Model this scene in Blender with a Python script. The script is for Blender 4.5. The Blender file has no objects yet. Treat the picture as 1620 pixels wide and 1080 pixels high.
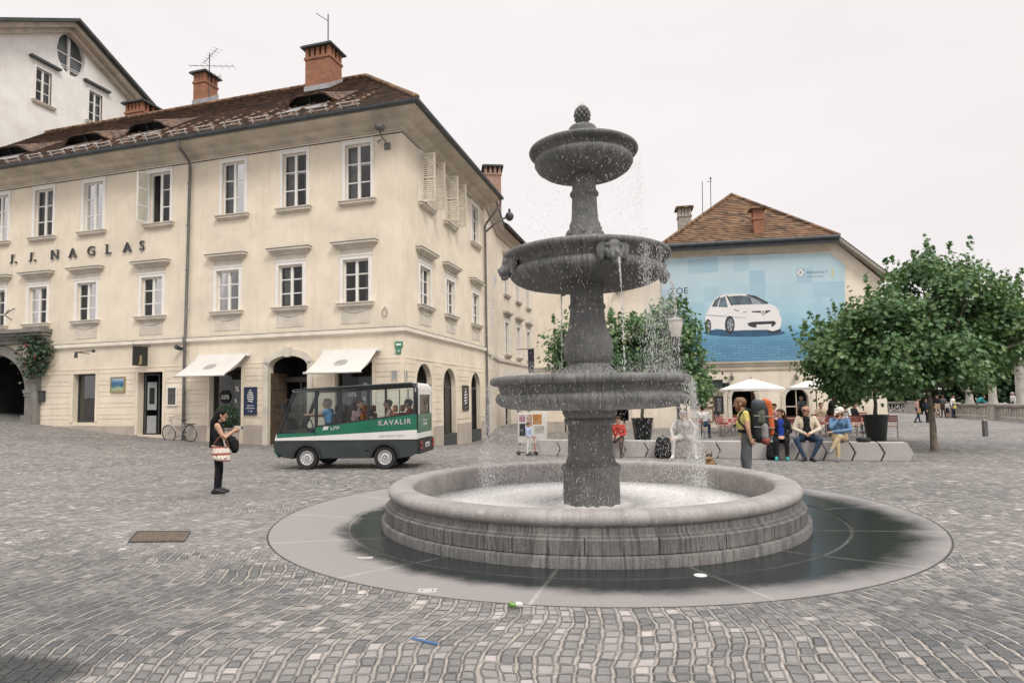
import bpy, bmesh, math, random
import numpy as np
from mathutils import Matrix, Vector, noise as mnoise
PI = math.pi
R = math.radians
rnd = random.Random(7)
SC = bpy.context.scene
COL = SC.collection

# ------------------------------------------------------------------ camera
F_, T_, RO_, YP_, H_ = 1000.0, .066, .0171, 566.78, 1.65
_f = Vector((0, math.cos(T_), math.sin(T_)))
_u0 = Vector((0, -math.sin(T_), math.cos(T_)))
_x0 = Vector((1, 0, 0))
AX = _x0 * math.cos(RO_) - _u0 * math.sin(RO_)
AU = _x0 * math.sin(RO_) + _u0 * math.cos(RO_)
EYE = Vector((0, 0, H_))
cd = bpy.data.cameras.new('camera')
cam = bpy.data.objects.new('camera', cd)
COL.objects.link(cam)
mm = Matrix((AX, AU, -_f)).transposed().to_4x4()
mm.translation = EYE
cam.matrix_world = mm
cd.sensor_width = 36
cd.lens = 36 * F_ / 1620
cd.shift_y = (YP_ - 540) / 1620
cd.clip_end = 1500
cd.clip_start = .05
SC.camera = cam


def ray(px, py):
    return _f + AX * ((px - 810) / F_) + AU * ((YP_ - py) / F_)


def plane(px, py, o, n):
    r = ray(px, py)
    o = Vector(o); n = Vector(n)
    return EYE + r * ((o - EYE).dot(n) / r.dot(n))


def gnd(px, py, z=0.):
    return plane(px, py, (0, 0, z), (0, 0, 1))


def dep(px, py, Y):
    r = ray(px, py)
    return EYE + r * (Y / r.y)


# ------------------------------------------------------------------ world, sun
w = bpy.data.worlds.new('World')
SC.world = w
w.use_nodes = True
nt = w.node_tree
nt.nodes.clear()
SUN_EL, SUN_AZ = R(46), R(150)
sky = nt.nodes.new('ShaderNodeTexSky')
sky.sky_type = 'NISHITA'
sky.sun_disc = False
sky.sun_elevation = SUN_EL
sky.sun_rotation = SUN_AZ
sky.air_density = 1.0
sky.dust_density = 3.0
# overcast: cloud cover hides nearly all of the blue, brighter overhead than at the horizon
tc = nt.nodes.new('ShaderNodeTexCoord')
sep = nt.nodes.new('ShaderNodeSeparateXYZ')
nt.links.new(tc.outputs['Generated'], sep.inputs[0])
rmp = nt.nodes.new('ShaderNodeValToRGB')
e = rmp.color_ramp.elements
e[0].position = 0.0; e[0].color = (8.8, 8.32, 8.22, 1)
e[1].position = 1.0; e[1].color = (31., 29.7, 28.8, 1)
a = e.new(.58); a.color = (9.1, 8.62, 8.5, 1)
a = e.new(.80); a.color = (17.5, 16.7, 16.4, 1)
nt.links.new(sep.outputs['Z'], rmp.inputs[0])
nz = nt.nodes.new('ShaderNodeTexNoise')
nz.inputs['Scale'].default_value = 2.2
nz.inputs['Detail'].default_value = 6
mp = nt.nodes.new('ShaderNodeMapping')
mp.inputs['Scale'].default_value = (1, 1, 3)
nt.links.new(tc.outputs['Generated'], mp.inputs[0])
nt.links.new(mp.outputs[0], nz.inputs['Vector'])
mr = nt.nodes.new('ShaderNodeMapRange')
mr.inputs['From Min'].default_value = .3
mr.inputs['From Max'].default_value = .7
mr.inputs['To Min'].default_value = .955
mr.inputs['To Max'].default_value = 1.03
nt.links.new(nz.outputs['Fac'], mr.inputs[0])
mul = nt.nodes.new('ShaderNodeVectorMath'); mul.operation = 'SCALE'
nt.links.new(rmp.outputs[0], mul.inputs[0]); nt.links.new(mr.outputs[0], mul.inputs['Scale'])
mix = nt.nodes.new('ShaderNodeMix'); mix.data_type = 'RGBA'
mix.inputs['Factor'].default_value = .93
nt.links.new(sky.outputs[0], mix.inputs['A']); nt.links.new(mul.outputs[0], mix.inputs['B'])
bg = nt.nodes.new('ShaderNodeBackground')
bg.inputs['Strength'].default_value = .1
nt.links.new(mix.outputs['Result'], bg.inputs['Color'])
wo = nt.nodes.new('ShaderNodeOutputWorld')
nt.links.new(bg.outputs[0], wo.inputs[0])

sl = bpy.data.lights.new('sun', 'SUN')
sl.energy = 1.5
sl.angle = R(16)
sl.color = (1, .95, .87)
so = bpy.data.objects.new('sun', sl)
COL.objects.link(so)
# sun_rotation is measured from +Y clockwise seen from above
sd = Vector((math.sin(SUN_AZ) * math.cos(SUN_EL), math.cos(SUN_AZ) * math.cos(SUN_EL), math.sin(SUN_EL)))
so.rotation_euler = sd.to_track_quat('Z', 'Y').to_euler()
so.location = (0, -20, 40)
SC.view_settings.view_transform = 'Standard'
SC.view_settings.look = 'None'
SC.view_settings.exposure = .16
SC.view_settings.gamma = 1
SC.cycles.max_bounces = 6
SC.cycles.diffuse_bounces = 3
SC.cycles.glossy_bounces = 2
SC.cycles.transmission_bounces = 4
SC.cycles.transparent_max_bounces = 8


# ------------------------------------------------------------------ materials
class NT:
    """small helper for node trees; sockets or plain values both work as inputs"""
    def __init__(s, name):
        s.m = bpy.data.materials.new(name)
        s.m.use_nodes = True
        s.t = s.m.node_tree
        s.t.nodes.clear()
        s.out = s.t.nodes.new('ShaderNodeOutputMaterial')

    def put(s, sock, v):
        if v is None:
            return
        if hasattr(v, 'is_output'):
            s.t.links.new(v, sock)
        else:
            if sock.type == 'RGBA' and len(v) == 3:
                v = (*v, 1)
            sock.default_value = v

    def n(s, typ, out=0, props=None, **ins):
        nd = s.t.nodes.new('ShaderNode' + typ)
        for k, v in (props or {}).items():
            setattr(nd, k, v)
        for k, v in ins.items():
            k = k.replace('_', ' ')
            s.put(nd.inputs[int(k[1:])] if k[0] == 'i' and k[1:].isdigit() else nd.inputs[k], v)
        return nd.outputs[out]

    def math(s, op, a, b=None, c=None):
        nd = s.t.nodes.new('ShaderNodeMath'); nd.operation = op
        s.put(nd.inputs[0], a); s.put(nd.inputs[1], b); s.put(nd.inputs[2], c)
        return nd.outputs[0]

    def rng(s, v, a, b, c=0., d=1., smooth=False):
        nd = s.t.nodes.new('ShaderNodeMapRange')
        if smooth: nd.interpolation_type = 'SMOOTHSTEP'
        for i, x in enumerate((v, a, b, c, d)): s.put(nd.inputs[i], x)
        return nd.outputs[0]

    def mix(s, f, a, b, blend='MIX'):
        nd = s.t.nodes.new('ShaderNodeMix'); nd.data_type = 'RGBA'; nd.blend_type = blend
        s.put(nd.inputs['Factor'], f); s.put(nd.inputs['A'], a); s.put(nd.inputs['B'], b)
        return nd.outputs['Result']

    def noise(s, vec, scale, detail=4, rough=.55, out='Fac'):
        nd = s.t.nodes.new('ShaderNodeTexNoise')
        s.put(nd.inputs['Vector'], vec)
        nd.inputs['Scale'].default_value = scale
        nd.inputs['Detail'].default_value = detail
        nd.inputs['Roughness'].default_value = rough
        return nd.outputs[out]

    def obj(s):
        return s.n('TexCoord', 3)

    def pos(s):
        return s.n('NewGeometry', 0)

    def xyz(s, v):
        nd = s.t.nodes.new('ShaderNodeSeparateXYZ'); s.put(nd.inputs[0], v)
        return nd.outputs

    def vec(s, x, y, z):
        nd = s.t.nodes.new('ShaderNodeCombineXYZ')
        for i, v in enumerate((x, y, z)): s.put(nd.inputs[i], v)
        return nd.outputs[0]

    def scl(s, v, xyz):
        nd = s.t.nodes.new('ShaderNodeMapping'); s.put(nd.inputs[0], v); nd.inputs['Scale'].default_value = xyz
        return nd.outputs[0]

    def bump(s, h, strength=.5, dist=.02):
        nd = s.t.nodes.new('ShaderNodeBump')
        s.put(nd.inputs['Strength'], strength); nd.inputs['Distance'].default_value = dist
        s.put(nd.inputs['Height'], h)
        return nd.outputs[0]

    def bsdf(s, **ins):
        nd = s.t.nodes.new('ShaderNodeBsdfPrincipled')
        for k, v in ins.items():
            s.put(nd.inputs[k.replace('_', ' ')], v)
        s.t.links.new(nd.outputs[0], s.out.inputs[0])
        return s.m


MATS = {}


def c3(h):
    """sRGB hex -> linear"""
    v = [int(h[i:i + 2], 16) / 255 for i in (0, 2, 4)]
    return tuple(x / 12.92 if x <= .04045 else ((x + .055) / 1.055) ** 2.4 for x in v)


def mat(name, col, rough=.8, var=.12, scale=2.5, bump=0., bscale=60, metal=0., fine=.0, world=True, spec=None, coat=0.):
    """plain surface with uneven colour: broad blotches, fine speckle, slight bump"""
    if name in MATS: return MATS[name]
    if isinstance(col, str): col = c3(col)
    n = NT(name)
    p = n.pos() if world else n.obj()
    f = n.rng(n.noise(p, scale, 5), .3, .7)
    if fine:
        f = n.math('ADD', n.math('MULTIPLY', f, 1 - fine), n.math('MULTIPLY', n.rng(n.noise(p, bscale, 3), .3, .7), fine))
    c = n.mix(f, tuple(x * (1 - var) for x in col), tuple(min(1, x * (1 + var)) for x in col))
    kw = dict(Base_Color=c, Roughness=rough, Metallic=metal)
    if spec is not None: kw['Specular_IOR_Level'] = spec
    if coat: kw['Coat_Weight'] = coat
    if bump:
        kw['Normal'] = n.bump(n.noise(p, bscale, 4), bump, .01)
    MATS[name] = n.bsdf(**kw)
    return MATS[name]


# ------------------------------------------------------------------ mesh helpers
class MB:
    """collects shapes (given in the coordinates of matrix M) and links them as ONE mesh object"""
    def __init__(s, M=None):
        s.v = []; s.f = []; s.mi = []; s.M = M; s.cur = 0; s.sm = []; s.smooth = False

    def add(s, vs, fs, M=None):
        o = len(s.v)
        M = M if M is not None else s.M
        for p in vs:
            p = Vector(p)
            s.v.append(M @ p if M is not None else p)
        for f in fs:
            s.f.append([i + o for i in f]); s.mi.append(s.cur); s.sm.append(s.smooth)
        return s

    def quad(s, *p, M=None):
        return s.add(p, [list(range(len(p)))], M)

    def box(s, x0, x1, y0, y1, z0, z1, M=None):
        v = [(x, y, z) for x in (x0, x1) for y in (y0, y1) for z in (z0, z1)]
        return s.add(v, [(0, 1, 3, 2), (4, 6, 7, 5), (0, 4, 5, 1), (2, 3, 7, 6), (0, 2, 6, 4), (1, 5, 7, 3)], M)

    def prism(s, pts, a, b, axis='y', M=None):
        """polygon in the two other axes, extruded along axis from a to b"""
        n = len(pts)
        def P(p, t):
            return {'y': (p[0], t, p[1]), 'x': (t, p[0], p[1]), 'z': (p[0], p[1], t)}[axis]
        v = [P(p, a) for p in pts] + [P(p, b) for p in pts]
        f = [list(range(n)), list(range(n, 2 * n))] + [[i, (i + 1) % n, n + (i + 1) % n, n + i] for i in range(n)]
        return s.add(v, f, M)

    def tube(s, pts, r, n=8, cap=True, M=None):
        pts = [Vector(p) for p in pts]
        rs = r if isinstance(r, (list, tuple)) else [r] * len(pts)
        vs = []; up = Vector((.13, .27, .95)).normalized()
        prev = None
        for i, p in enumerate(pts):
            d = (pts[min(i + 1, len(pts) - 1)] - pts[max(i - 1, 0)])
            d = d.normalized() if d.length > 1e-9 else Vector((0, 0, 1))
            if prev is None:
                x = d.cross(up if abs(d.dot(up)) < .95 else Vector((1, 0, 0))).normalized()
            else:
                x = (prev - d * prev.dot(d)).normalized()
            prev = x
            y = d.cross(x)
            for k in range(n):
                a = 2 * PI * k / n
                vs.append(p + (x * math.cos(a) + y * math.sin(a)) * rs[i])
        fs = []
        for i in range(len(pts) - 1):
            for k in range(n):
                fs.append((i * n + k, i * n + (k + 1) % n, (i + 1) * n + (k + 1) % n, (i + 1) * n + k))
        if cap:
            fs.append(list(range(n))[::-1]); fs.append([(len(pts) - 1) * n + k for k in range(n)])
        return s.add(vs, fs, M)

    def lathe(s, prof, n=48, c=(0, 0, 0), a0=0., a1=2 * PI, M=None, flute=None):
        full = abs(a1 - a0 - 2 * PI) < 1e-6
        m = n if full else n + 1
        vs = []
        for r, z in prof:
            for k in range(m):
                a = a0 + (a1 - a0) * k / n
                vs.append((c[0] + r * math.cos(a), c[1] + r * math.sin(a), c[2] + z))
        fs = []
        for i in range(len(prof) - 1):
            for k in range(n):
                fs.append((i * m + k, i * m + (k + 1) % m, (i + 1) * m + (k + 1) % m, (i + 1) * m + k))
        return s.add(vs, fs, M)

    def ell(s, c, r, n=10, m=7, M=None, Q=None):
        c = Vector(c)
        if not isinstance(r, (list, tuple)): r = (r, r, r)
        vs = []; fs = []
        for i in range(m + 1):
            t = PI * i / m
            for k in range(n):
                a = 2 * PI * k / n
                d = Vector((r[0] * math.sin(t) * math.cos(a), r[1] * math.sin(t) * math.sin(a), r[2] * math.cos(t)))
                vs.append(c + (Q @ d if Q is not None else d))
        for i in range(m):
            for k in range(n):
                fs.append((i * n + k, i * n + (k + 1) % n, (i + 1) * n + (k + 1) % n, (i + 1) * n + k))
        return s.add(vs, fs, M)

    def build(s, name, mats, parent=None, smooth=False, fix=True, world=True, bevel=0., weld=True, auto=None):
        me = bpy.data.meshes.new(name)
        vs = s.v
        if parent is not None and world:
            inv = chain(parent).inverted()
            vs = [inv @ p for p in vs]
        me.from_pydata([tuple(p) for p in vs], [], s.f)
        if not isinstance(mats, (list, tuple)): mats = [mats]
        for m in mats: me.materials.append(m)
        if len(mats) > 1:
            me.polygons.foreach_set('material_index', s.mi)
        if weld or fix:
            bm = bmesh.new(); bm.from_mesh(me)
            if weld: bmesh.ops.remove_doubles(bm, verts=bm.verts, dist=1e-5)
            if fix: bmesh.ops.recalc_face_normals(bm, faces=bm.faces)
            if bevel:
                ed = [e for e in bm.edges if len(e.link_faces) == 2 and e.calc_face_angle(0) > .5]
                bmesh.ops.bevel(bm, geom=ed, offset=bevel, segments=2, affect='EDGES', clamp_overlap=True)
            bm.to_mesh(me); bm.free()
        if smooth:
            me.polygons.foreach_set('use_smooth', [True] * len(me.polygons))
            if auto: me.set_sharp_from_angle(angle=R(auto))
        o = bpy.data.objects.new(name, me)
        COL.objects.link(o)
        if parent is not None: o.parent = parent
        return o


def chain(o):
    m = o.matrix_basis.copy()
    while o.parent is not None:
        o = o.parent
        m = o.matrix_basis @ m
    return m


def tag(o, label=None, cat=None, group=None, kind=None):
    if label: o['label'] = label
    if cat: o['category'] = cat
    if group: o['group'] = group
    if kind: o['kind'] = kind
    return o


def thing(name, loc, label, cat, group=None, rz=0., sc=1.):
    o = bpy.data.objects.new(name, None)
    COL.objects.link(o)
    o.empty_display_size = .2
    o.location = loc
    o.rotation_euler = (0, 0, rz)
    o.scale = (sc, sc, sc)
    return tag(o, label, cat, group)


def copy_tree(o, parent=None):
    c = o.copy()
    COL.objects.link(c)
    c.parent = parent
    for ch in list(o.children):
        copy_tree(ch, c)
    return c


def text_mesh(body, size, depth=0., spacing=1., align='LEFT', shear=0.):
    """letters as mesh verts/faces lying in the xz plane, facing -y"""
    cu = bpy.data.curves.new('lettering', 'FONT')
    cu.body = body; cu.size = size; cu.extrude = depth; cu.space_character = spacing
    cu.align_x = align; cu.shear = shear
    cu.resolution_u = 3
    o = bpy.data.objects.new('lettering', cu)
    COL.objects.link(o)
    dg = bpy.context.evaluated_depsgraph_get()
    me = bpy.data.meshes.new_from_object(o.evaluated_get(dg))
    vs = [(v.co.x, -v.co.z, v.co.y) for v in me.vertices]
    fs = [list(p.vertices) for p in me.polygons]
    bpy.data.objects.remove(o); bpy.data.curves.remove(cu); bpy.data.meshes.remove(me)
    return vs, fs


def frame3(o, x, y, z):
    m = Matrix((x, y, z)).transposed().to_4x4()
    m.translation = Vector(o)
    return m


def smst(a, b, x):
    t = max(0., min(1., (x - a) / (b - a)))
    return t * t * (3 - 2 * t)
# ------------------------------------------------------------------ ground
FB = Vector((1.13, 9.80, 0))       # centre of the basin
FC = Vector((1.185, 9.80, 0))      # axis of the column and bowls


def gz(x, y):
    """height of the square's paving"""
    z = 0.
    u = max(0., -x - 7.2)
    z += min(.0098 * u ** 1.72, 2.2) * smst(9, 22, y)
    d = math.hypot(x + 1.2, y - 31)
    z -= .38 * max(0., 1 - (d / 9) ** 2) ** 2
    # the river channel behind the balustrades
    if y > 20 and x > 20:
        d = max(x - (30.9 + (y - 42.5) * .2), (y - 59.5) * .8) if y > 47.5 else x - (30.9 + (y - 42.5) * .2)
        z -= 4. * (smst(0, 1.2, d) - .75 * smst(13, 16, d))
    r = math.hypot(x - FB.x, y - FB.y)
    z -= .035 * (1 - smst(4.6, 8, r))
    return z


def cobble():
    n = NT('cobblestone')
    p = n.pos()
    x, y, z = n.xyz(p)
    wv = n.noise(p, .55, 2, .5, 'Color')
    wx, wy, wz = n.xyz(wv)
    x1 = n.math('ADD', x, n.math('MULTIPLY', n.math('SUBTRACT', wx, .5), .36))
    y1 = n.math('ADD', y, n.math('MULTIPLY', n.math('SUBTRACT', wy, .5), .36))
    w2 = n.noise(p, 5., 2, .5, 'Color')
    a, b, c = n.xyz(w2)
    x1 = n.math('ADD', x1, n.math('MULTIPLY', n.math('SUBTRACT', a, .5), .05))
    y1 = n.math('ADD', y1, n.math('MULTIPLY', n.math('SUBTRACT', b, .5), .045))
    # segmental arcs: courses bend to and fro
    ph = n.math('MULTIPLY', n.math('ADD', y1, n.math('MULTIPLY', x1, .28)), 2 * PI / 3.1)
    r = n.math('ADD', x1, n.math('MULTIPLY', n.math('SINE', ph), .14))
    rr = n.math('DIVIDE', r, .114)
    row = n.math('FLOOR', rr)
    fr = n.math('SUBTRACT', rr, row)
    wn = n.n('TexWhiteNoise', 0, {'noise_dimensions': '1D'}, W=row)
    ln = n.math('ADD', .104, n.math('MULTIPLY', wn, .04))
    tt = n.math('ADD', n.math('DIVIDE', y1, ln), n.math('MULTIPLY', wn, 9.7))
    colm = n.math('FLOOR', tt)
    fc = n.math('SUBTRACT', tt, colm)
    cell = n.vec(row, colm, 0.)
    w3 = n.n('TexWhiteNoise', 1, {'noise_dimensions': '2D'}, Vector=cell)
    k1, k2, k3 = n.xyz(w3)
    # distance to the stone's edge
    fr = n.math('ADD', fr, n.math('MULTIPLY', n.math('SUBTRACT', k2, .5), .13))
    fc = n.math('ADD', fc, n.math('MULTIPLY', n.math('SUBTRACT', k3, .5), .16))
    ex = n.math('SUBTRACT', .5, n.math('ABSOLUTE', n.math('SUBTRACT', fr, .5)))
    ey = n.math('SUBTRACT', .5, n.math('ABSOLUTE', n.math('SUBTRACT', fc, .5)))
    ed = n.math('SMOOTH_MIN', n.math('MULTIPLY', ex, .92), n.math('MULTIPLY', ey, 1.45), .12)
    jit = n.math('MULTIPLY', n.math('SUBTRACT', n.noise(p, 45, 4), .5), .13)
    ed = n.math('ADD', ed, jit)
    joint = n.math('MULTIPLY', n.rng(ed, .060, .110, 1., 0., True), n.rng(n.noise(p, 2.3, 4), .30, .58, .25, 1.))
    # stone colours
    ramp = n.t.nodes.new('ShaderNodeValToRGB')
    el = ramp.color_ramp.elements
    el[0].position = 0; el[0].color = (.045, .052, .058, 1)
    el[1].position = 1; el[1].color = (.54, .49, .46, 1)
    for ps, cc in ((.15, (.055, .062, .066)), (.45, (.130, .131, .130)), (.84, (.225, .216, .21)), (.955, (.34, .315, .30))):
        q = el.new(ps); q.color = (*cc, 1)
    n.t.links.new(k1, ramp.inputs[0])
    big = n.rng(n.noise(p, .33, 4, .6), .34, .66)
    base = n.mix(n.math('MULTIPLY', n.rng(n.noise(p, 55, 4, .7), .25, .75), .34), ramp.outputs[0], (.32, .30, .288))
    base = n.mix(n.math('MULTIPLY', big, .55), base, n.mix(.55, base, (.40, .372, .355)))
    dk = n.rng(n.noise(p, .21, 3, .55), .48, .68)
    base = n.mix(n.math('MULTIPLY', dk, .5), base, (.075, .082, .088))
    for cx, cy, rr_, am in ((-4.6, 5.2, 3.6, .75), (5.0, 4.4, 3.2, .72)):  # darker setts at the front corners, plus a vignette painted into their colour
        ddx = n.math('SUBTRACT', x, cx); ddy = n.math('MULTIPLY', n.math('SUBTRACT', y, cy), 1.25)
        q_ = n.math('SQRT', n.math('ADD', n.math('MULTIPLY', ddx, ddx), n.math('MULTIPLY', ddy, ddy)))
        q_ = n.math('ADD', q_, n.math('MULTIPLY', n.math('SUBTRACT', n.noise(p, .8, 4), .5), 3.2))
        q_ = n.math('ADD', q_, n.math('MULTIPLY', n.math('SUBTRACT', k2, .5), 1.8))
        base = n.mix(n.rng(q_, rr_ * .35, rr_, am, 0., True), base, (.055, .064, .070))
    # dust and sand pressed into the surface
    dust = n.rng(n.noise(p, 1.6, 5, .65), .45, .72)
    base = n.mix(n.math('MULTIPLY', dust, .28), base, (.42, .385, .36))
    # joints: pale sand along the courses, dark gaps across them
    jd = n.rng(n.math('SUBTRACT', ex, ey), -.04, .10)
    jc = n.mix(n.rng(n.noise(p, 9, 3), .35, .65), n.mix(jd, (.40, .36, .32), (.050, .060, .058)), (.25, .23, .205))
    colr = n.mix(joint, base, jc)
    # near-black patch with a soft uneven edge, front corner
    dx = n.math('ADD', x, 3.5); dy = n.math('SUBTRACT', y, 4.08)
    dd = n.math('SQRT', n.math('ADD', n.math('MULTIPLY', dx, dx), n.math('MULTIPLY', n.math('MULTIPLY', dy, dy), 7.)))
    dark_spot = n.rng(n.math('ADD', dd, n.math('MULTIPLY', n.noise(p, 4, 3), .35)), .80, 1.08, .93, 0., True)
    colr = n.mix(dark_spot, colr, (.022, .026, .028))
    # drain line of long setts (faint brown bands across the square)
    hgt = n.rng(ed, .04, .20, 0., 1., True)
    hgt = n.math('ADD', n.math('MULTIPLY', hgt, n.math('ADD', .75, n.math('MULTIPLY', k2, .5))), n.math('MULTIPLY', n.noise(p, 60, 4), .30))
    nb = n.bump(hgt, 1., .034)
    rough = n.math('ADD', .48, n.math('MULTIPLY', k3, .28))
    return n.bsdf(Base_Color=colr, Roughness=rough, Normal=nb, Specular_IOR_Level=.6)


g = MB()
rs = [4.585, 4.75, 5, 5.4, 6, 6.8, 7.8, 9, 10.5, 12, 14, 16, 18, 20, 22, 24, 26, 28, 30, 32, 33.5, 35, 36.5, 38, 39.5, 41, 42.5, 44, 45.5, 47, 48.5, 50, 52, 54, 56, 58, 60, 62, 64, 67, 70, 75, 82, 90, 140, 250, 500]
N = 280
vs = []; fs = []
for i, r in enumerate(rs):
    for k in range(N):
        a = 2 * PI * k / N
        x = FB.x + r * math.cos(a); y = FB.y + r * math.sin(a)
        vs.append((x, y, gz(x, y)))
for i in range(len(rs) - 1):
    for k in range(N):
        fs.append((i * N + k, i * N + (k + 1) % N, (i + 1) * N + (k + 1) % N, (i + 1) * N + k))
g.add(vs, fs)
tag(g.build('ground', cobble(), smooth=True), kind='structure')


rv = MB(); rv.quad((26, 20, -3.4), (120, 20, -3.4), (120, 140, -3.4), (26, 140, -3.4))
tag(rv.build('river', mat('river_water', (.035, .05, .04), .12, .3, .6, .5, 2.), fix=False), kind='structure')


def wet_paving():
    n = NT('wet_granite')
    p = n.pos()
    q = n.n('VectorMath', 0, {'operation': 'SUBTRACT'}, i0=p, i1=tuple(FB))
    x, y, z = n.xyz(q)
    r = n.math('SQRT', n.math('ADD', n.math('MULTIPLY', x, x), n.math('MULTIPLY', y, y)))
    th = n.math('ARCTAN2', y, x)
    fine = n.rng(n.noise(p, 90, 4, .7), .3, .7)
    dry = n.mix(fine, (.175, .168, .164), (.33, .31, .298))
    dry = n.mix(n.math('MULTIPLY', n.rng(n.noise(p, 7, 6, .75), .35, .65), .35), dry, (.22, .215, .212))
    sl_ = n.math('ADD', n.math('FLOOR', n.math('ADD', n.math('MULTIPLY', th, 14 / (2 * PI)), .0)), n.math('MULTIPLY', n.math('GREATER_THAN', r, 3.55), 37.))
    sv_ = n.n('TexWhiteNoise', 0, {'noise_dimensions': '1D'}, W=sl_)
    dry = n.mix(n.math('MULTIPLY', sv_, .45), dry, (.25, .243, .24))
    # how far the splashed water reaches, by direction
    reach = n.math('ADD', 3.84, n.math('MULTIPLY', n.math('COSINE', n.math('ADD', th, .55)), .36))
    reach = n.math('ADD', reach, n.math('MULTIPLY', n.math('SUBTRACT', n.noise(p, 1.5, 6, .65), .5), .6))
    d = n.math('SUBTRACT', r, reach)
    d = n.math('ADD', d, n.math('MULTIPLY', n.math('SUBTRACT', n.noise(p, 26, 3), .5), .12))
    wet = n.rng(d, -.16, n.math('ADD', .32, n.math('MULTIPLY', n.math('COSINE', th), .16)), 1., 0., True)
    wcol = n.mix(fine, (.012, .016, .017), (.024, .030, .031))
    colr = n.mix(wet, dry, wcol)
    # joints between the slabs: radial and one ring
    ja = n.math('MULTIPLY', n.math('ABSOLUTE', n.math('SUBTRACT', n.math('FRACT', n.math('ADD', n.math('MULTIPLY', th, 14 / (2 * PI)), .5)), .5)), n.math('MULTIPLY', r, 2 * PI / 14))
    jl = n.rng(ja, .006, .03, 1., 0.)
    jr = n.rng(n.math('ABSOLUTE', n.math('SUBTRACT', r, 3.55)), .010, .024, 1., 0.)
    j = n.math('MAXIMUM', jl, jr)
    edge = n.rng(r, 4.560, 4.572, 0., 1.)
    jcol = n.mix(wet, (.40, .37, .35), (.10, .105, .10))
    colr = n.mix(n.math('MULTIPLY', j, n.rng(n.noise(p, 6, 3), .3, .6, .25, .9)), colr, jcol)
    colr = n.mix(edge, colr, (.05, .048, .045))
    h = n.math('SUBTRACT', n.math('MULTIPLY', n.noise(p, 70, 3), .5), n.math('MULTIPLY', j, 1.5))
    rough = n.rng(wet, 0, 1, .7, .20)
    nb = n.bump(h, n.rng(wet, 0, 1, .35, .12), .008)
    return n.bsdf(Base_Color=colr, Roughness=rough, Normal=nb, Specular_IOR_Level=n.rng(wet, 0, 1, .35, .16))


g = MB()
g.lathe([(4.59, -.30), (4.59, -.034), (4.2, -.055), (3.9, -.075), (3.575, -.095), (3.56, -.110), (3.54, -.110), (3.525, -.097), (3.3, -.112), (3.05, -.125)], 128, FB)
tag(g.build('paving', wet_paving(), smooth=True, auto=35), kind='structure')


# ------------------------------------------------------------------ fountain
def stone(name, lo, hi, dark, streak=.5, wet=.45, bumpd=.01, fq=26.):
    """weathered limestone: speckle, blotches, run-off streaks"""
    n = NT(name)
    p = n.obj()
    x, y, z = n.xyz(p)
    sp = n.rng(n.noise(p, 75, 4, .75), .28, .72)
    bl = n.rng(n.noise(p, 2.6, 6, .65), .33, .67)
    th = n.math('ARCTAN2', y, x)
    sv = n.vec(n.math('MULTIPLY', n.math('SINE', th), fq), n.math('MULTIPLY', n.math('COSINE', th), fq), n.math('MULTIPLY', z, 1.3))
    st = n.rng(n.noise(sv, 1.6, 4, .65), .45, .66)
    c = n.mix(sp, lo, hi)
    c = n.mix(n.math('MULTIPLY', bl, .55), c, dark)
    c = n.mix(n.math('MULTIPLY', st, streak), c, dark)
    lich = n.rng(n.noise(p, 11, 5, .7), .60, .70)
    c = n.mix(n.math('MULTIPLY', lich, .35), c, tuple(min(1, v * 1.25) for v in hi))
    h = n.math('ADD', n.noise(p, 60, 5, .7), n.math('MULTIPLY', n.noise(sv, 2.2, 3), .5))
    rg = n.rng(n.math('ADD', st, n.math('MULTIPLY', bl, .5)), .2, 1.2, .78, wet)
    return n.bsdf(Base_Color=c, Roughness=rg, Normal=n.bump(h, .6, bumpd), Specular_IOR_Level=.4)


ST_RIM = stone('pale_stone', (.23, .216, .206), (.53, .495, .47), (.16, .155, .15), .40, .6, .016)
ST_WALL = stone('streaked_stone', (.12, .115, .11), (.32, .30, .285), (.05, .054, .053), .95, .5, .018, 62.)
ST_BOWL = stone('wet_stone', (.105, .108, .107), (.375, .366, .355), (.028, .037, .037), .75, .30, .018, 34.)
ST_STEM = stone('mossy_stone', (.095, .10, .099), (.36, .352, .342), (.030, .039, .039), .6, .35, .02)

fo = thing('fountain', FC + Vector((0, 0, -.12)), 'three tiered grey stone fountain with water spilling from its bowls', 'fountain')


def lat(prof, n=96, c=FC):
    m = MB(); m.lathe(prof, n, c); return m


# basin wall with stepped plinth, joints cut into the panels
m = MB()
m.lathe([(3.10, -.3), (3.10, -.018), (3.09, -.004), (3.0, .0)], 128, FB)
m.build('basin_step', ST_WALL, fo, smooth=True, auto=40)
m = MB()
k = 24
for i in range(k):
    a0 = 2 * PI * (i + .5) / k + .006 / 3; a1 = 2 * PI * (i + 1.5) / k - .006 / 3
    ro = 3.045
    prof = [(2.93, .001), (ro - .01, .001), (ro, .010), (ro, .158), (ro - .012, .172), (2.93, .174)]
    m.lathe(prof, 8, FB, a0, a1)
m.lathe([(3.025, -.1), (3.025, .16)], 96, FB)
m.build('basin_panel', ST_WALL, fo, smooth=True, auto=40)
lat([(3.005, .17), (3.005, .19), (2.965, .205), (2.955, .285)], 128, FB).build('basin_frieze', ST_WALL, fo, smooth=True, auto=40)
rim = [(2.98, .27), (3.05, .268)]
for i in range(13):
    a = -PI / 2 + PI * i / 12
    rim.append((3.035 + .095 * math.cos(a), .355 + .085 * math.sin(a)))
rim += [(2.9, .443), (2.78, .437), (2.73, .425), (2.705, .395), (2.70, .34), (2.70, -.2)]
rim = [(r - .125, z) for r, z in rim[:15]] + [(r - .06, z) for r, z in rim[15:]]
lat(rim, 144, FB).build('basin_rim', ST_RIM, fo, smooth=True, auto=50)
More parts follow.
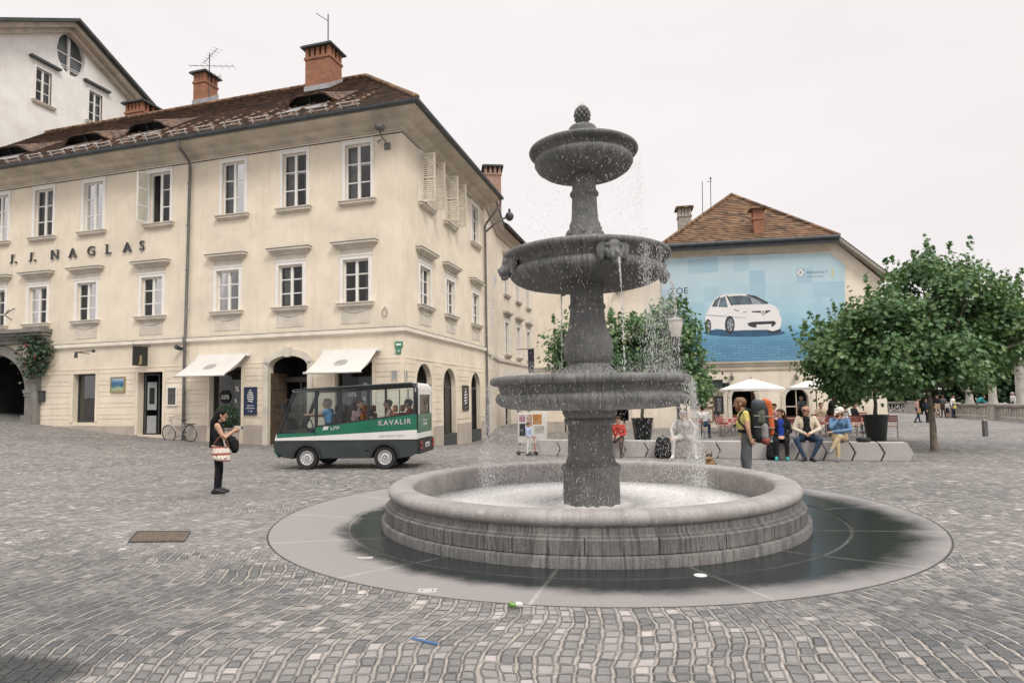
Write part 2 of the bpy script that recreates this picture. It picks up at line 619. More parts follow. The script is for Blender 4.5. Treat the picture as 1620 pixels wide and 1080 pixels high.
# column: drum, shaft, collar
lat([(.435, -.2), (.43, .55), (.448, .57), (.455, .60), (.448, .635), (.42, .655), (.40, .67)], 64).build('drum', ST_STEM, fo, smooth=True, auto=50)
lat([(.40, .665), (.38, .69), (.355, .76), (.345, .9), (.34, 1.2), (.345, 1.25), (.385, 1.27), (.40, 1.30), (.395, 1.34), (.375, 1.36), (.40, 1.39), (.42, 1.44), (.42, 1.53)], 64).build('shaft', ST_STEM, fo, smooth=True, auto=50)
low = [(.40, 1.495), (.8, 1.487), (1.10, 1.497), (1.25, 1.515), (1.36, 1.55), (1.43, 1.60), (1.455, 1.66), (1.445, 1.71), (1.42, 1.735), (1.385, 1.745), (1.38, 1.76), (1.405, 1.85), (1.43, 1.865), (1.47, 1.868)]
for i in range(11):
    a = -PI / 2 + PI * i / 10
    low.append((1.475 + .062 * math.cos(a), 1.932 + .062 * math.sin(a)))
low += [(1.40, 1.985), (1.34, 1.96), (1.28, 1.90), (.9, 1.82), (.3, 1.80)]
lat(low, 120).build('lower_bowl', ST_BOWL, fo, smooth=True, auto=50)
lat([(.62, 1.80), (.56, 1.95), (.45, 2.05), (.36, 2.13), (.33, 2.15), (.315, 2.19), (.33, 2.21), (.355, 2.25), (.378, 2.33), (.386, 2.41), (.380, 2.50), (.362, 2.58), (.330, 2.67), (.300, 2.74), (.285, 2.80), (.276, 2.90), (.268, 3.0), (.265, 3.04), (.285, 3.055), (.29, 3.085), (.28, 3.11), (.262, 3.125), (.258, 3.2), (.262, 3.5)], 64).build('baluster', ST_STEM, fo, smooth=True, auto=50)
mid = [(.26, 3.435), (.6, 3.425), (.95, 3.433), (1.06, 3.46), (1.14, 3.505), (1.185, 3.55), (1.19, 3.61), (1.165, 3.655), (1.125, 3.675), (1.115, 3.69), (1.13, 3.735), (1.16, 3.765), (1.23, 3.795), (1.265, 3.80), (1.295, 3.825), (1.305, 3.855), (1.295, 3.885), (1.265, 3.90), (1.20, 3.905), (1.15, 3.88), (.8, 3.75), (.2, 3.72)]
lat(mid, 120).build('middle_bowl', ST_BOWL, fo, smooth=True, auto=50)
lat([(.36, 3.7), (.27, 3.95), (.25, 4.1), (.245, 4.38), (.215, 4.44), (.208, 4.50), (.20, 4.65), (.195, 4.80), (.20, 4.835), (.222, 4.85), (.228, 4.88), (.215, 4.905), (.19, 4.92), (.186, 5.0), (.19, 5.2)], 48).build('upper_stem', ST_STEM, fo, smooth=True, auto=50)
top = [(.18, 5.085), (.34, 5.085), (.5, 5.105), (.64, 5.145), (.735, 5.21), (.775, 5.275), (.775, 5.315), (.755, 5.345), (.725, 5.36), (.72, 5.375), (.735, 5.405), (.79, 5.425), (.825, 5.43), (.852, 5.45), (.86, 5.475), (.85, 5.50), (.82, 5.515), (.77, 5.515), (.7, 5.47), (.4, 5.40), (.1, 5.40)]
top = [(r, z + .075) for r, z in top]
lat(top, 96).build('top_bowl', ST_BOWL, fo, smooth=True, auto=50)
lat([(.25, 5.4), (.24, 5.74), (.225, 5.86), (.225, 5.92), (.20, 5.96), (.13, 5.985), (.085, 6.015), (.10, 6.035)], 32).build('finial_base', ST_STEM, fo, smooth=True, auto=50)
# pine cone: overlapping scales round an egg
m = MB(); m.smooth = True
m.ell(FC + Vector((0, 0, 6.15)), (.10, .10, .125), 16, 10)
for j in range(7):
    t = .45 + j * .38
    for i in range(9):
        a = 2 * PI * (i + .5 * (j % 2)) / 9
        p = FC + Vector((.112 * math.sin(t) * math.cos(a), .112 * math.sin(t) * math.sin(a), 6.15 + .135 * math.cos(t)))
        m.ell(p, (.030, .030, .034), 6, 4)
m.build('pine_cone', ST_STEM, fo, smooth=True)


CAMAZ = math.atan2(-FC.y, -FC.x)          # direction from the axis to the camera


# ------------------------------------------------------------------ water
def water_mat():
    n = NT('foaming_water')
    p = n.pos()
    q = n.n('VectorMath', 0, {'operation': 'SUBTRACT'}, i0=p, i1=tuple(FC))
    x, y, z = n.xyz(q)
    r = n.math('SQRT', n.math('ADD', n.math('MULTIPLY', x, x), n.math('MULTIPLY', y, y)))
    ring = n.math('SUBTRACT', 1., n.math('MULTIPLY', n.math('ABSOLUTE', n.math('SUBTRACT', r, 1.45)), .85))
    core = n.rng(r, .45, .75, 1., 0.)
    fo_ = n.math('MAXIMUM', ring, core)
    f = n.math('ADD', n.math('MULTIPLY', fo_, .8), n.math('SUBTRACT', n.noise(p, 14, 6, .75), .62))
    f = n.rng(f, -.2, .42)
    rip = n.math('ADD', n.noise(p, 9, 5, .7), n.math('MULTIPLY', n.noise(p, 40, 4, .7), .5))
    c = n.mix(f, (.30, .31, .30), (.86, .84, .82))
    return n.bsdf(Base_Color=c, Roughness=n.rng(f, 0, 1, .06, .5), Normal=n.bump(rip, .9, .05))


WAT = water_mat()
m = MB()
prof = [(.4, .075)]
for i in range(1, 60): prof.append((.4 + 2.27 * i / 59, .065))
m.lathe(prof, 180, FB)
q = random.Random(5)
for v in m.v:
    r = math.hypot(v.x - FB.x, v.y - FB.y)
    am = .022 * math.exp(-((r - 1.45) / .5) ** 2) + .03 * math.exp(-((r - .5) / .12) ** 2) + .005
    v.z += am * mnoise.noise(Vector((v.x * 9, v.y * 9, 1.7))) + am * .7 * mnoise.noise(Vector((v.x * 23, v.y * 23, 4.7)))
tag(m.build('water', WAT, smooth=True, fix=False), kind='structure')


def drops_mat():
    n = NT('water_drops')
    rn = n.n('NewGeometry', 8)
    c = n.mix(rn, (.62, .63, .63), (.93, .92, .91))
    return n.bsdf(Base_Color=c, Roughness=.12, Transmission_Weight=.25, IOR=1.33, Specular_IOR_Level=.6)


DROP = drops_mat()
m = MB()
q = random.Random(11)


def drop(p, r, l):
    x, y, z = p
    a = q.uniform(0, PI)
    c, s = r * math.cos(a), r * math.sin(a)
    m.add([(x + c, y + s, z), (x - s, y + c, z), (x - c, y - s, z), (x + s, y - c, z), (x, y, z + l), (x, y, z - l)],
          [(0, 1, 4), (1, 2, 4), (2, 3, 4), (3, 0, 4), (1, 0, 5), (2, 1, 5), (3, 2, 5), (0, 3, 5)])


def curtain_amt(a, seed):
    """how much water leaves the lip in direction a"""
    v = .5 + .5 * mnoise.noise(Vector((math.cos(a) * 3.1, math.sin(a) * 3.1, seed)))
    return v


def fall(r0, z0, z1, cnt, seed, gain, drift=.22):
    k = 0
    while k < cnt:
        a = q.uniform(0, 2 * PI)
        w_ = curtain_amt(a, seed)
        w_ *= gain(a)
        if q.random() > w_: continue
        t = q.random() ** .8
        rr = r0 + .015 + drift * t * q.uniform(.1, 1.) * q.random() + q.gauss(0, .012 + .05 * t)
        z = z0 + (z1 - z0) * t
        da = q.gauss(0, .01)
        drop((FC.x + rr * math.cos(a + da), FC.y + rr * math.sin(a + da), z), q.uniform(.0014, .0032), q.uniform(.006, .022))
        k += 1


def rel(a): return (a - CAMAZ + PI) % (2 * PI) - PI     # >0 turns to the right of the picture


gr = lambda a: .35 + .65 * max(0., math.sin(rel(a)))
fall(.86, 5.5, 3.92, 1600, 1.3, lambda a: .7 + .3 * math.sin(rel(a)), .14)
fall(1.305, 3.80, 2.0, 3000, 7.7, lambda a: .25 + .75 * max(0., math.sin(rel(a))) ** 2, .2)
fall(1.535, 1.90, .1, 7000, 3.1, lambda a: .4 + .6 * abs(math.sin(rel(a))), .25)
# thick plume at the right end of the middle and lower bowls, thin ones elsewhere
for (r0, z0, z1, ang, sd_, cnt) in ((1.32, 3.8, 2.0, 38, .05, 1500), (1.32, 3.8, 2.0, 52, .07, 900), (1.55, 1.93, .1, 78, .11, 2400), (1.55, 1.93, .1, 62, .07, 800), (1.55, 1.93, .1, -80, .09, 1200), (1.55, 1.93, .1, 110, .1, 500)):
    for i in range(cnt):
        a = CAMAZ + R(ang) + q.gauss(0, sd_)
        t = q.random()
        rr = r0 + .1 * t + q.gauss(0, .015 + .07 * t)
        drop((FC.x + rr * math.cos(a), FC.y + rr * math.sin(a), z0 + (z1 - z0) * t), q.uniform(.0016, .0036), q.uniform(.006, .022))
# splash crowns where the water lands
for (r0, z0, cnt, hh) in ((1.28, 1.98, 3600, .075), (1.6, .08, 4600, .16), (.8, 3.9, 500, .07), (.9, 1.98, 900, .14)):
    for i in range(cnt):
        a = q.uniform(0, 2 * PI)
        rr = r0 + q.gauss(0, .13 if r0 < 1.5 else .28)
        if z0 > 1.5 and rr > (1.5 if z0 < 3 else 1.25): continue
        drop((FC.x + rr * math.cos(a), FC.y + rr * math.sin(a), z0 + abs(q.gauss(0, hh))), q.uniform(.002, .0042), q.uniform(.003, .009))
# jets from the lions' mouths, spout at the tip
for i in range(4):
    az = CAMAZ + R(18) + i * PI / 2
    for j in range(130):
        t = q.random()
        rr = 1.43 + .10 * t + q.gauss(0, .008)
        drop((FC.x + rr * math.cos(az) + q.gauss(0, .006), FC.y + rr * math.sin(az) + q.gauss(0, .006), 3.52 - 1.5 * t * t), .006, .03)
for j in range(120):
    drop((FC.x + q.gauss(0, .02), FC.y + q.gauss(0, .02), 6.29 + abs(q.gauss(0, .04))), .004, .008)
o = m.build('falling_water', DROP, fix=False, weld=False)
tag(o, 'white droplets and threads of water falling round the stone fountain', 'water', kind='stuff')
# ------------------------------------------------------------------ corner building
AZL, AZR = 1.8532, .2506
CC = Vector((-4.0604, 23.6, 0))
dl = Vector((-math.sin(AZL), -math.cos(AZL), 0)); nl = Vector((math.cos(AZL), -math.sin(AZL), 0))
dr = Vector((math.sin(AZR), math.cos(AZR), 0)); nr = Vector((math.cos(AZR), -math.sin(AZR), 0))
UP = Vector((0, 0, 1))
ML = frame3(CC, dl, nl, UP)
MR = frame3(CC, dr, nr, UP)


def corner(o):
    """where the two facades meet when both are offset outward by o"""
    d = nl.x * nr.y - nl.y * nr.x
    return CC + Vector(((o * nr.y - nl.y * o) / d, (nl.x * o - nr.x * o) / d, 0))


def plaster(name, col, stain=(.38, .32, .25), amt=.36):
    n = NT(name)
    p = n.pos()
    x, y, z = n.xyz(p)
    b = n.rng(n.noise(p, .9, 6, .62), .32, .68)
    c = n.mix(b, tuple(v * .88 for v in col), tuple(min(.9, v * 1.08) for v in col))
    sv = n.scl(p, (2.6, 2.6, .22))
    s_ = n.rng(n.noise(sv, 2.0, 5, .65), .52, .74)
    c = n.mix(n.math('MULTIPLY', s_, amt * .55), c, stain)
    f = n.rng(n.noise(p, 30, 4, .7), .3, .7)
    c = n.mix(n.math('MULTIPLY', f, .16), c, tuple(v * .6 for v in col))
    # splashed and sooty foot of the wall
    low = n.rng(n.math('ADD', z, n.math('MULTIPLY', n.noise(p, 2.2, 4), 1.3)), .9, 1.9, .25, 0.)
    c = n.mix(low, c, (.33, .27, .21))
    h = n.math('ADD', n.noise(p, 45, 5, .7), n.math('MULTIPLY', n.noise(p, 5, 3), 1.5))
    return n.bsdf(Base_Color=c, Roughness=.9, Normal=n.bump(h, .35, .012), Specular_IOR_Level=.2)


CREAM = plaster('cream_plaster', (.80, .71, .575))
CREAM2 = plaster('pale_cream_plaster', (.82, .74, .61))
WHITEWALL = plaster('white_plaster', (.86, .83, .79), (.45, .42, .38), .3)
TRIM = mat('grey_cream_stone', (.60, .55, .47), .85, .16, 1.7, .25, 40)
CORN = mat('cornice_stone', (.52, .46, .375), .88, .22, 1.3, .25, 40)
WHITE = mat('white_paint', (.78, .76, .72), .5, .06, 3)
DARKW = mat('dark_wood', (.035, .032, .028), .5, .3, 6)
PLINTH = mat('plinth_stone', (.42, .37, .32), .85, .22, 1.8, .4, 35, fine=.4)
PORT = mat('portal_stone', (.20, .19, .175), .85, .3, 2.2, .6, 30, fine=.4)
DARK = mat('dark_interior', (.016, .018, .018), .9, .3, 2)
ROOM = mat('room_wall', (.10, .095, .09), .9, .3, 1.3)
CURT = mat('net_curtain', (.30, .29, .275), .9, .3, 7)
IRON = mat('dark_iron', (.045, .05, .052), .5, .25, 8)
COPPER = mat('gutter_metal', (.052, .062, .068), .5, .3, 3)
ZINC = mat('zinc_sheet', (.33, .33, .34), .45, .2, 3)
PIPE = mat('downpipe_metal', (.13, .125, .12), .5, .25, 3)


def glass_mat(name, tint=(1, 1, 1), refl=1.0):
    n = NT(name)
    fr = n.n('Fresnel', 0, IOR=1.5)
    fr = n.math('ADD', n.math('MULTIPLY', fr, 1.1 * refl), .03)
    wob = n.bump(n.noise(n.pos(), 1.7, 2), .06, .05)
    a = n.n('BsdfTransparent', 0, Color=tint)
    b = n.n('BsdfGlossy', 0, Roughness=.02, Normal=wob)
    nd = n.t.nodes.new('ShaderNodeMixShader')
    n.put(nd.inputs[0], fr); n.put(nd.inputs[1], a); n.put(nd.inputs[2], b)
    n.t.links.new(nd.outputs[0], n.out.inputs[0])
    return n.m


GLASS = glass_mat('window_glass', (.80, .84, .84), .6)
SHOPG = glass_mat('shop_glass', (.55, .6, .6), .15)


def tile_mat(name, a, b, c, rowh, colw, lich=.3):
    n = NT(name)
    p = n.pos()
    x, y, z = n.xyz(p)
    row = n.math('FLOOR', n.math('DIVIDE', z, rowh))
    u = n.math('ADD', n.math('DIVIDE', n.math('ADD', x, n.math('MULTIPLY', y, .93)), colw), n.math('MULTIPLY', row, .5))
    cl = n.math('FLOOR', u)
    wn = n.n('TexWhiteNoise', 0, {'noise_dimensions': '2D'}, Vector=n.vec(row, cl, 0.))
    col = n.mix(wn, a, b)
    bl = n.rng(n.noise(p, .9, 5, .65), .42, .62)
    col = n.mix(n.math('MULTIPLY', bl, .75), col, c)
    l = n.rng(n.noise(p, 5, 5, .7), .55, .7)
    col = n.mix(n.math('MULTIPLY', l, lich), col, (.06, .055, .045))
    fx = n.math('ABSOLUTE', n.math('SUBTRACT', n.math('FRACT', u), .5))
    h = n.math('ADD', n.math('SUBTRACT', .5, n.math('MULTIPLY', fx, fx)), n.math('MULTIPLY', wn, .6))
    return n.bsdf(Base_Color=col, Roughness=.85, Normal=n.bump(h, .8, .03), Specular_IOR_Level=.25)


TILE = tile_mat('brown_roof_tile', (.050, .036, .030), (.21, .125, .085), (.060, .047, .040), .105, .17, .5)
TILE2 = tile_mat('orange_roof_tile', (.055, .042, .034), (.31, .19, .11), (.17, .095, .058), .13, .2, .6)


def brick_mat():
    n = NT('chimney_brick')
    p = n.pos()
    x, y, z = n.xyz(p)
    u = n.math('ADD', x, y)
    nd = n.t.nodes.new('ShaderNodeTexBrick')
    n.put(nd.inputs['Vector'], n.vec(u, z, 0.))
    nd.inputs['Scale'].default_value = 1
    nd.inputs['Brick Width'].default_value = .26
    nd.inputs['Row Height'].default_value = .085
    nd.inputs['Mortar Size'].default_value = .010
    n.put(nd.inputs['Color1'], (.36, .135, .065)); n.put(nd.inputs['Color2'], (.25, .095, .05)); n.put(nd.inputs['Mortar'], (.30, .20, .14))
    c = n.mix(n.math('MULTIPLY', n.rng(n.noise(p, 3, 4), .4, .7), .5), nd.outputs[0], (.17, .085, .06))
    return n.bsdf(Base_Color=c, Roughness=.9, Normal=n.bump(nd.outputs[1], -.4, .01))


BRICK = brick_mat()


def wall(m, s0, s1, z0, z1, holes, depth=.25, o=0., jamb=True):
    """wall sheet with real openings and jambs; a hole is (a, b, c, d, arch_rise)"""
    ss = sorted({s0, s1, *[h[0] for h in holes], *[h[1] for h in holes]})
    zs = sorted({z0, z1, *[h[2] for h in holes], *[h[3] for h in holes]})
    ss = [v for v in ss if s0 <= v <= s1]; zs = [v for v in zs if z0 <= v <= z1]
    for i in range(len(ss) - 1):
        for j in range(len(zs) - 1):
            a, b, c, d = ss[i], ss[i + 1], zs[j], zs[j + 1]
            if any(h[0] < (a + b) / 2 < h[1] and h[2] < (c + d) / 2 < h[3] for h in holes): continue
            m.quad((a, o, c), (b, o, c), (b, o, d), (a, o, d))
    for a, b, c, d, ar in holes:
        pts = arch_pts(a, b, d, ar)
        if ar:
            h = len(pts) // 2
            for i in range(len(pts) - 1):
                k = (a, o, d) if i < h else (b, o, d)
                m.quad(k, (pts[i][0], o, pts[i][1]), (pts[i + 1][0], o, pts[i + 1][1]))
        if jamb:
            ring = [(a, c)] + pts + [(b, c)]
            for i in range(len(ring) - 1):
                p, q = ring[i], ring[i + 1]
                m.quad((p[0], o, p[1]), (q[0], o, q[1]), (q[0], o - depth, q[1]), (p[0], o - depth, p[1]))
            m.quad((a, o, c), (b, o, c), (b, o - depth, c), (a, o - depth, c))


def arch_pts(a, b, d, ar, n=16):
    if not ar: return [(a, d), (b, d)]
    mx = (a + b) / 2; w_ = (b - a) / 2
    return [(mx - w_ * math.cos(PI * i / n), d - ar + ar * math.sin(PI * i / n)) for i in range(n + 1)]


def inset_box(m, a, b, c, d, o0, o1):
    """five dark inner faces of the room behind an opening"""
    m.quad((a, o1, c), (b, o1, c), (b, o1, d), (a, o1, d))
    for p, q in (((a, c), (a, d)), ((a, d), (b, d)), ((b, d), (b, c)), ((b, c), (a, c))):
        m.quad((p[0], o0, p[1]), (q[0], o0, q[1]), (q[0], o1, q[1]), (p[0], o1, p[1]))


def ring_frame(m, a, b, c, d, t, o0, o1, bottom=True):
    m.box(a, a + t, o0, o1, c, d); m.box(b - t, b, o0, o1, c, d)
    m.box(a + t, b - t, o0, o1, d - t, d)
    if bottom: m.box(a + t, b - t, o0, o1, c, c + t)


def window(M, parent, a, b, c, d, rows=3, lintel=False, curtain=0, name='window', opened=False, apron=False, shutters=None, seed=0):
    """sash window in the opening a..b, c..d of the facade M: surround > sash, pane, curtain, sill, lintel"""
    q = random.Random(seed)
    m = MB(M)
    t = .13
    # flat painted surround on the wall
    m.box(a - t, a + .002, -.02, .035, c - .02, d + t); m.box(b - .002, b + t, -.02, .035, c - .02, d + t)
    m.box(a + .002, b - .002, -.02, .035, d - .002, d + t)
    m.box(a - t - .03, b + t + .03, .0, .055, d + t, d + t + .05)
    m.cur = 1
    inset_box(m, a, b, c, d, -.16, -1.1)
    w_ = m.build(name, [WHITE, ROOM], parent)
    so_ = -.13
    mid = (a + b) / 2
    m = MB(M)
    ring_frame(m, a, b, c, d, .065, so_ - .05, so_ + .03)
    m.box(mid - .055, mid + .055, so_ - .04, so_ + .045, c + .065, d - .065)
    hs = [c + (d - c) * i / rows for i in range(1, rows)]
    for k_, (x0, x1) in enumerate(((a + .065, mid - .055), (mid + .055, b - .065))):
        if opened and k_ == 1: continue
        for z in hs: m.box(x0, x1, so_ - .02, so_ + .015, z - .022, z + .022)
    if not opened:
        # inner sashes of the box window, half a hand behind
        z = hs[-1] + .03
        m.box(a + .09, b - .09, so_ - .24, so_ - .2, z - .03, z + .03)
        m.box(mid + .16, mid + .21, so_ - .24, so_ - .2, c + .065, d - .065)
    m.build('sash', WHITE, w_)
    m = MB(M)
    m.quad((a + .06, so_ - .005, c + .06), (mid - .05, so_ - .005, c + .06), (mid - .05, so_ - .005, d - .06), (a + .06, so_ - .005, d - .06))
    if not opened: m.quad((mid + .05, so_ - .008, c + .06), (b - .06, so_ - .008, c + .06), (b - .06, so_ - .008, d - .06), (mid + .05, so_ - .008, d - .06))
    m.build('pane', GLASS, w_)
    if curtain:
        m = MB(M)
        def drape(x0, x1, z0, z1):
            n_ = 14
            for i in range(n_):
                u0 = x0 + (x1 - x0) * i / n_; u1 = x0 + (x1 - x0) * (i + 1) / n_
                o0 = -.36 + .025 * math.sin(i * 2.1 + seed); o1 = -.36 + .025 * math.sin((i + 1) * 2.1 + seed)
                m.quad((u0, o0, z0), (u1, o1, z0), (u1, o1, z1), (u0, o0, z1))
        if curtain & 1: drape(mid + .08, b - .02, c + .03, d - .03) if False else drape(mid + .12, b - .01, c + .02, d - .02)
        if curtain & 2: drape(a + .02, a + .34, c + .02, d - .02)
        if curtain & 4: drape(a + .05, b - .05, c + (d - c) * .38, d - .03)
        m.build('curtain', CURT, w_)
    m = MB(M)
    m.box(a - .22, b + .22, .0, .16, c - .13, c - .03)
    m.box(a - .25, b + .25, -.02, .20, c - .03, c + .01)
    m.box(a - .18, b + .18, .0, .09, c - .19, c - .13)
    if apron:
        m.box(a - .06, b + .06, .0, .018, c - .80, c - .19)
        pts = [(mid - .62 + 1.24 * i / 12, .03, c - .22 - .16 * math.sin(PI * i / 12)) for i in range(13)]
        m.tube(pts, .018, 5)
    m.build('sill', TRIM, w_)
    if lintel:
        m = MB(M)
        z = d + .50
        m.box(a - .24, b + .24, .0, .10, z - .07, z)
        m.box(a - .30, b + .30, .0, .17, z, z + .07)
        m.box(a - .40, b + .40, .0, .27, z + .07, z + .15)
        m.box(a - .12, b + .12, .0, .022, d + .18, z - .07)
        m.cur = 1
        m.box(a - .42, b + .42, -.005, .29, z + .15, z + .17)
        m.build('lintel', [TRIM, COPPER], w_)
    if opened:
        for sx, hinge, sg in ((b, b - .02, 1),):
            MM = M @ Matrix.Translation((hinge, .03, 0)) @ Matrix.Rotation(R(80), 4, 'Z')
            m = MB(MM); ww = mid - a
            ring_frame(m, 0, ww, c + .06, d - .06, .05, -.02, .02)
            for z in hs: m.box(.05, ww - .05, -.015, .015, z - .02, z + .02)
            m.cur = 1
            m.quad((.05, 0, c + .1), (ww - .05, 0, c + .1), (ww - .05, 0, d - .1), (.05, 0, d - .1))
            m.build('casement', [WHITE, GLASS], w_)
    if shutters:
        for ang, hinge in shutters:
            sg = 1 if hinge > mid else -1
            MM = M @ Matrix.Translation((hinge, .04, 0)) @ Matrix.Rotation(R(ang), 4, 'Z')
            m = MB(MM); ww = (b - a) / 2 + .06
            z0, z1 = c, d + .02
            ring_frame(m, 0, ww, z0, z1, .07, -.02, .025)
            zm = (z0 + z1) / 2
            m.box(.07, ww - .07, -.02, .025, zm - .04, zm + .04)
            z = z0 + .10
            while z < z1 - .08:
                if abs(z - zm) > .07:
                    m.add([(.07, -.018, z + .03), (ww - .07, -.018, z + .03), (ww - .07, .02, z - .03), (.07, .02, z - .03),
                           (.07, -.018, z + .042), (ww - .07, -.018, z + .042), (ww - .07, .02, z - .018), (.07, .02, z - .018)],
                          [(0, 1, 2, 3), (4, 5, 6, 7), (0, 1, 5, 4), (2, 3, 7, 6), (0, 3, 7, 4), (1, 2, 6, 5)])
                z += .085
            m.build('shutter', SHUT, w_)
    return w_


SHUT = mat('cream_shutter_paint', (.66, .60, .50), .6, .12, 4)

bld = thing('corner_building', CC, 'three storey cream corner building with brown tiled roof and white sash windows', 'building')
SEND = 27.0; TEND = 10.65
UPW = [20.95, 18.15, 15.2, 11.5, 7.7, 4.76, 1.9, 24.0]
LOW = [20.95, 18.35, 15.45, 11.83, 7.93, 4.92, 2.0, 24.0]
RUP = [2.32, 5.15, 9.03]
RLO = [2.19, 5.21, 9.0]
hw = .56
holesL = [(s - hw, s + hw, 9.5, 11.75, 0) for s in UPW] + [(s - hw, s + hw, 5.5, 7.2, 0) for s in LOW]
gl = [(14.8, 16.07, .99, 3.13, 0), (11.15, 12.45, .45, 3.11, 0), (7.2, 8.75, .8, 3.2, 0), (4.1, 5.9, -.1, 3.56, .42), (1.3, 2.9, .8, 3.2, 0), (18.75, 22.6, .3, 4.15, 1.8)]
holesR = [(s - hw, s + hw, 9.75, 11.75, 0) for s in RUP] + [(s - hw, s + hw, 5.55, 7.15, 0) for s in RLO]
grr = [(1.24, 2.84, -.4, 3.19, .8), (4.2, 5.8, -.4, 3.13, .8), (8.1, 9.6, -.45, 3.08, .75)]
m = MB(ML)
wall(m, -.0, SEND, -.6, 12.3, holesL + gl, .28)
m.M = MR
wall(m, 0, TEND, -1.2, 12.3, holesR + grr, .28)
# rusticated courses of the ground floor, proud of the wall
for M, s0, s1, hs in ((ML, .12, 18.0, gl), (MR, .12, TEND - .1, grr)):
    m.M = M
    z = .82; k = 0
    while z < 3.3:
        hgt = .31 if k % 2 == 0 else .185
        z1 = min(z + hgt, 3.36)
        cuts = [s0]
        for a, b, c, d, ar in sorted(hs):
            if a > s1: continue
            if z1 > c - .1 and z < d + .02:
                cuts += [a - .16, b + .16]
        cuts.append(s1)
        for i in range(0, len(cuts), 2):
            if cuts[i + 1] - cuts[i] > .1:
                m.box(cuts[i], cuts[i + 1], -.02, .022, z + .011, z1 - .011)
        z = z1; k += 1
    for a, b, c, d, ar in hs:
        if a < 18 and not ar:
            m.box(a - .14, a - .004, -.02, .03, c, d + .004); m.box(b + .004, b + .14, -.02, .03, c, d + .004)
            m.box(a - .14, b + .14, -.02, .03, d + .006, d + .13)
m.build('wall', CREAM, bld, fix=False)
# plinth
for M, L_, zz in ((ML, ((-.03, 1.15, .80), (3.05, 3.95, .80), (6.05, 7.05, .80), (8.9, 11.0, .80), (12.6, 14.65, .80), (14.653, 16.2, .86), (16.203, 18.05, .80)), -.6), (MR, ((-.03, 1.1, .62), (2.98, 4.05, .62), (5.95, 7.95, .62), (9.75, TEND, .62)), -1.2)):
    for a, b, zt in L_:
        m = MB(M); m.box(a, b, -.02, .05 if M is ML else .048, zz, zt); m.build('plinth', PLINTH, bld)


def sweep(prof, name, mats, s0=0., s1=SEND, t1=TEND, z=0.):
    """moulding with the given (outward, height) profile round the corner of the building"""
    m = MB()
    rows = []
    for o, zz in prof:
        a = CC + dl * s1 + nl * o + UP * (zz + z)
        b = corner(o) + UP * (zz + z)
        c = CC + dr * t1 + nr * o + UP * (zz + z)
        rows.append((a, b, c))
    for i in range(len(rows) - 1):
        for k in range(2):
            m.quad(rows[i][k], rows[i][k + 1], rows[i + 1][k + 1], rows[i + 1][k])
    m.quad(*[r[0] for r in rows]); m.quad(*[r[2] for r in rows])
    return m.build(name, mats, bld)


BAND = mat('pale_band_paint', (.76, .70, .60), .8, .1, 2)
sweep([(-.02, 4.25), (.05, 4.26), (.07, 4.30), (.13, 4.32), (.13, 4.46), (.10, 4.48), (-.02, 4.50)], 'string_course', BAND, s1=17.5)
sweep([(.0, 4.502), (.135, 4.482), (.135, 4.468), (.0, 4.50)], 'string_course_flashing', COPPER, s1=17.5)
sweep([(-.02, 11.95), (.03, 11.955), (.03, 11.985), (-.02, 11.99)], 'frieze_line', IRON)
sweep([(-.02, 12.06), (.05, 12.07), (.07, 12.13), (.18, 12.17), (.30, 12.22), (.40, 12.30), (.44, 12.30), (.44, 12.35), (.60, 12.38), (.78, 12.43), (.92, 12.50), (.95, 12.50), (.95, 12.57), (-.02, 12.57)], 'cornice', CORN)
# gutter: half round trough hung along the eaves
gp = [(.94, 12.62), (.96, 12.545), (1.0, 12.515), (1.05, 12.505), (1.1, 12.52), (1.14, 12.56), (1.155, 12.63), (1.12, 12.63), (1.08, 12.575), (1.0, 12.575)]
sweep(gp, 'gutter', COPPER)


def tiled(m, e0, e1, r1, r0, step=.26, lift=.028):
    """roof slope laid in overlapping courses between eave e0-e1 and ridge r0-r1"""
    e0, e1, r1, r0 = map(Vector, (e0, e1, r1, r0))
    n = (e1 - e0).cross(r0 - e0)
    if n.length < 1e-6: n = (e1 - e0).cross(r1 - e0)
    n.normalize()
    if n.z < 0: n = -n
    k = max(3, int(((r0 + r1) / 2 - (e0 + e1) / 2).length / step))
    for i in range(k):
        a = i / k; b = (i + 1) / k
        p0, p1 = e0.lerp(r0, a), e1.lerp(r1, a)
        q0, q1 = e0.lerp(r0, b), e1.lerp(r1, b)
        m.quad(p0 + n * lift, p1 + n * lift, q1, q0)
        m.quad(p0, p1, p1 + n * lift, p0 + n * lift)


EZ = 12.62; RZ = 18.35; RIN = 6.6; RIN2 = 5.0
ge = corner(1.08) + UP * EZ
E_ = CC - nl * RIN + UP * RZ
# ridge end point: RIN behind the left facade, RIN2 behind the right one
d_ = nl.x * nr.y - nl.y * nr.x
E_ = CC + Vector(((-RIN * nr.y + nl.y * RIN2) / d_, (-nl.x * RIN2 + nr.x * RIN) / d_, 0)) + UP * RZ
eL = CC + dl * SEND + nl * 1.08 + UP * EZ
rL = E_ + dl * (SEND - 5.0)
eR = CC + dr * (TEND + .3) + nr * 1.08 + UP * EZ
bR = CC + dr * 14.2 - nr * 0 + UP * EZ
bL = CC + dl * SEND - nl * 14.2 + UP * EZ
kick = .22

m = MB()
tiled(m, eL, ge, E_, rL)
tiled(m, ge, eR, E_, E_)
m.quad(eR, bL, rL, E_)
# underside of the eaves
m.quad(eL + UP * -.03, ge + UP * -.03, CC + UP * (EZ - .03), CC + dl * SEND + UP * (EZ - .03))
m.quad(ge + UP * -.03, eR + UP * -.03, CC + dr * TEND + UP * (EZ - .03), CC + UP * (EZ - .03))
roof = m.build('roof', TILE, bld)
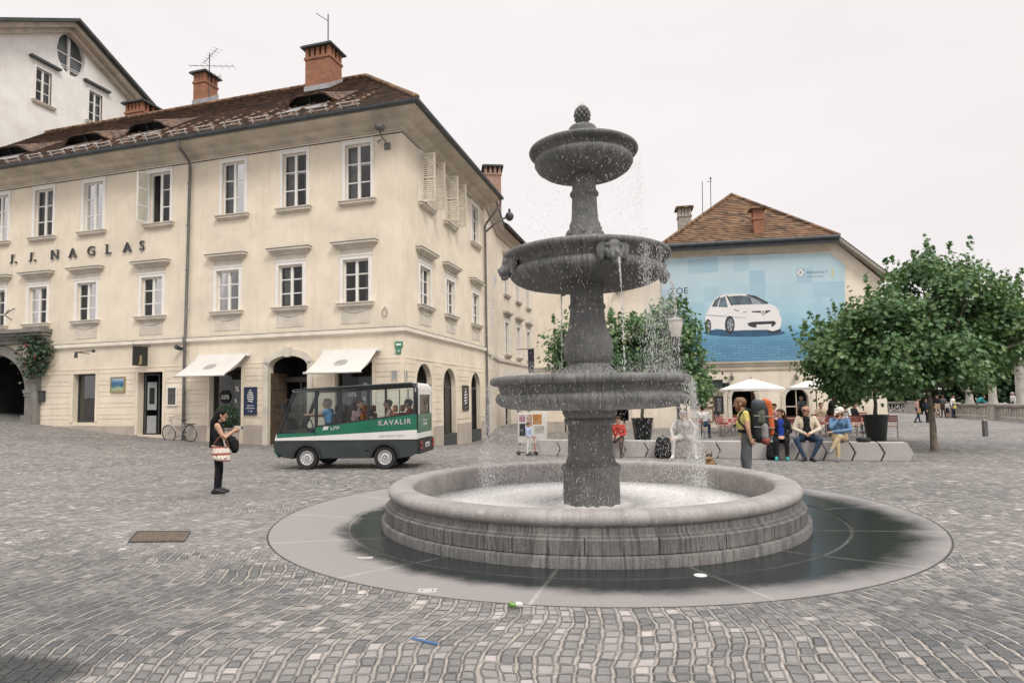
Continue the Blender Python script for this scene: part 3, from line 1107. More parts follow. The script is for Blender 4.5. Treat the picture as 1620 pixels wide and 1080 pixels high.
# ridge and hip caps
m = MB()
def caps(p, q, n_, r):
    p, q = Vector(p), Vector(q)
    for i in range(n_):
        a = p.lerp(q, i / n_); b = p.lerp(q, (i + 1.12) / n_)
        m.tube([a + UP * .02, b + UP * .05], [r, r * .85], 7)
caps(E_, rL, 55, .12); caps(ge + UP * .03, E_, 30, .11)
m.build('ridge_cap', TILE2, roof, smooth=True)

LS = (E_ - ge).cross(dl).normalized()
if LS.z < 0: LS = -LS


def on_roof(px, py):
    return plane(px, py, ge, LS)


def chimney(base, wx, wy, h, parent, slots=4, cap=True, flash=True, foot=1.4, M0=None, mats=None, name='chimney'):
    """brick stack on a roof: shaft, slotted head with piers, slab on top"""
    M = frame3(base, -dl, -nl, UP) if M0 is None else M0
    m = MB(M)
    z1 = h - .75
    m.box(-wx / 2, wx / 2, -wy / 2, wy / 2, -foot, z1)
    m.box(-wx / 2 - .05, wx / 2 + .05, -wy / 2 - .05, wy / 2 + .05, z1, z1 + .12)
    n_ = slots + 1
    for i in range(n_):
        x = -wx / 2 + .09 + (wx - .18) * i / slots
        m.box(x - .09, x + .09, -wy / 2, -wy / 2 + .18, z1 + .12, z1 + .58)
        m.box(x - .09, x + .09, wy / 2 - .18, wy / 2, z1 + .12, z1 + .58)
    for i in range(1, 3):
        y = -wy / 2 + wy * i / 3
        m.box(-wx / 2, -wx / 2 + .16, y - .08, y + .08, z1 + .12, z1 + .58)
        m.box(wx / 2 - .16, wx / 2, y - .08, y + .08, z1 + .12, z1 + .58)
    m.cur = 1
    m.box(-wx / 2 + .22, wx / 2 - .22, -wy / 2 + .22, wy / 2 - .22, z1 + .1, z1 + .59)
    m.box(-wx / 2 - .18, wx / 2 + .18, -wy / 2 - .18, wy / 2 + .18, z1 + .582, z1 + .66)
    m.box(-wx / 2 - .12, wx / 2 + .12, -wy / 2 - .12, wy / 2 + .12, z1 + .66, z1 + .72)
    if flash:
        m.cur = 2
        m.prism([(-wy / 2 - .06, -foot), (wy / 2 + .06, -foot), (wy / 2 + .06, wy * .35 + .25), (-wy / 2 - .06, -wy * .35 + .2)], -wx / 2 - .03, wx / 2 + .03, 'x')
    return m.build(name, mats or [BRICK, COPPER, ZINC], parent)


pA = on_roof(512, 138)
chimney(pA, 1.38, 1.1, 1.95, roof)
pB = on_roof(325, 160)
chimney(pB, .82, 1.0, 1.6, roof, 3)
pC = dep(225, 192, 36.5)
chimney(pC, 1.25, 1.2, 1.0, roof, 4, foot=2.5, flash=False)
# aerials
def aerial(base, h, arms, nm='antenna'):
    m = MB()
    m.tube([base, base + UP * h], .028, 6)
    for z, L, ang, nb in arms:
        d = dl * -math.cos(ang) - nl * -math.sin(ang)
        p = base + UP * z
        m.tube([p - d * L * .45, p + d * L * .55], .016, 5)
        pr = Vector((-d.y, d.x, .0))
        for i in range(nb):
            c = p - d * L * .45 + d * L * i / max(1, nb - 1)
            ll = .18 + .16 * i / max(1, nb)
            m.tube([c - pr * ll, c + pr * ll], .009, 4)
    return m.build(nm, IRON, bld)
aerial(pB + Vector((.35, -.3, -.6)), 3.3, [(3.1, 2.1, .5, 7), (2.55, 2.5, -.35, 8), (2.0, 1.1, -.6, 5)])
m = MB()
tp = pA + UP * 1.85 - dl * .25
m.tube([tp, tp + UP * 1.9], .03, 6)
m.tube([tp + UP * 1.55, tp + UP * 2.0 - dl * -.62 + nl * .1], .018, 5)
m.build('antenna', IRON, bld)


# low shed dormers: dark vent openings under a lifted strip of roof
def dormer(px, py, wid, hgt=.46):
    p = on_roof(px, py)
    up = (E_ - ge); up = up - dl * up.dot(dl); up.normalize()
    M = frame3(p, -dl, up, LS)
    m = MB(M)
    a = wid / 2
    # curved-up roof strip, front edge raised
    n_ = 10
    for i in range(n_):
        x0 = -a * 1.55 + 3.1 * a * i / n_; x1 = -a * 1.55 + 3.1 * a * (i + 1) / n_
        f = lambda x: hgt * smst(a * 1.6, a * .72, abs(x)) + .03
        m.quad((x0, -.15, f(x0)), (x1, -.15, f(x1)), (x1, 1.9, .03), (x0, 1.9, .03))
        m.quad((x0, -.15, f(x0)), (x1, -.15, f(x1)), (x1, -.15, f(x1) - .09), (x0, -.15, f(x0) - .09))
    m.cur = 1
    m.quad((-a * 1.5, .25, 0), (a * 1.5, .25, 0), (a * 1.5, .25, .02), (a * .8, .25, hgt - .1), (-a * .8, .25, hgt - .1), (-a * 1.5, .25, .02))
    m.cur = 2
    m.add([(-a * .95, .2, .015), (a * .95, .2, .015), (a * 1.25, -.9, .035), (-a * 1.0, -.9, .035)], [(0, 1, 2, 3)])
    m.cur = 3
    m.box(-a * .2, -a * .2 + .05, .1, .2, .02, hgt - .12)
    m.build('dormer', [TILE, DARK, ZINC, IRON], roof)
for px, py, wd in ((495, 166, 1.7), (238, 208, 1.7), (140, 226, 1.9), (20, 246, 1.9)):
    dormer(px, py, wd)
# white snow-guard rails above the gutter
upv = (E_ - ge); upv = upv - dl * upv.dot(dl); upv.normalize()
s = 1.3
first = None
while s < 24.5:
    b0 = CC + nl * 1.08 + UP * EZ + dl * s + upv * .28
    if first is None:
        M = frame3((0, 0, 0), -dl, upv, LS)
        m = MB(M)
        for z in (.10, .22):
            m.tube([(0, 0, z), (-.95, 0, z)], .020, 6)
        for x in (-.12, -.83): m.box(x - .010, x + .010, -.01, .05, -.02, .25)
        first = m.build('snow_guard', mat('weathered_white_rail', (.55, .53, .50), .6, .2, 9), bld, world=False)
        o = first
    else:
        o = first.copy(); COL.objects.link(o)
    o.location = chain(bld).inverted() @ b0
    s += 1.32
# pale rows of snow hooks running up the slope
for i in range(17):
    s = 1.9 + i * .93
    m = MB()
    for j in range(9):
        p = CC + nl * 1.08 + UP * EZ + dl * (s + (.05 if j % 2 else -.05)) + upv * (.75 + j * .26)
        if (p - ge).dot(dl) < (j * .26 + .75) * .8: continue
        m.box(-.05, .05, -.07, .07, .035, .075, frame3(p, -dl, upv, LS))
    if len(m.v) > 24:
        a_ = CC + nl * 1.08 + UP * EZ + dl * s
        m.tube([a_ + upv * .75 + LS * .03, a_ + upv * (.75 + .26 * (len(m.v) // 8)) + LS * .03], .008, 4)
        m.build('snow_hook_row', mat('faded_tile', (.24, .15, .10), .85, .3, 5), roof)
# zinc strip at the hip foot
# ------- windows
cu = [0, 4, 0, 0, 2, 2, 1, 0]
for i, s in enumerate(UPW):
    window(ML, bld, s - hw, s + hw, 9.5, 11.75, 3, curtain=cu[i] | (1 if i in (4, 5, 6) else 0), opened=(i == 3), seed=i)
cu = [0, 2, 0, 2, 3, 3, 2, 0]
for i, s in enumerate(LOW):
    window(ML, bld, s - hw, s + hw, 5.5, 7.2, 3, lintel=True, curtain=cu[i], apron=i > 1, seed=i + 20)
for i, s in enumerate(RUP):
    sh = [(86, s - hw - .04), (93, s + hw + .04)] if i < 2 else None
    window(MR, bld, s - hw, s + hw, 9.75, 11.75, 3, curtain=1, shutters=sh, seed=i + 40)
for i, s in enumerate(RLO):
    window(MR, bld, s - hw, s + hw, 5.55, 7.15, 3, lintel=True, apron=True, curtain=3, seed=i + 50)
# ------- downpipes with hopper bends
m = MB(ML)
m.tube([(9.55, 1.03, 12.5), (9.56, 1.0, 12.25), (9.78, .22, 11.95), (9.82, .12, 11.75), (9.86, .12, 8), (9.9, .14, 4.6), (9.9, .22, 4.45), (9.92, .14, 4.2), (9.95, .12, .1)], .062, 10)
for z in (11.0, 9.2, 7.3, 5.6, 3.9, 2.2): m.tube([(9.84 + (11.7 - z) * .01, .12, z), (9.84 + (11.7 - z) * .01, .12, z + .05)], .078, 10)
m.build('downpipe', PIPE, bld, smooth=True, auto=40)
m = MB(MR)
m.tube([(10.5, 1.03, 12.5), (10.5, 1.0, 12.2), (10.5, .25, 11.3), (10.5, .12, 11.1), (10.5, .12, -.6)], .06, 10)
for z in (10.0, 8.3, 6.6, 5, 3.2): m.tube([(10.5, .12, z), (10.5, .12, z + .05)], .076, 10)
m.cur = 1
m.tube([(10.5, .12, 1.7), (10.5, .12, -.6)], .085, 10)
m.build('downpipe', [PIPE, IRON], bld, smooth=True, auto=40)
# ------- lettering on the wall
def letter_mb(M, body, s0, s1, z0, h, mats_):
    """slab-serif capitals standing off the wall; s decreases to the right"""
    m = MB()
    n_ = len(body)
    for i, ch in enumerate(body):
        if ch == ' ': continue
        vs, fs = text_mesh(ch, h * 1.42, .025)
        xs = [v[0] for v in vs]; w0, w1 = min(xs), max(xs); zs_ = [v[2] for v in vs]; z00, z01 = min(zs_), max(zs_)
        s = s0 + (s1 - s0) * i / (n_ - 1)
        MM = M @ Matrix.Translation((s, .06, z0)) @ Matrix.Scale(-1, 4, (1, 0, 0)) @ Matrix.Scale(-1, 4, (0, 1, 0))
        sc = h / (z01 - z00) if ch != '.' else 1
        m.add([((v[0] - (w0 + w1) / 2) * (1.15 if ch != '.' else 1), v[1], (v[2] - z00) * sc) for v in vs], fs, MM)
        ser = {'J': [(.12, h)], 'N': [(-.15, 0), (.15, h), (-.15, h)], 'A': [(-.16, 0), (.16, 0)], 'L': [(-.12, h), (-.12, 0)], 'G': [(.12, h * .45)], 'S': []}.get(ch, [])
        for x, z in ser: m.box(x - .075, x + .075, -.03, .03, z - .022 if z else 0, z + .0 if z else .04, MM)
    return m
body = [('J', 20.02), ('.', 19.72), ('J', 18.83), ('.', 18.53), ('N', 17.34), ('A', 16.28), ('G', 15.2), ('L', 14.2), ('A', 13.17), ('S', 12.36)]
for ch, s in body:
    if ch == '.':
        m = MB(ML); m.box(s - .04, s + .04, .03, .09, 8.4, 8.48); m.build('full_stop', IRON, bld)
    else:
        letter_mb(ML, ch + ' ', s, s - 1, 8.4, .42, None).build('letter', IRON, bld)
# ------- stone portal at the far end
m = MB(ML)
a, b, d = 18.75, 22.6, 4.15
pi_ = arch_pts(a, b, d, 1.8, 20); po = arch_pts(a - .45, b + .45, d + .42, 2.2, 20)
for i in range(20):
    p, q2, r_, s_ = pi_[i], pi_[i + 1], po[i + 1], po[i]
    for y in (.16,):
        m.quad((p[0], y, p[1]), (q2[0], y, q2[1]), (r_[0], y, r_[1]), (s_[0], y, s_[1]))
    m.quad((p[0], .16, p[1]), (q2[0], .16, q2[1]), (q2[0], -.3, q2[1]), (p[0], -.3, p[1]))
    m.quad((r_[0], .16, r_[1]), (s_[0], .16, s_[1]), (s_[0], 0, s_[1]), (r_[0], 0, r_[1]))
for x0, x1 in ((a - .45, a), (b, b + .45)):
    m.box(x0, x1, -.3, .16, -.2, 2.35)
    m.box(x0 - .06, x1 + .06, -.3, .22, 2.35, 2.5); m.box(x0 - .03, x1 + .03, -.3, .19, 2.2, 2.35)
    m.box(x0 - .1, x1 + .08, -.3, .26, -.2, 1.35)
m.box(17.95, 18.29, 0, .22, -.2, 4.6); m.box(23.1, 23.5, 0, .22, -.2, 4.6)
# entablature
m.box(17.5, 24, 0, .2, 4.6, 4.8); m.box(17.5, 24, 0, .3, 4.8, 4.92); m.box(17.45, 24.05, 0, .45, 4.92, 5.06); m.box(17.4, 24.1, 0, .6, 5.06, 5.22)
mid_ = (a + b) / 2
m.prism([(mid_ - .22, 4.05), (mid_ + .22, 4.05), (mid_ + .3, 4.6), (mid_ - .3, 4.6)], 0, .26, 'y')
portal = m.build('portal', PORT, bld)
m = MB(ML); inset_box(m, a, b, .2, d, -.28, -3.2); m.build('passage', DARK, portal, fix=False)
# hanging greenery over the portal corner comes later as plants
# ------- ground floor openings
def shop(M, parent, a, b, c, d, name='shop_window', door=False, depth=.24):
    m = MB(M)
    ring_frame(m, a, b, c, d, .07, -depth - .05, -depth + .02)
    m.cur = 1
    inset_box(m, a, b, c, d, -depth - .05, -2.2)
    w_ = m.build(name, [IRON, DARK], parent)
    m = MB(M)
    m.quad((a + .06, -depth - .01, c + .06), (b - .06, -depth - .01, c + .06), (b - .06, -depth - .01, d - .06), (a + .06, -depth - .01, d - .06))
    m.build('pane', SHOPG, w_)
    return w_
shop(ML, bld, 14.8, 16.07, .99, 3.13)
sw1 = shop(ML, bld, 7.2, 8.75, .8, 3.2)
sw2 = shop(ML, bld, 1.3, 2.9, .8, 3.2)
STICK = mat('white_lettering', (.75, .75, .74), .6, .05, 5)
BLUEP = mat('navy_poster', (.016, .028, .075), .45, .15, 5)
GREYB = mat('grey_board', (.30, .31, .31), .6, .1, 5)


def put_text(m, M, body, s, o, z, h, sp=1.0, flip=True, align='CENTER'):
    """flat lettering on a facade whose first axis runs to the left (flip) or to the right"""
    vs, fs = text_mesh(body, h * 1.4, .002, sp, align)
    k = -1 if flip else 1
    m.add([(s + k * v[0], o + (-v[1] if True else 0), z + v[2]) for v in vs], fs, M)


for w_, s0 in ((sw1, 7.98), (sw2, 2.1)):
    m = MB(ML)
    m.tube([(s0 + .2, -.205, 2.0), (s0 + .2, -.200, 2.0)], .27, 24)
    m.cur = 1
    put_text(m, ML, '-50%', s0 + .2, -.19, 1.90, .17)
    m.build('window_sticker', [DARK, STICK], w_)
    for tx, ds, z, h in (('%', -.42, 2.2, .22), ('%', -.36, 1.75, .14), ('SALE', .1, 1.0, .1)):
        m = MB(ML); put_text(m, ML, tx, s0 + ds, -.19, z, h); m.build('window_sticker', STICK, w_)
# displays standing inside
for s0 in (7.9, 2.0):
    m = MB(ML); m.box(s0 - .5, s0 + .4, -1.0, -.9, .9, 2.7); m.build('shop_display', GREYB, bld)
# open doorway beside the hanging sign
m = MB(ML)
a, b, c, d = 11.15, 12.45, .45, 3.11
inset_box(m, a, b, c, d, -.28, -2.4)
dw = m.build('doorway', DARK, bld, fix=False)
m = MB(ML @ Matrix.Translation((b - .05, -.3, 0)) @ Matrix.Rotation(R(22), 4, 'Z'))
ring_frame(m, -.62, 0, .5, 3.05, .06, -.03, .03)
m.cur = 1; m.box(-.5, -.12, .032, .04, 1.5, 2.7); m.box(-.5, -.12, .032, .04, .5, 1.25)
m.cur = 2; m.box(-.42, -.2, .042, .046, 1.75, 2.45)
m.build('door_leaf', [IRON, GREYB, DARK], dw)
# wide gateway with timber doors set back
m = MB(ML)
a, b, c, d = 4.1, 5.9, -.1, 3.56
inset_box(m, a, b, c, d, -.28, -1.9)
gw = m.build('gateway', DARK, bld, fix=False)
m = MB(ML)
pi_ = arch_pts(a, b, d, .42, 14); po = arch_pts(a - .24, b + .24, d + .26, .5, 14)
for i in range(14):
    p, q2, r_, s_ = pi_[i], pi_[i + 1], po[i + 1], po[i]
    m.quad((p[0], .07, p[1]), (q2[0], .07, q2[1]), (r_[0], .07, r_[1]), (s_[0], .07, s_[1]))
    m.quad((p[0], .07, p[1]), (q2[0], .07, q2[1]), (q2[0], -.02, q2[1]), (p[0], -.02, p[1]))
    m.quad((r_[0], .07, r_[1]), (s_[0], .07, s_[1]), (s_[0], -.02, s_[1]), (r_[0], -.02, r_[1]))
m.box(a - .24, a, -.02, .07, -.1, d - .42 + .18); m.box(b, b + .24, -.02, .07, -.1, d - .42 + .18)
m.prism([(4.9, d - .05), (5.1, d - .05), (5.16, d + .34), (4.84, d + .34)], -.02, .11, 'y')
m.build('gate_surround', TRIM, gw)
m = MB(ML)
m.box(a, b, -.95, -.85, 2.55, 2.75); m.box(4.96, 5.04, -.95, -.85, 0, 2.55); m.box(a, a + .1, -.95, -.85, 0, 2.55)
for i in range(3): m.box(a + .15, 4.9, -.93, -.88, .25 + i * .75, .85 + i * .75)
m.build('gate_leaf', DARKW, gw)
m = MB(ML @ Matrix.Translation((b, -.1, 0)) @ Matrix.Rotation(R(80), 4, 'Z'))
m.box(-.85, 0, -.03, .03, 0, 2.9)
for i in range(4): m.box(-.75, -.1, .03, .05, .2 + i * .68, .75 + i * .68)
m.build('gate_leaf', mat('brown_wood', (.085, .06, .042), .6, .3, 5), gw)
# arched shop openings round the corner
for i, (a, b, c, d, ar) in enumerate(grr):
    m = MB(MR)
    pts = arch_pts(a, b, d, ar, 16); ins = arch_pts(a + .07, b - .07, d - .07, ar - .03, 16)
    for k in range(16):
        m.quad((pts[k][0], -.22, pts[k][1]), (pts[k + 1][0], -.22, pts[k + 1][1]), (ins[k + 1][0], -.22, ins[k + 1][1]), (ins[k][0], -.22, ins[k][1]))
    m.box(a, a + .07, -.27, -.21, c, d - ar); m.box(b - .07, b, -.27, -.21, c, d - ar)
    m.box(a + .07, b - .07, -.26, -.21, 2.25, 2.33); m.box((a + b) / 2 - .03, (a + b) / 2 + .03, -.26, -.21, c, 2.25)
    m.box(a, b, -.2, .04, c, .22)
    m.cur = 1
    inset_box(m, a, b, c, d, -.28, -2.5)
    aw = m.build('arched_window', [IRON, DARK], bld, fix=False)
    m = MB(MR)
    m.quad(*[(p[0], -.24, p[1]) for p in [(a, .2)] + pts + [(b, .2)]])
    m.build('pane', SHOPG, aw)
# ------------------------------------------------------------------ street houses beyond the corner
B0 = CC + dr * TEND
def row_house(o0, az, length, eave, name, label, rows, mat_, first=1.6, gap=3.1, roofm=TILE, over=.75, depth=9., rise=4.2, arches=True):
    d = Vector((math.sin(az), math.cos(az), 0)); n = Vector((math.cos(az), -math.sin(az), 0))
    M = frame3(o0, d, n, UP)
    t = thing(name, o0, label, 'building')
    holes = []
    s = first
    cols = []
    while s < length - .7:
        cols.append(s); s += gap
    for s in cols:
        for z0, z1, ln in rows: holes.append((s - .5, s + .5, z0, z1, 0))
    gh = [(s - .7, s + .7, -.4, 2.7, .7) for s in cols] if arches else []
    m = MB(M)
    wall(m, 0, length, -1.2, eave, holes + gh, .25)
    m.quad((0, 0, -1), (0, -depth, -1), (0, -depth, eave), (0, 0, eave))
    m.quad((length, 0, -1), (length, -depth, -1), (length, -depth, eave), (length, 0, eave))
    m.build('wall', mat_, t, fix=False)
    m = MB(M)
    m.prism([(-.02, eave - .7), (.1, eave - .68), (.16, eave - .5), (.4, eave - .3), (.5, eave - .2), (.5, eave - .12), (-.02, eave - .1)], 0, length, 'x')
    m.build('cornice', CORN, t)
    m = MB(M)
    m.prism([(-.01, 4.2), (.1, 4.22), (.12, 4.42), (-.01, 4.46)], 0, length, 'x')
    m.build('string_course', BAND, t)
    m = MB(M)
    m.tube([(0, over, eave - .02), (length, over, eave - .02)], .09, 8)
    m.build('gutter', COPPER, t)
    m = MB()
    P = lambda s, o, z: M @ Vector((s, o, z))
    tiled(m, P(-.3, over, eave), P(length, over, eave), P(length, -depth / 2, eave + rise), P(-.3, -depth / 2, eave + rise), .3)
    m.quad(P(-.3, -depth / 2, eave + rise), P(length, -depth / 2, eave + rise), P(length, -depth - .5, eave), P(-.3, -depth - .5, eave))
    m.quad(P(0, over, eave - .04), P(length, over, eave - .04), P(length, 0, eave - .04), P(0, 0, eave - .04))
    m.quad(P(0, 0, eave), P(0, -depth, eave), P(0, -depth / 2, eave + rise))
    r_ = m.build('roof', roofm, t, fix=False)
    k = 0
    for s in cols:
        for z0, z1, ln in rows:
            window(M, t, s - .5, s + .5, z0, z1, 3, lintel=ln, curtain=[1, 3, 0, 2][k % 4], seed=k + 100); k += 1
    for a, b, c, dd, ar in gh:
        m = MB(M); inset_box(m, a, b, c, dd, -.24, -1.2); m.build('doorway', DARK, t, fix=False)
    return t, M, r_


az2 = R(4.3)
hA, MA, rA = row_house(B0 + dr * .02, az2, 7.3, 13.1, 'street_house', 'narrow cream house joined to the far end of the corner building', [], CREAM, arches=False, over=.5, rise=3.4)
d2 = Vector((math.sin(az2), math.cos(az2), 0))
B1 = B0 + d2 * 7.35
hB, MBB, rB = row_house(B1, .2506, 15.5, 13.2, 'street_house', 'long pale cream street house with two rows of narrow windows', [(4.75, 7.0, True), (8.9, 11.1, True)], CREAM2, first=2.2, gap=3.3)
B2 = B1 + dr * 15.6
hC, MC, rC = row_house(B2, .30, 14, 12.3, 'street_house', 'farthest pale house along the street behind the leafy fountain tree', [(4.9, 6.9, False), (8.4, 10.2, False)], CREAM2, first=1.8, gap=2.9)
pD = dep(779, 300, 44)
chimney(pD, 1.15, 1.2, 1.6, rA, 3, foot=5.0, flash=False, M0=frame3(pD, Vector((1, .1, 0)).normalized(), Vector((-.1, 1, 0)).normalized(), UP), mats=[mat('pale_brick', (.34, .22, .17), .9, .25, 6), COPPER, ZINC])
# lamp on a bracket above the street
lp = thing('wall_lamp', MA @ Vector((.7, 0, 11.2)), 'dark round lamp on a bracket high on the narrow cream house', 'lamp')
m = MB()
a = MA @ Vector((.7, 0, 11.0)); b = dep(806, 341, a.y + .2)
m.tube([a, a.lerp(b, .5) + UP * .12, b], .06, 8)
m.build('arm', PIPE, lp)
m = MB(); m.smooth = True
m.ell(b - UP * .05, (.24, .24, .26), 12, 8); m.tube([b + UP * .2, b + UP * .38], .07, 8)
m.build('lamp_shade', IRON, lp, smooth=True)

# ------------------------------------------------------------------ gabled white house at the top left
oG = Vector((-28.0, 38.0, 0))
MG = frame3(oG, dr, nr, UP)
def PG(px, py, o=0.):
    p = plane(px, py, oG + nr * o, nr) - oG
    return p.dot(dr), p.z
gh_ = thing('gabled_house', oG, 'tall white gabled house with an oval attic window behind the brown roof', 'building')
pk = PG(127, 34, 1.1); le = (PG(0, 42, 1.1)[0] - 5.5, PG(0, 42, 1.1)[1] - 2.9); ri = (PG(250, 170, 1.1)[0] + 2.0, PG(250, 170, 1.1)[1] - 1.1)
oc = PG(113, 88)
orx, ory = .98, 1.32
m = MB(MG)
wh = [PG(69, 138), PG(151, 172)]
hs = [(s - .5, s + .5, z - 1.05, z + 1.05, 0) for s, z in wh]
# wall built as strips round the openings: gable outline sampled along s
def gable_z(s): return pk[1] + (le[1] - pk[1]) * (pk[0] - s) / (pk[0] - le[0]) if s < pk[0] else pk[1] + (ri[1] - pk[1]) * (s - pk[0]) / (ri[0] - pk[0])
xs = sorted({le[0], pk[0], ri[0], *[h[0] for h in hs], *[h[1] for h in hs], *[oc[0] - orx + 2 * orx * i / 16 for i in range(17)]})
for i in range(len(xs) - 1):
    a, b = xs[i], xs[i + 1]; mdl = (a + b) / 2
    segs = [(-1., -1., gable_z(a), gable_z(b))]
    for h in hs:
        if h[0] < mdl < h[1]: segs = [(-1., -1., h[2], h[2]), (h[3], h[3], gable_z(a), gable_z(b))]
    if abs(mdl - oc[0]) < orx:
        f = lambda s: ory * math.sqrt(max(0, 1 - ((s - oc[0]) / orx) ** 2))
        segs = [(-1., -1., oc[1] - f(a), oc[1] - f(b)), (oc[1] + f(a), oc[1] + f(b), gable_z(a), gable_z(b))]
    for z0, z1, z2, z3 in segs: m.quad((a, 0, z0), (b, 0, z1), (b, 0, z3), (a, 0, z2))
for i in range(32):
    a0 = 2 * PI * i / 32; a1 = 2 * PI * (i + 1) / 32
    p = (oc[0] + orx * math.cos(a0), oc[1] + ory * math.sin(a0)); q2 = (oc[0] + orx * math.cos(a1), oc[1] + ory * math.sin(a1))
    m.quad((p[0], 0, p[1]), (q2[0], 0, q2[1]), (q2[0], -.45, q2[1]), (p[0], -.45, p[1]))
# left flank
m.quad((le[0], 0, -1), (le[0], -9, -1), (le[0], -9, le[1]), (le[0], 0, le[1]))
m.build('wall', WHITEWALL, gh_, fix=False)
m = MB(MG)
for p, q2 in ((le, pk), (pk, ri)):
    for o0, o1, dz in ((0, .35, .15), (0, .75, .45)):
        m.add([(p[0], o0, p[1] - .75 + dz), (q2[0], o0, q2[1] - .75 + dz), (q2[0], o1, q2[1] - .75 + dz), (p[0], o1, p[1] - .75 + dz),
               (p[0], o0, p[1] - .45 + dz), (q2[0], o0, q2[1] - .45 + dz), (q2[0], o1, q2[1] - .45 + dz), (p[0], o1, p[1] - .45 + dz)],
              [(0, 1, 2, 3), (4, 5, 6, 7), (2, 3, 7, 6), (0, 1, 5, 4), (0, 3, 7, 4), (1, 2, 6, 5)])
m.build('verge_moulding', CORN, gh_)
m = MB(MG)
for p, q2 in ((le, pk), (pk, ri)):
    d = Vector((q2[0] - p[0], q2[1] - p[1]))
    m.add([(p[0], 1.1, p[1]), (q2[0], 1.1, q2[1]), (q2[0], 1.1, q2[1] + .2), (p[0], 1.1, p[1] + .2),
           (p[0], -9, p[1]), (q2[0], -9, q2[1]), (q2[0], -9, q2[1] + .2), (p[0], -9, p[1] + .2)],
          [(0, 1, 2, 3), (4, 5, 6, 7), (0, 1, 5, 4), (2, 3, 7, 6)])
m.build('roof', mat('dark_slate', (.05, .055, .055), .7, .3, 3), gh_)
m = MB(MG)
m.add([(oc[0] + orx * math.cos(2 * PI * i / 24), -.3, oc[1] + ory * math.sin(2 * PI * i / 24)) for i in range(24)], [list(range(24))])
ow = m.build('oval_window', mat('attic_glass', (.10, .115, .12), .15, .3, 1.5), gh_, fix=False)
m = MB(MG)
m.box(oc[0] - .09, oc[0] + .09, -.29, -.2, oc[1] - ory, oc[1] + ory)
m.box(oc[0] - orx, oc[0] + orx, -.29, -.24, oc[1] - .04, oc[1] + .04)
for k in range(2): m.box(oc[0] - orx * .8, oc[0] + orx * .8, -.2, -.16, oc[1] - .8 - .14 * k, oc[1] - .76 - .14 * k)
m.build('glazing_bar', WHITE, ow)
for i, (s, z) in enumerate(wh):
    w_ = window(MG, gh_, s - .5, s + .5, z - 1.05, z + 1.05, 3, curtain=3, seed=200 + i)
    m = MB(MG); m.box(s - .95, s + .95, 0, .25, z + 1.45, z + 1.58); m.build('lintel', COPPER, w_)
# small grey lean-to roof between the two houses
m = MB()
pp = [dep(0, 226, 33), dep(62, 204, 34), dep(0, 214, 36)]
# ------------------------------------------------------------------ house with the big poster
O4 = Vector((12.6, 34.0, 0)); u4 = Vector((.986, -.166, 0)).normalized(); n4 = Vector((-.166, -.986, 0)).normalized()
M4 = frame3(O4, u4, n4, UP)
def P4(px, py, o=0.):
    p = plane(px, py, O4 + n4 * o, n4) - O4
    return p.dot(u4), p.z
ph = thing('poster_house', O4, 'cream house with an orange tiled half hipped roof carrying a blue poster', 'building')
uL, zE = P4(1052, 390); uR, zE2 = P4(1312, 380)
zE = (zE + zE2) / 2
vR = P4(1404, 440); vL = (uL - (vR[0] - uR), vR[1])
U0, U1 = -11.5, vR[0] - .35
ar1 = P4(1261, 640); ar2 = P4(1177, 645)
holes4 = [(ar1[0] - .58, ar1[0] + .58, .5, 2.02, .55), (ar2[0] - .62, ar2[0] + .62, -.2, 2.15, .6)]
for u in (-8.9, -6.9): holes4.append((u - .6, u + .6, .3, 2.3, .5))
m = MB(M4)
zc = vL[1]
wall(m, U0, U1, -.6, 3.4, holes4, .35)
m.quad((U0, 0, 3.4), (U1, 0, 3.4), (U1, 0, zc), (U0, 0, zc))
m.quad((U0, 0, zc), (U1, 0, zc), (uR + .1, 0, zE), (uL - .1, 0, zE))
m.quad((U1, 0, -.6), (U1, -9, -.6), (U1, -9, zc), (U1, 0, zc))
m.build('wall', plaster('old_cream_plaster', (.80, .72, .60), (.42, .36, .30), .6), ph, fix=False)
m = MB(M4)
m.box(U0, U1 + .05, 0, .14, 3.28, 3.42); m.box(U0, U1 + .08, 0, .22, 3.42, 3.5); m.box(U0, U1 + .02, 0, .08, 3.05, 3.28)
m.box(uL, uR, 0, .1, zE - .62, zE - .55)
# eave board and raking verge boards
m.box(uL - .1, uR + .1, 0, .5, zE - .16, zE - .06)
m.build('cornice', CORN, ph)
pkx = P4(1157, 309, -4.6)
m = MB()
Q = lambda u, o, z: M4 @ Vector((u, o, z))
e0, e1 = Q(uL - .3, .62, zE - .02), Q(uR + .3, .62, zE - .02)
pk4 = Q(pkx[0], -4.6, pkx[1]); pb = Q(pkx[0], -13, pkx[1])
tiled(m, e0, e1, pk4, pk4, .24, .035)
vr0, vl0 = Q(vR[0] + .1, .5, vR[1]), Q(vL[0], .5, vL[1])
tiled(m, vr0, Q(vR[0] + .1, -13, vR[1]), pb, e1, .3)
m.quad(e1, pk4, pb); m.quad(e0, pk4, pb)
tiled(m, vl0, Q(vL[0], -13, vL[1]), pb, e0, .3)
rf4 = m.build('roof', TILE2, ph, fix=False)
m = MB()
caps(e0, pk4, 18, .12); caps(e1, pk4, 20, .12)
m.build('ridge_cap', TILE2, rf4, smooth=True)
m = MB()
m.tube([e0 + n4 * .06 - UP * .03, e1 + n4 * .06 - UP * .03], .10, 8)
m.M = M4; m.box(uL - .25, uR + .25, .5, .58, zE - .34, zE - .10)
m.build('gutter', COPPER, ph)
m = MB()
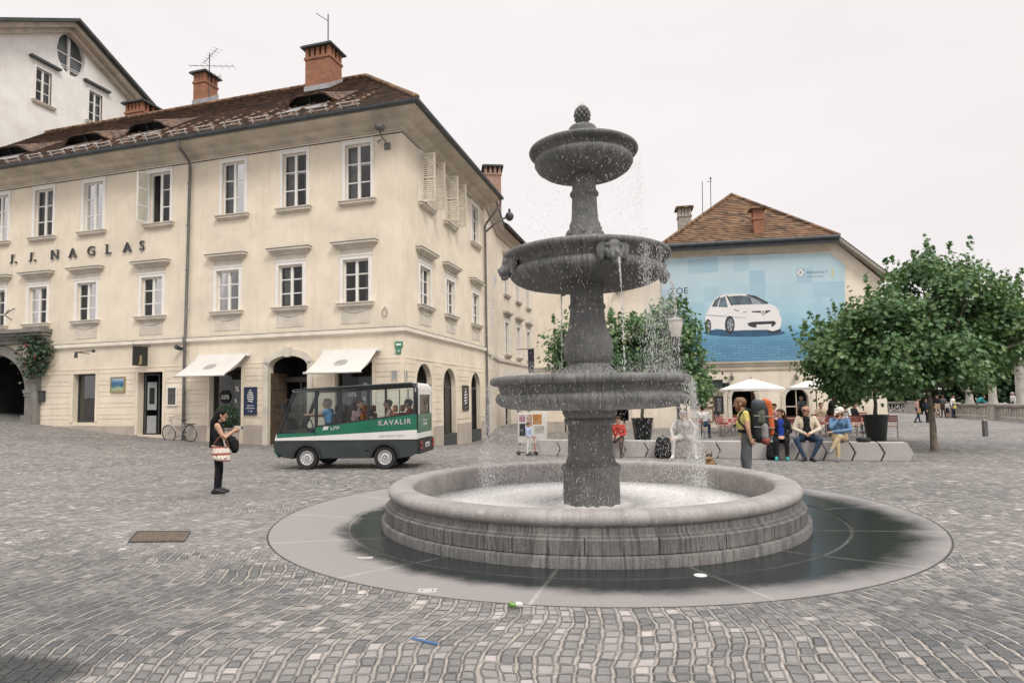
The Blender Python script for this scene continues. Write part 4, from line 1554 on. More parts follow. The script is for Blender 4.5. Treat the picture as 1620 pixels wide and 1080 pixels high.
for a, b in ((e1, vr0), (e0, vl0)):
    m = MB()
    for dn in (.0,):
        m.add([a - UP * .05, b - UP * .05, b - UP * .22, a - UP * .22, a - UP * .05 - n4 * .5, b - UP * .05 - n4 * .5, b - UP * .22 - n4 * .5, a - UP * .22 - n4 * .5],
              [(0, 1, 2, 3), (4, 5, 6, 7), (0, 1, 5, 4), (2, 3, 7, 6), (0, 3, 7, 4), (1, 2, 6, 5)])
    m.build('verge_board', mat('weathered_board', (.30, .27, .23), .85, .2, 3), ph)
def stack(px, py, Y, wx, h, label_m, foot=2.):
    p = dep(px, py, Y)
    return chimney(p, wx, wx, h, rf4, 3, foot=foot, flash=False, M0=frame3(p, u4, -n4, UP), mats=[label_m, TILE2, ZINC])
GB = mat('grey_render', (.33, .30, .27), .9, .25, 5)
stack(1083, 362, 43, .85, 1.5, GB, 3.5)
p = plane(1199, 366, e0, (pk4 - e0).cross(e1 - e0))
chimney(p, .5, .5, 1.35, rf4, 2, foot=1, flash=False, M0=frame3(p, u4, -n4, UP), mats=[BRICK, TILE2, ZINC])
for px, y0, y1, yo in ((1112, 338, 287, 0), (1125, 325, 280, 1)):
    m = MB()
    a, b = dep(px, y0 + 20, 41), dep(px - 1, y1, 41)
    m.tube([a, b], .025, 5)
    if yo:
        m.tube([b - UP * .3 - u4 * .25, b - UP * .3 + u4 * .1], .02, 4); m.ell(b - UP * .1, .07, 6, 4)
    m.build('antenna', IRON, ph)
for i, (a, b, c, d, ar) in enumerate(holes4):
    m = MB(M4)
    pi_ = arch_pts(a, b, d, ar, 12); po = arch_pts(a - .2, b + .2, d + .2, ar + .12, 12)
    for k in range(12):
        m.quad((pi_[k][0], .05, pi_[k][1]), (pi_[k + 1][0], .05, pi_[k + 1][1]), (po[k + 1][0], .05, po[k + 1][1]), (po[k][0], .05, po[k][1]))
    m.box(a - .2, a, -.02, .05, c, d - ar); m.box(b, b + .2, -.02, .05, c, d - ar)
    m.cur = 1
    inset_box(m, a, b, c, d, -.34, -2)
    ow = m.build('arched_window' if c > 0 else 'doorway', [TRIM, DARK], ph, fix=False)
    if i == 0:
        m = MB(M4); m.box(a, b, -.2, -.12, (c + d) / 2 - .22, (c + d) / 2 - .17); m.box((a + b) / 2 - .02, (a + b) / 2 + .02, -.2, -.12, c, d); m.build('glazing_bar', TRIM, ow)
m = MB(M4)
for i in range(4): m.box(-11.3 + i * 1.6, -11.3 + i * 1.6 + 1.5, 0, .55, -.3, .42)
m.build('stone_step', PLINTH, ph)

# ------------------------------------------------------------------ the poster
def poster_mat():
    n = NT('printed_blue_sheet')
    p = n.obj()
    x, y, z = n.xyz(p)
    t = n.rng(z, 0., 6., 0, 1)
    ramp = n.t.nodes.new('ShaderNodeValToRGB')
    el = ramp.color_ramp.elements
    el[0].position = 0; el[0].color = (.07, .17, .29, 1)
    el[1].position = 1; el[1].color = (.46, .60, .66, 1)
    for ps, cc in ((.14, (.085, .24, .42)), (.22, (.15, .37, .54)), (.32, (.33, .55, .66)), (.6, (.47, .63, .70))):
        q = el.new(ps); q.color = (*cc, 1)
    n.t.links.new(t, ramp.inputs[0])
    sq = n.n('TexWhiteNoise', 0, {'noise_dimensions': '2D'}, Vector=n.vec(n.math('FLOOR', n.math('DIVIDE', x, .8)), n.math('FLOOR', n.math('DIVIDE', z, .8)), 0.))
    c = n.mix(n.math('MULTIPLY', n.rng(sq, .55, 1.), n.rng(t, .3, .5, 0, .38)), ramp.outputs[0], (.12, .33, .48))
    bl = n.rng(n.noise(p, .7, 3), .35, .65)
    c = n.mix(n.math('MULTIPLY', bl, .35), c, n.mix(t, (.05, .18, .33), (.48, .62, .68)))
    # printed paving at the foot of the picture
    pv = n.t.nodes.new('ShaderNodeTexBrick')
    n.put(pv.inputs['Vector'], n.vec(x, z, 0.)); pv.inputs['Scale'].default_value = 1
    pv.inputs['Brick Width'].default_value = .5; pv.inputs['Row Height'].default_value = .14; pv.inputs['Mortar Size'].default_value = .012
    n.put(pv.inputs['Color1'], (.14, .32, .46)); n.put(pv.inputs['Color2'], (.10, .25, .39)); n.put(pv.inputs['Mortar'], (.05, .14, .24))
    c = n.mix(n.rng(t, .12, .24, .85, 0.), c, pv.outputs[0])
    return n.bsdf(Base_Color=c, Roughness=.75, Normal=n.bump(n.noise(p, 1.2, 3), .15, .1))


b0 = P4(1046, 572)
bbp = thing('advertising_poster', M4 @ Vector((b0[0], .06, b0[1])), 'large blue advertising poster showing a white car on the cream house', 'poster')
bbp.rotation_euler = (0, 0, math.atan2(u4.y, u4.x))
pts = [P4(1046, 572), P4(1336, 571), P4(1336, 421), P4(1312, 400), P4(1046, 408)]
m = MB(M4); m.prism(pts, .03, .06, 'y'); m.build('sheet', poster_mat(), bbp)
CAR0 = (1030., 280.)
def zc(x, y): return P4(1030 + x / 4, 280 + y / 4, .06)
lay = [0]
def flat(pts, o, raw=True):
    q_ = [zc(*p) for p in pts] if raw else pts
    return [(u, o, z) for u, z in q_]
def ellp(cx, cy, rx, ry, n=20): return [(cx + rx * math.cos(2 * PI * i / n), cy + ry * math.sin(2 * PI * i / n)) for i in range(n)]
PW = mat('printed_white', (.74, .73, .73), .6, .04, 1); PK = mat('printed_black', (.03, .034, .04), .6, .15, 3); PG_ = mat('printed_grey', (.30, .33, .36), .6, .2, 3); PGL = mat('printed_glass', (.10, .14, .17), .6, .5, 2)
PSH = mat('printed_shadow', (.03, .09, .17), .7, .25, 2)
m = MB(M4)
m.cur = 0; m.add(flat(ellp(590, 985, 260, 26), .064), [list(range(20))])
body = [(342, 900), (348, 868), (368, 830), (388, 790), (420, 757), (470, 742), (540, 737), (600, 740), (650, 752), (700, 778), (745, 800), (785, 818), (808, 845), (816, 880), (826, 892), (824, 930), (812, 962), (770, 975), (735, 966), (600, 968), (535, 972), (470, 968), (410, 958), (372, 972), (350, 965)]
m.cur = 1; m.add(flat(body, .068), [list(range(len(body)))])
for gpts in ([(384, 820), (404, 778), (432, 757), (440, 760), (424, 800), (418, 822)], [(424, 822), (440, 765), (468, 754), (480, 800), (486, 824)], [(484, 756), (560, 750), (604, 752), (650, 768), (738, 804), (620, 806), (515, 810), (496, 784)]):
    m.cur = 3; m.add(flat(gpts, .072), [list(range(len(gpts)))])
m.cur = 4; m.add(flat([(628, 762), (650, 770), (690, 792), (700, 804), (640, 805)], .075), [[0, 1, 2, 3, 4]])
m.cur = 2
m.add(flat([(476, 752), (484, 750), (516, 812), (508, 814)], .076), [[0, 1, 2, 3]])
m.add(flat([(604, 742), (660, 752), (744, 796), (738, 803), (652, 766), (606, 750)], .076), [list(range(6))])
for cx, cy, rx, ry in ((498, 935, 31, 57), (361, 945, 20, 46)):
    m.cur = 2; m.add(flat(ellp(cx, cy, rx, ry), .072), [list(range(20))])
    m.cur = 4; m.add(flat(ellp(cx + 2, cy, rx * .66, ry * .68), .076), [list(range(20))])
    m.cur = 2
    for i in range(5):
        a = 2 * PI * i / 5
        m.add(flat([(cx + 2 + rx * .12 * math.cos(a), cy + ry * .12 * math.sin(a)), (cx + 2 + rx * .6 * math.cos(a + .4), cy + ry * .62 * math.sin(a + .4)), (cx + 2 + rx * .6 * math.cos(a + .85), cy + ry * .62 * math.sin(a + .85))], .080), [[0, 1, 2]])
m.add(flat(ellp(778, 968, 44, 20), .066), [list(range(20))])
for gp_ in ([(608, 926), (640, 916), (780, 910), (792, 925), (772, 946), (650, 952), (622, 944)], [(634, 849), (690, 846), (722, 846), (756, 842), (752, 850), (722, 866), (708, 876), (690, 858), (640, 856)]):
    m.add(flat(gp_, .072), [list(range(len(gp_)))])
m.cur = 4; m.add(flat([(522, 832), (560, 846), (552, 852), (530, 846)], .072), [[0, 1, 2, 3]]); m.add(flat([(580, 852), (604, 850), (606, 858), (584, 860)], .072), [[0, 1, 2, 3]])
m.add(flat([(350, 870), (600, 890), (602, 894), (350, 876)], .071), [[0, 1, 2, 3]])
m.cur = 1; m.add(flat([(666, 934), (762, 930), (760, 950), (668, 953)], .076), [[0, 1, 2, 3]])
def diamond(cx, cy, w_, h, o):
    m.cur = 1
    out = [(cx, cy - h), (cx + w_, cy), (cx, cy + h), (cx - w_, cy)]; inn = [(cx, cy - h * .5), (cx + w_ * .42, cy), (cx, cy + h * .5), (cx - w_ * .42, cy)]
    for i in range(4):
        j = (i + 1) % 4
        m.add(flat([out[i], out[j], inn[j], inn[i]], o), [[0, 1, 2, 3]])
diamond(708, 856, 17, 17, .078)
PM = [PSH, PW, PK, PGL, PG_, mat('printed_slate', (.10, .16, .22), .6, .1, 3), mat('printed_yellow', (.55, .5, .25), .6, .1, 3)]
m.build('print', PM, bbp, fix=False, weld=False)
m = MB(M4)
m.cur = 4; m.add(flat([(915, 605), (945, 574), (975, 605), (945, 636)], .066), [[0, 1, 2, 3]])
diamond(945, 605, 25, 27, .070)
def ptext(body, x, y, h, mi, sp=1.0):
    u, z = zc(x, y)
    m.cur = mi
    hh = abs(zc(x, y - h)[1] - z)
    put_text(m, M4, body, u, .066, z, hh, sp, flip=False, align='LEFT')
ptext('RENAULT', 986, 613, 17, 5, 1.25)
ptext('Drive the change', 990, 634, 8, 5, 1.2)
m.cur = 6; m.add(flat([(1142, 575), (1152, 575), (1152, 637), (1142, 637)], .066), [[0, 1, 2, 3]])
m.build('logo_print', PM, bbp, fix=False, weld=False)
m = MB(M4)
ptext('ZOE', 118, 742, 40, 2, 1.05)
ptext('100 % electric', 118, 775, 14, 5)
m.build('text_print', PM, bbp, fix=False, weld=False)

# ------------------------------------------------------------------ trees
def leaf_mat(name, a, b, c):
    n = NT(name)
    rn = n.n('NewGeometry', 8)
    r2 = n.n('TexWhiteNoise', 0, {'noise_dimensions': '1D'}, W=n.math('MULTIPLY', rn, 91.7))
    col = n.mix(n.math('ADD', n.math('MULTIPLY', rn, .6), n.math('MULTIPLY', n.rng(n.noise(n.pos(), 1.6, 3), .35, .65), .4)), a, b)
    col = n.mix(n.rng(r2, .88, 1.), col, c)
    d = n.n('BsdfDiffuse', 0, Color=col)
    t = n.n('BsdfTranslucent', 0, Color=n.mix(.5, col, (.18, .26, .05)))
    g_ = n.n('BsdfGlossy', 0, Color=(.5, .55, .5, 1), Roughness=.38)
    m1 = n.t.nodes.new('ShaderNodeMixShader'); n.put(m1.inputs[0], .26); n.put(m1.inputs[1], d); n.put(m1.inputs[2], t)
    m2 = n.t.nodes.new('ShaderNodeMixShader'); n.put(m2.inputs[0], .07); n.put(m2.inputs[1], m1.outputs[0]); n.put(m2.inputs[2], g_)
    n.t.links.new(m2.outputs[0], n.out.inputs[0])
    return n.m


LEAF = leaf_mat('maple_leaf', (.028, .090, .044), (.145, .262, .092), (.30, .36, .15))
LEAFD = leaf_mat('dark_leaf', (.016, .042, .026), (.038, .078, .038), (.06, .10, .045))
BARK = mat('mottled_bark', (.17, .145, .115), .9, .45, 9, .6, 30)


def leaves(m, pts, size, q, face_out=None, simple=False):
    for p, outd in pts:
        s = size * q.uniform(.65, 1.3)
        nrm = (Vector((q.gauss(0, .6), q.gauss(0, .6), q.uniform(.1, 1.1))) + outd * .55).normalized()
        t = nrm.cross(Vector((q.gauss(0, 1), q.gauss(0, 1), q.gauss(0, 1)))).normalized()
        b = nrm.cross(t)
        if simple:
            m.add([p - t * s * .5, p + b * s * .38 + nrm * s * .1, p + t * s * .5, p - b * s * .38 + nrm * s * .1], [(0, 1, 2, 3)])
        else:
            # lobed leaf folded along the midrib
            up = nrm * s * .12
            A, B = p - t * s * .5, p + t * s * .62
            m.add([A, p - t * s * .18 + b * s * .50 + up, p + t * s * .02 + b * s * .22, p + t * s * .26 + b * s * .48 + up, p + t * s * .3 + b * s * .15, B,
                   p + t * s * .3 - b * s * .15, p + t * s * .26 - b * s * .48 + up, p + t * s * .02 - b * s * .22, p - t * s * .18 - b * s * .50 + up],
                  [(0, 1, 2, 3, 4, 5), (0, 5, 6, 7, 8, 9)])


def tree(name, label, base, trunk_h, blobs, nl_, size, seed, trunk_r=.09, shoots=0, mat_=None, simple=False, group=None, lean=(0, 0), bark=True, sig=.26, hole=.42):
    """blobs: (centre, radii, share) ellipsoids in world units that the crown fills with clumps of leaves along branches"""
    q = random.Random(seed)
    t = thing(name, base, label, 'tree', group)
    m = MB()
    base = Vector(base)
    top = base + Vector((lean[0], lean[1], trunk_h))
    m.tube([base - UP * .1, base + UP * .15, base.lerp(top, .4) + Vector((.03, 0, 0)), top], [trunk_r * 1.7, trunk_r * 1.15, trunk_r, trunk_r * .8], 10)
    ends = []
    for c, r, sh in blobs:
        c = Vector(c)
        n_ = max(3, int(46 * sh))
        for i in range(n_):
            while True:
                d = Vector((q.uniform(-1, 1), q.uniform(-1, 1), q.uniform(-1, 1)))
                if .25 < d.length < 1: break
            e_ = c + Vector((d.x * r[0], d.y * r[1], d.z * r[2]))
            ends.append((e_, d.normalized(), c))
            if bark and q.random() < .55:
                k1 = top.lerp(e_, .45) + Vector((q.gauss(0, .12), q.gauss(0, .12), q.gauss(.12, .1)))
                m.tube([top, k1, e_], [trunk_r * .45, trunk_r * .24, .012], 5)
    m.build('trunk', BARK, t, smooth=True, fix=False)
    m = MB()
    pts = []
    w_ = [q.uniform(.5, 1.5) for _ in ends]
    tot = sum(w_)
    for (e_, d, c), ww in zip(ends, w_):
        n_ = int(nl_ * ww / tot)
        for j in range(n_):
            o = Vector((q.gauss(0, sig), q.gauss(0, sig), q.gauss(0, sig * .72)))
            p = e_ + o
            if mnoise.noise(p * 1.15 + Vector((seed, 0, 0))) < -.5 + hole * .35 and q.random() < .8: continue
            pts.append((p, ((p - c).normalized() + o.normalized() * .5)))
    # upright young shoots that break the outline
    for i in range(shoots):
        e_, d, c = q.choice(ends)
        rr = q.choice(blobs); cc = Vector(rr[0])
        a = q.uniform(0, 2 * PI); k = math.sqrt(q.random()) * .92
        st_ = cc + Vector((math.cos(a) * k * rr[1][0], math.sin(a) * k * rr[1][1], rr[1][2] * math.sqrt(max(.02, 1 - k * k)) * .9))
        L = q.uniform(.35, 1.05)
        dr_ = Vector((q.gauss(0, .16) + math.cos(a) * .22 * k, q.gauss(0, .16), 1)).normalized()
        for j in range(int(L * 34)):
            tt = q.random()
            pts.append((st_ + dr_ * L * tt + Vector((q.gauss(0, 1), q.gauss(0, 1), q.gauss(0, 1))) * (.10 * (1.15 - tt)), Vector((math.cos(a), math.sin(a), .4))))
    leaves(m, pts, size, q, simple=simple)
    m.build('crown', mat_ or LEAF, t, fix=False, weld=False)
    return t


tB = gnd(1478, 713)
def at(px, py, Y): return dep(px, py, Y)
tree('maple_tree', 'broad leafy maple with a bare trunk standing in the paving', tB, 1.75,
     [(at(1480, 520, 18.2), (1.9, 1.6, 1.45), 1.25), (at(1560, 530, 18.6), (1.1, 1.4, .9), .6), (at(1400, 530, 18.0), (.9, 1.2, .95), .45), (at(1480, 455, 18.3), (1.5, 1.1, .75), .5), (at(1345, 575, 18.2), (.7, .8, .7), .22), (at(1600, 505, 19.3), (.6, .9, .75), .25), (at(1505, 578, 18.0), (1.25, 1.3, .6), .6), (at(1420, 590, 18.0), (1.0, 1.1, .5), .4)],
     34000, .125, 3, .085, shoots=95, sig=.24, lean=(-.06, 0))
tA = gnd(1387, 697)
tree('maple_tree', 'smaller leafy maple growing from a tall black planter', tA + UP * .85, 1.0,
     [(at(1375, 560, 22), (1.6, 1.4, 1.45), 1.0), (at(1315, 560, 21.6), (1.0, 1.1, .85), .5), (at(1345, 612, 22), (.9, .9, .4), .25)],
     17000, .13, 8, .06, shoots=44)
tC = gnd(1017, 697)
tree('maple_tree', 'leafy maple in a dark pot behind the fountain columns', tC + UP * .8, 1.2,
     [(at(1035, 562, 22), (1.55, 1.4, 1.25), 1.1), (at(1080, 602, 21.7), (.95, 1.2, .75), .5), (at(975, 560, 22.2), (1.3, 1.2, 1.2), .65), (at(905, 560, 22.6), (.65, .8, .9), .35), (at(1058, 518, 22), (.7, .8, .6), .25)],
     21000, .13, 21, .06, shoots=55)
for i, (px, Y, top_, wd, lab) in enumerate(((1310, 80, 560, 6, 'dark tree just right of the poster house, beyond the square'), (1395, 70, 545, 6, 'dark tree across the river behind the black planter maple'), (1465, 76, 520, 7, 'dark tree across the river behind the bare trunked maple'), (1540, 68, 510, 6.5, 'dark tree across the river between the two maples and the stone column'), (1605, 60, 478, 5.5, 'tallest dark tree across the river behind the stone columns'), (1680, 66, 470, 6.5, 'dark tree across the river at the far end of the balustrade'))):
    p = dep(px, 640, Y); hT = dep(px, top_, Y).z
    p.z = -3.6
    tree('river_tree', lab, p, 3, [((p.x, p.y, hT * .5), (wd * .62, wd * .5, hT * .5), 1.0), ((p.x + rnd.uniform(-2, 2), p.y - 1, hT * .68), (wd * .4, wd * .4, hT * .3), .6)], 6500, .55, 60 + i, .25, mat_=LEAFD, simple=True, bark=False, group='trees across the river', sig=.9)

# ------------------------------------------------------------------ balustrade and bridge columns
BST = mat('balustrade_stone', (.36, .34, .31), .85, .22, 2.5, .3, 25)
bprof = [(.0, 0), (.085, 0), (.085, .06), (.05, .09), (.055, .14), (.085, .24), (.08, .32), (.05, .46), (.04, .54), (.05, .58), (.075, .60), (.075, .66), (0, .66)]
def balustrade(p0, p1, npier, label):
    p0, p1 = Vector(p0), Vector(p1)
    d = (p1 - p0); L = d.length; d.normalize(); n = Vector((d.y, -d.x, 0))
    t = thing('balustrade', p0, label, 'balustrade', 'stone balustrades along the river')
    M = frame3(p0, d, n, UP)
    m = MB(M); m.box(0, L, -.2, .2, -.5, .12); m.build('plinth', BST, t)
    m = MB(M); m.box(-.05, L + .05, -.17, .17, .785, .86); m.box(-.05, L + .05, -.22, .22, .86, .95); m.build('rail', BST, t)
    seg = L / npier
    for i in range(npier + 1):
        s = i * seg
        m = MB(M); m.box(s - .38, s + .38, -.27, .27, -.4, .9); m.box(s - .44, s + .44, -.33, .33, .9, 1.0); m.box(s - .43, s + .43, -.31, .31, -.4, .14); m.build('pier', BST, t)
    s = .62; first = None
    while s < L - .5:
        if abs((s / seg) - round(s / seg)) * seg > .5:
            if first is None:
                m = MB(); m.lathe(bprof, 8); first = m.build('baluster', BST, t, smooth=True, world=False); o = first
            else:
                o = first.copy(); COL.objects.link(o)
            o.location = chain(t).inverted() @ (p0 + d * s + UP * .125)
        s += .27
    return t
bb0 = dep(1508, 660, 42.5); bb1 = dep(1640, 672, 33.6)
bb0.z = 0; bb1.z = 0
balustrade(bb0, bb1 + (bb1 - bb0) * .15, 2, 'nearer stone balustrade with a broad pier at the river')
c0 = dep(1358, 655, 58); c1 = dep(1443, 656, 54); c0.z = 0; c1.z = 0
balustrade(c0, c1, 1, 'farther stone balustrade behind the tree planter and couple')
def column(px, ybot, ytop, Y, r, label, ball=True):
    p = dep(px, ybot, Y); z1 = dep(px, ytop, Y).z; z0 = -.2
    t = thing('stone_column', (p.x, p.y, z0), label, 'column')
    m = MB(); m.smooth = True
    c = (p.x, p.y, 0)
    m.box(p.x - r * 1.4, p.x + r * 1.4, p.y - r * 1.4, p.y + r * 1.4, z0, z0 + .9)
    m.lathe([(r * 1.15, z0 + .9), (r * 1.15, z0 + 1.05), (r, z0 + 1.12), (r * .86, z1 - .55), (r * 1.05, z1 - .5), (r * 1.05, z1 - .42), (0, z1 - .42)], 16, c)
    m.build('shaft', BST, t, smooth=True, auto=40)
    m = MB()
    m.box(p.x - r * 1.35, p.x + r * 1.35, p.y - r * 1.35, p.y + r * 1.35, z1 - .41, z1 - .25)
    m.ell((p.x, p.y, z1 - .08), (r * .7, r * .7, .18), 12, 8)
    m.build('capital', BST, t, smooth=True, auto=40)
column(1616, 640, 566, 44, .30, 'tallest stone bridge column, at the right edge of the view')
column(1571, 634, 590, 52, .30, 'slimmer stone bridge column behind the balustrade pier')
m = MB()
column(1534, 634, 612, 56, .30, 'short thick stone pillar at the bridge end, left of the slimmer column')
# ------------------------------------------------------------------ people
SKIN = mat('skin', (.47, .27, .185), .6, .08, 20)
SKIN2 = mat('tanned_skin', (.36, .195, .125), .6, .08, 20)
EYEM = mat('eye', (.02, .018, .016), .3, .1, 10)
HAIRS = {'black': mat('black_hair', (.008, .007, .007), .7, .4, 40, spec=.15), 'brown': mat('brown_hair', (.05, .028, .017), .7, .4, 40, spec=.2), 'ginger': mat('reddish_hair', (.17, .085, .038), .55, .35, 40), 'grey': mat('grey_hair', (.25, .24, .23), .6, .3, 30), 'white': mat('white_powdered_hair', (.6, .59, .57), .8, .1, 20)}


def cloth(name, col, rough=.85):
    if name in MATS: return MATS[name]
    if isinstance(col, str): col = c3(col)
    n = NT(name)
    p = n.obj()
    f = n.noise(n.scl(p, (1, 1, .45)), 9, 3, .6)
    g_ = n.noise(p, 120, 2)
    c = n.mix(n.rng(f, .3, .7), tuple(v * .8 for v in col), tuple(min(1, v * 1.15) for v in col))
    h = n.math('ADD', f, n.math('MULTIPLY', g_, .1))
    MATS[name] = n.bsdf(Base_Color=c, Roughness=rough, Normal=n.bump(h, .7, .03), Specular_IOR_Level=.2)
    return MATS[name]


V3 = Vector


def cap_mesh(m, a, b, r0, r1, n=12):
    """closed round cone from a to b"""
    a, b = V3(a), V3(b)
    d = b - a
    L = d.length
    if L < 1e-6: d = V3((0, 0, 1)); L = 0
    z = d.normalized()
    x = z.cross(V3((.3, .9, .1)) if abs(z.z) > .9 else V3((0, 0, 1))).normalized(); y = z.cross(x)
    rings = []
    for k in range(1, 4): t = PI / 2 * k / 4; rings.append((a - z * r0 * math.cos(t), r0 * math.sin(t)))
    rings.append((a, r0)); rings.append((b, r1))
    for k in range(3, 0, -1): t = PI / 2 * k / 4; rings.append((b + z * r1 * math.cos(t), r1 * math.sin(t)))
    vs = [a - z * r0]
    for c, r in rings:
        for i in range(n):
            t = 2 * PI * i / n
            vs.append(c + (x * math.cos(t) + y * math.sin(t)) * r)
    vs.append(b + z * r1)
    fs = [(0, 1 + (i + 1) % n, 1 + i) for i in range(n)]
    R_ = len(rings)
    for k in range(R_ - 1):
        o = 1 + k * n
        for i in range(n): fs.append((o + i, o + (i + 1) % n, o + n + (i + 1) % n, o + n + i))
    o = 1 + (R_ - 1) * n
    e = len(vs) - 1
    for i in range(n): fs.append((o + i, o + (i + 1) % n, e))
    m.add(vs, fs)


def fuse(name, caps_, mats_, parent, voxel, smooth_it=2):
    """merge overlapping round cones into one continuous skin; each face takes the material of the nearest cone.
    caps_: (a, b, r0, r1, material index)"""
    m = MB()
    for c in caps_: cap_mesh(m, *c[:4])
    me = bpy.data.meshes.new(name)
    me.from_pydata([tuple(v) for v in m.v], [], m.f)
    o = bpy.data.objects.new(name, me)
    COL.objects.link(o)
    md = o.modifiers.new('remesh', 'REMESH'); md.mode = 'VOXEL'; md.voxel_size = voxel; md.use_smooth_shade = True
    sm = o.modifiers.new('smooth', 'SMOOTH'); sm.iterations = smooth_it; sm.factor = .5
    dg = bpy.context.evaluated_depsgraph_get()
    me2 = bpy.data.meshes.new_from_object(o.evaluated_get(dg))
    o.modifiers.clear()
    o.data = me2
    bpy.data.meshes.remove(me)
    me2.name = name
    me2.materials.clear()
    for x in mats_: me2.materials.append(x)
    if len(mats_) > 1:
        nf = len(me2.polygons)
        ctr = np.empty(nf * 3); me2.polygons.foreach_get('center', ctr); ctr = ctr.reshape(-1, 3)
        best = np.full(nf, 1e9); mi = np.zeros(nf, dtype=np.int32)
        for a, b, r0, r1, k in caps_:
            a = np.array(a); b = np.array(b); d = b - a; L = max(d @ d, 1e-9)
            t = np.clip((ctr - a) @ d / L, 0, 1)
            ds = np.linalg.norm(ctr - a - t[:, None] * d, axis=1) - (r0 + (r1 - r0) * t)
            u = ds < best
            best[u] = ds[u]; mi[u] = k
        me2.polygons.foreach_set('material_index', mi)
    me2.polygons.foreach_set('use_smooth', [True] * len(me2.polygons))
    if parent is not None: o.parent = parent
    return o


# grotesque masks on the upper stem and lion heads on the middle bowl of the fountain
def carved_head(name, r0, z0, az, sc, mane=True):
    """head looking outward along local +x, fused into one stone, turned to azimuth az round the fountain axis"""
    c = [((-.02, 0, .06), (.05, 0, .05), .15, .13, 0), ((.06, 0, .06), (.17, 0, -.09), .085, .07, 0), ((.10, .05, -.07), (.12, -.05, -.07), .085, .085, 0),
         ((.17, .045, -.115), (.17, -.045, -.115), .055, .055, 0), ((.215, 0, -.065), (.22, 0, -.075), .036, .034, 0), ((.15, 0, -.185), (.11, 0, -.17), .05, .05, 0),
         ((.135, .03, .085), (.115, .11, .06), .034, .028, 0), ((.135, -.03, .085), (.115, -.11, .06), .034, .028, 0), ((.08, .12, -.02), (.10, .08, -.08), .05, .045, 0), ((.08, -.12, -.02), (.10, -.08, -.08), .05, .045, 0)]
    if mane:
        pts = [(-.17, -.09), (-.20, 0), (-.185, .09), (-.12, .165), (0, .185), (.12, .165), (.185, .09), (.20, 0), (.17, -.09)]
        for i in range(len(pts) - 1):
            (y0, z0_), (y1, z1_) = pts[i], pts[i + 1]
            c.append(((.02, y0, z0_), (.02, y1, z1_), .06, .06, 0))
            for k in range(3): c.append(((.05, y0 + (y1 - y0) * k / 3, z0_ + (z1_ - z0_) * k / 3), (.07, (y0 + (y1 - y0) * k / 3) * .8, (z0_ + (z1_ - z0_) * k / 3) * .8 + .01), .034, .02, 0))
        c += [((.055, .165, .12), (.07, .19, .155), .04, .022, 0), ((.055, -.165, .12), (.07, -.19, .155), .04, .022, 0)]
    M = Matrix.Translation(FC + V3((0, 0, z0))) @ Matrix.Rotation(az, 4, 'Z') @ Matrix.Translation((r0, 0, 0))
    inv = chain(fo).inverted() @ M
    fuse(name, [(inv @ (V3(a) * sc), inv @ (V3(b) * sc), p * sc, q_ * sc, 0) for a, b, p, q_, k in c], [ST_STEM], fo, .012, 1)


for i in range(4):
    carved_head('lion_head', 1.17, 3.69, CAMAZ + R(18) + i * PI / 2, .95)
    carved_head('mask', .16, 4.17, CAMAZ + R(12) + i * PI / 2, .85, True)


def hand_caps(w_, dirn, palm_n, k, curl=.5, s=1., thumb_side=1):
    """palm, four unequal bent fingers and a thumb from wrist point w_, pointing along dirn; palm_n: direction the palm faces"""
    d = V3(dirn).normalized(); pn = V3(palm_n); pn = (pn - d * pn.dot(d)).normalized(); sd = d.cross(pn) * thumb_side
    w_ = V3(w_); out = []
    for j in (-1, 0, 1):
        out.append((w_ + sd * j * .018 * s, w_ + d * .085 * s + sd * j * .026 * s, .016 * s, .014 * s, k))
    for j, L in zip((-1.5, -.5, .5, 1.5), (.055, .07, .075, .066)):
        b0 = w_ + d * .088 * s + sd * j * .02 * s
        d1 = (d * math.cos(curl * .7) + pn * math.sin(curl * .7)).normalized()
        d2 = (d * math.cos(curl * 1.7) + pn * math.sin(curl * 1.7)).normalized()
        b1 = b0 + d1 * L * .55 * s; b2 = b1 + d2 * L * .5 * s
        out += [(b0, b1, .0095 * s, .0088 * s, k), (b1, b2, .0088 * s, .0075 * s, k)]
    t0 = w_ + d * .03 * s + sd * .032 * s
    t1 = t0 + (d * .6 + sd * .7 + pn * .35).normalized() * .042 * s
    t2 = t1 + (d * .85 + sd * .2 + pn * .5).normalized() * .034 * s
    out += [(t0, t1, .013 * s, .0105 * s, k), (t1, t2, .0105 * s, .009 * s, k)]
    return out


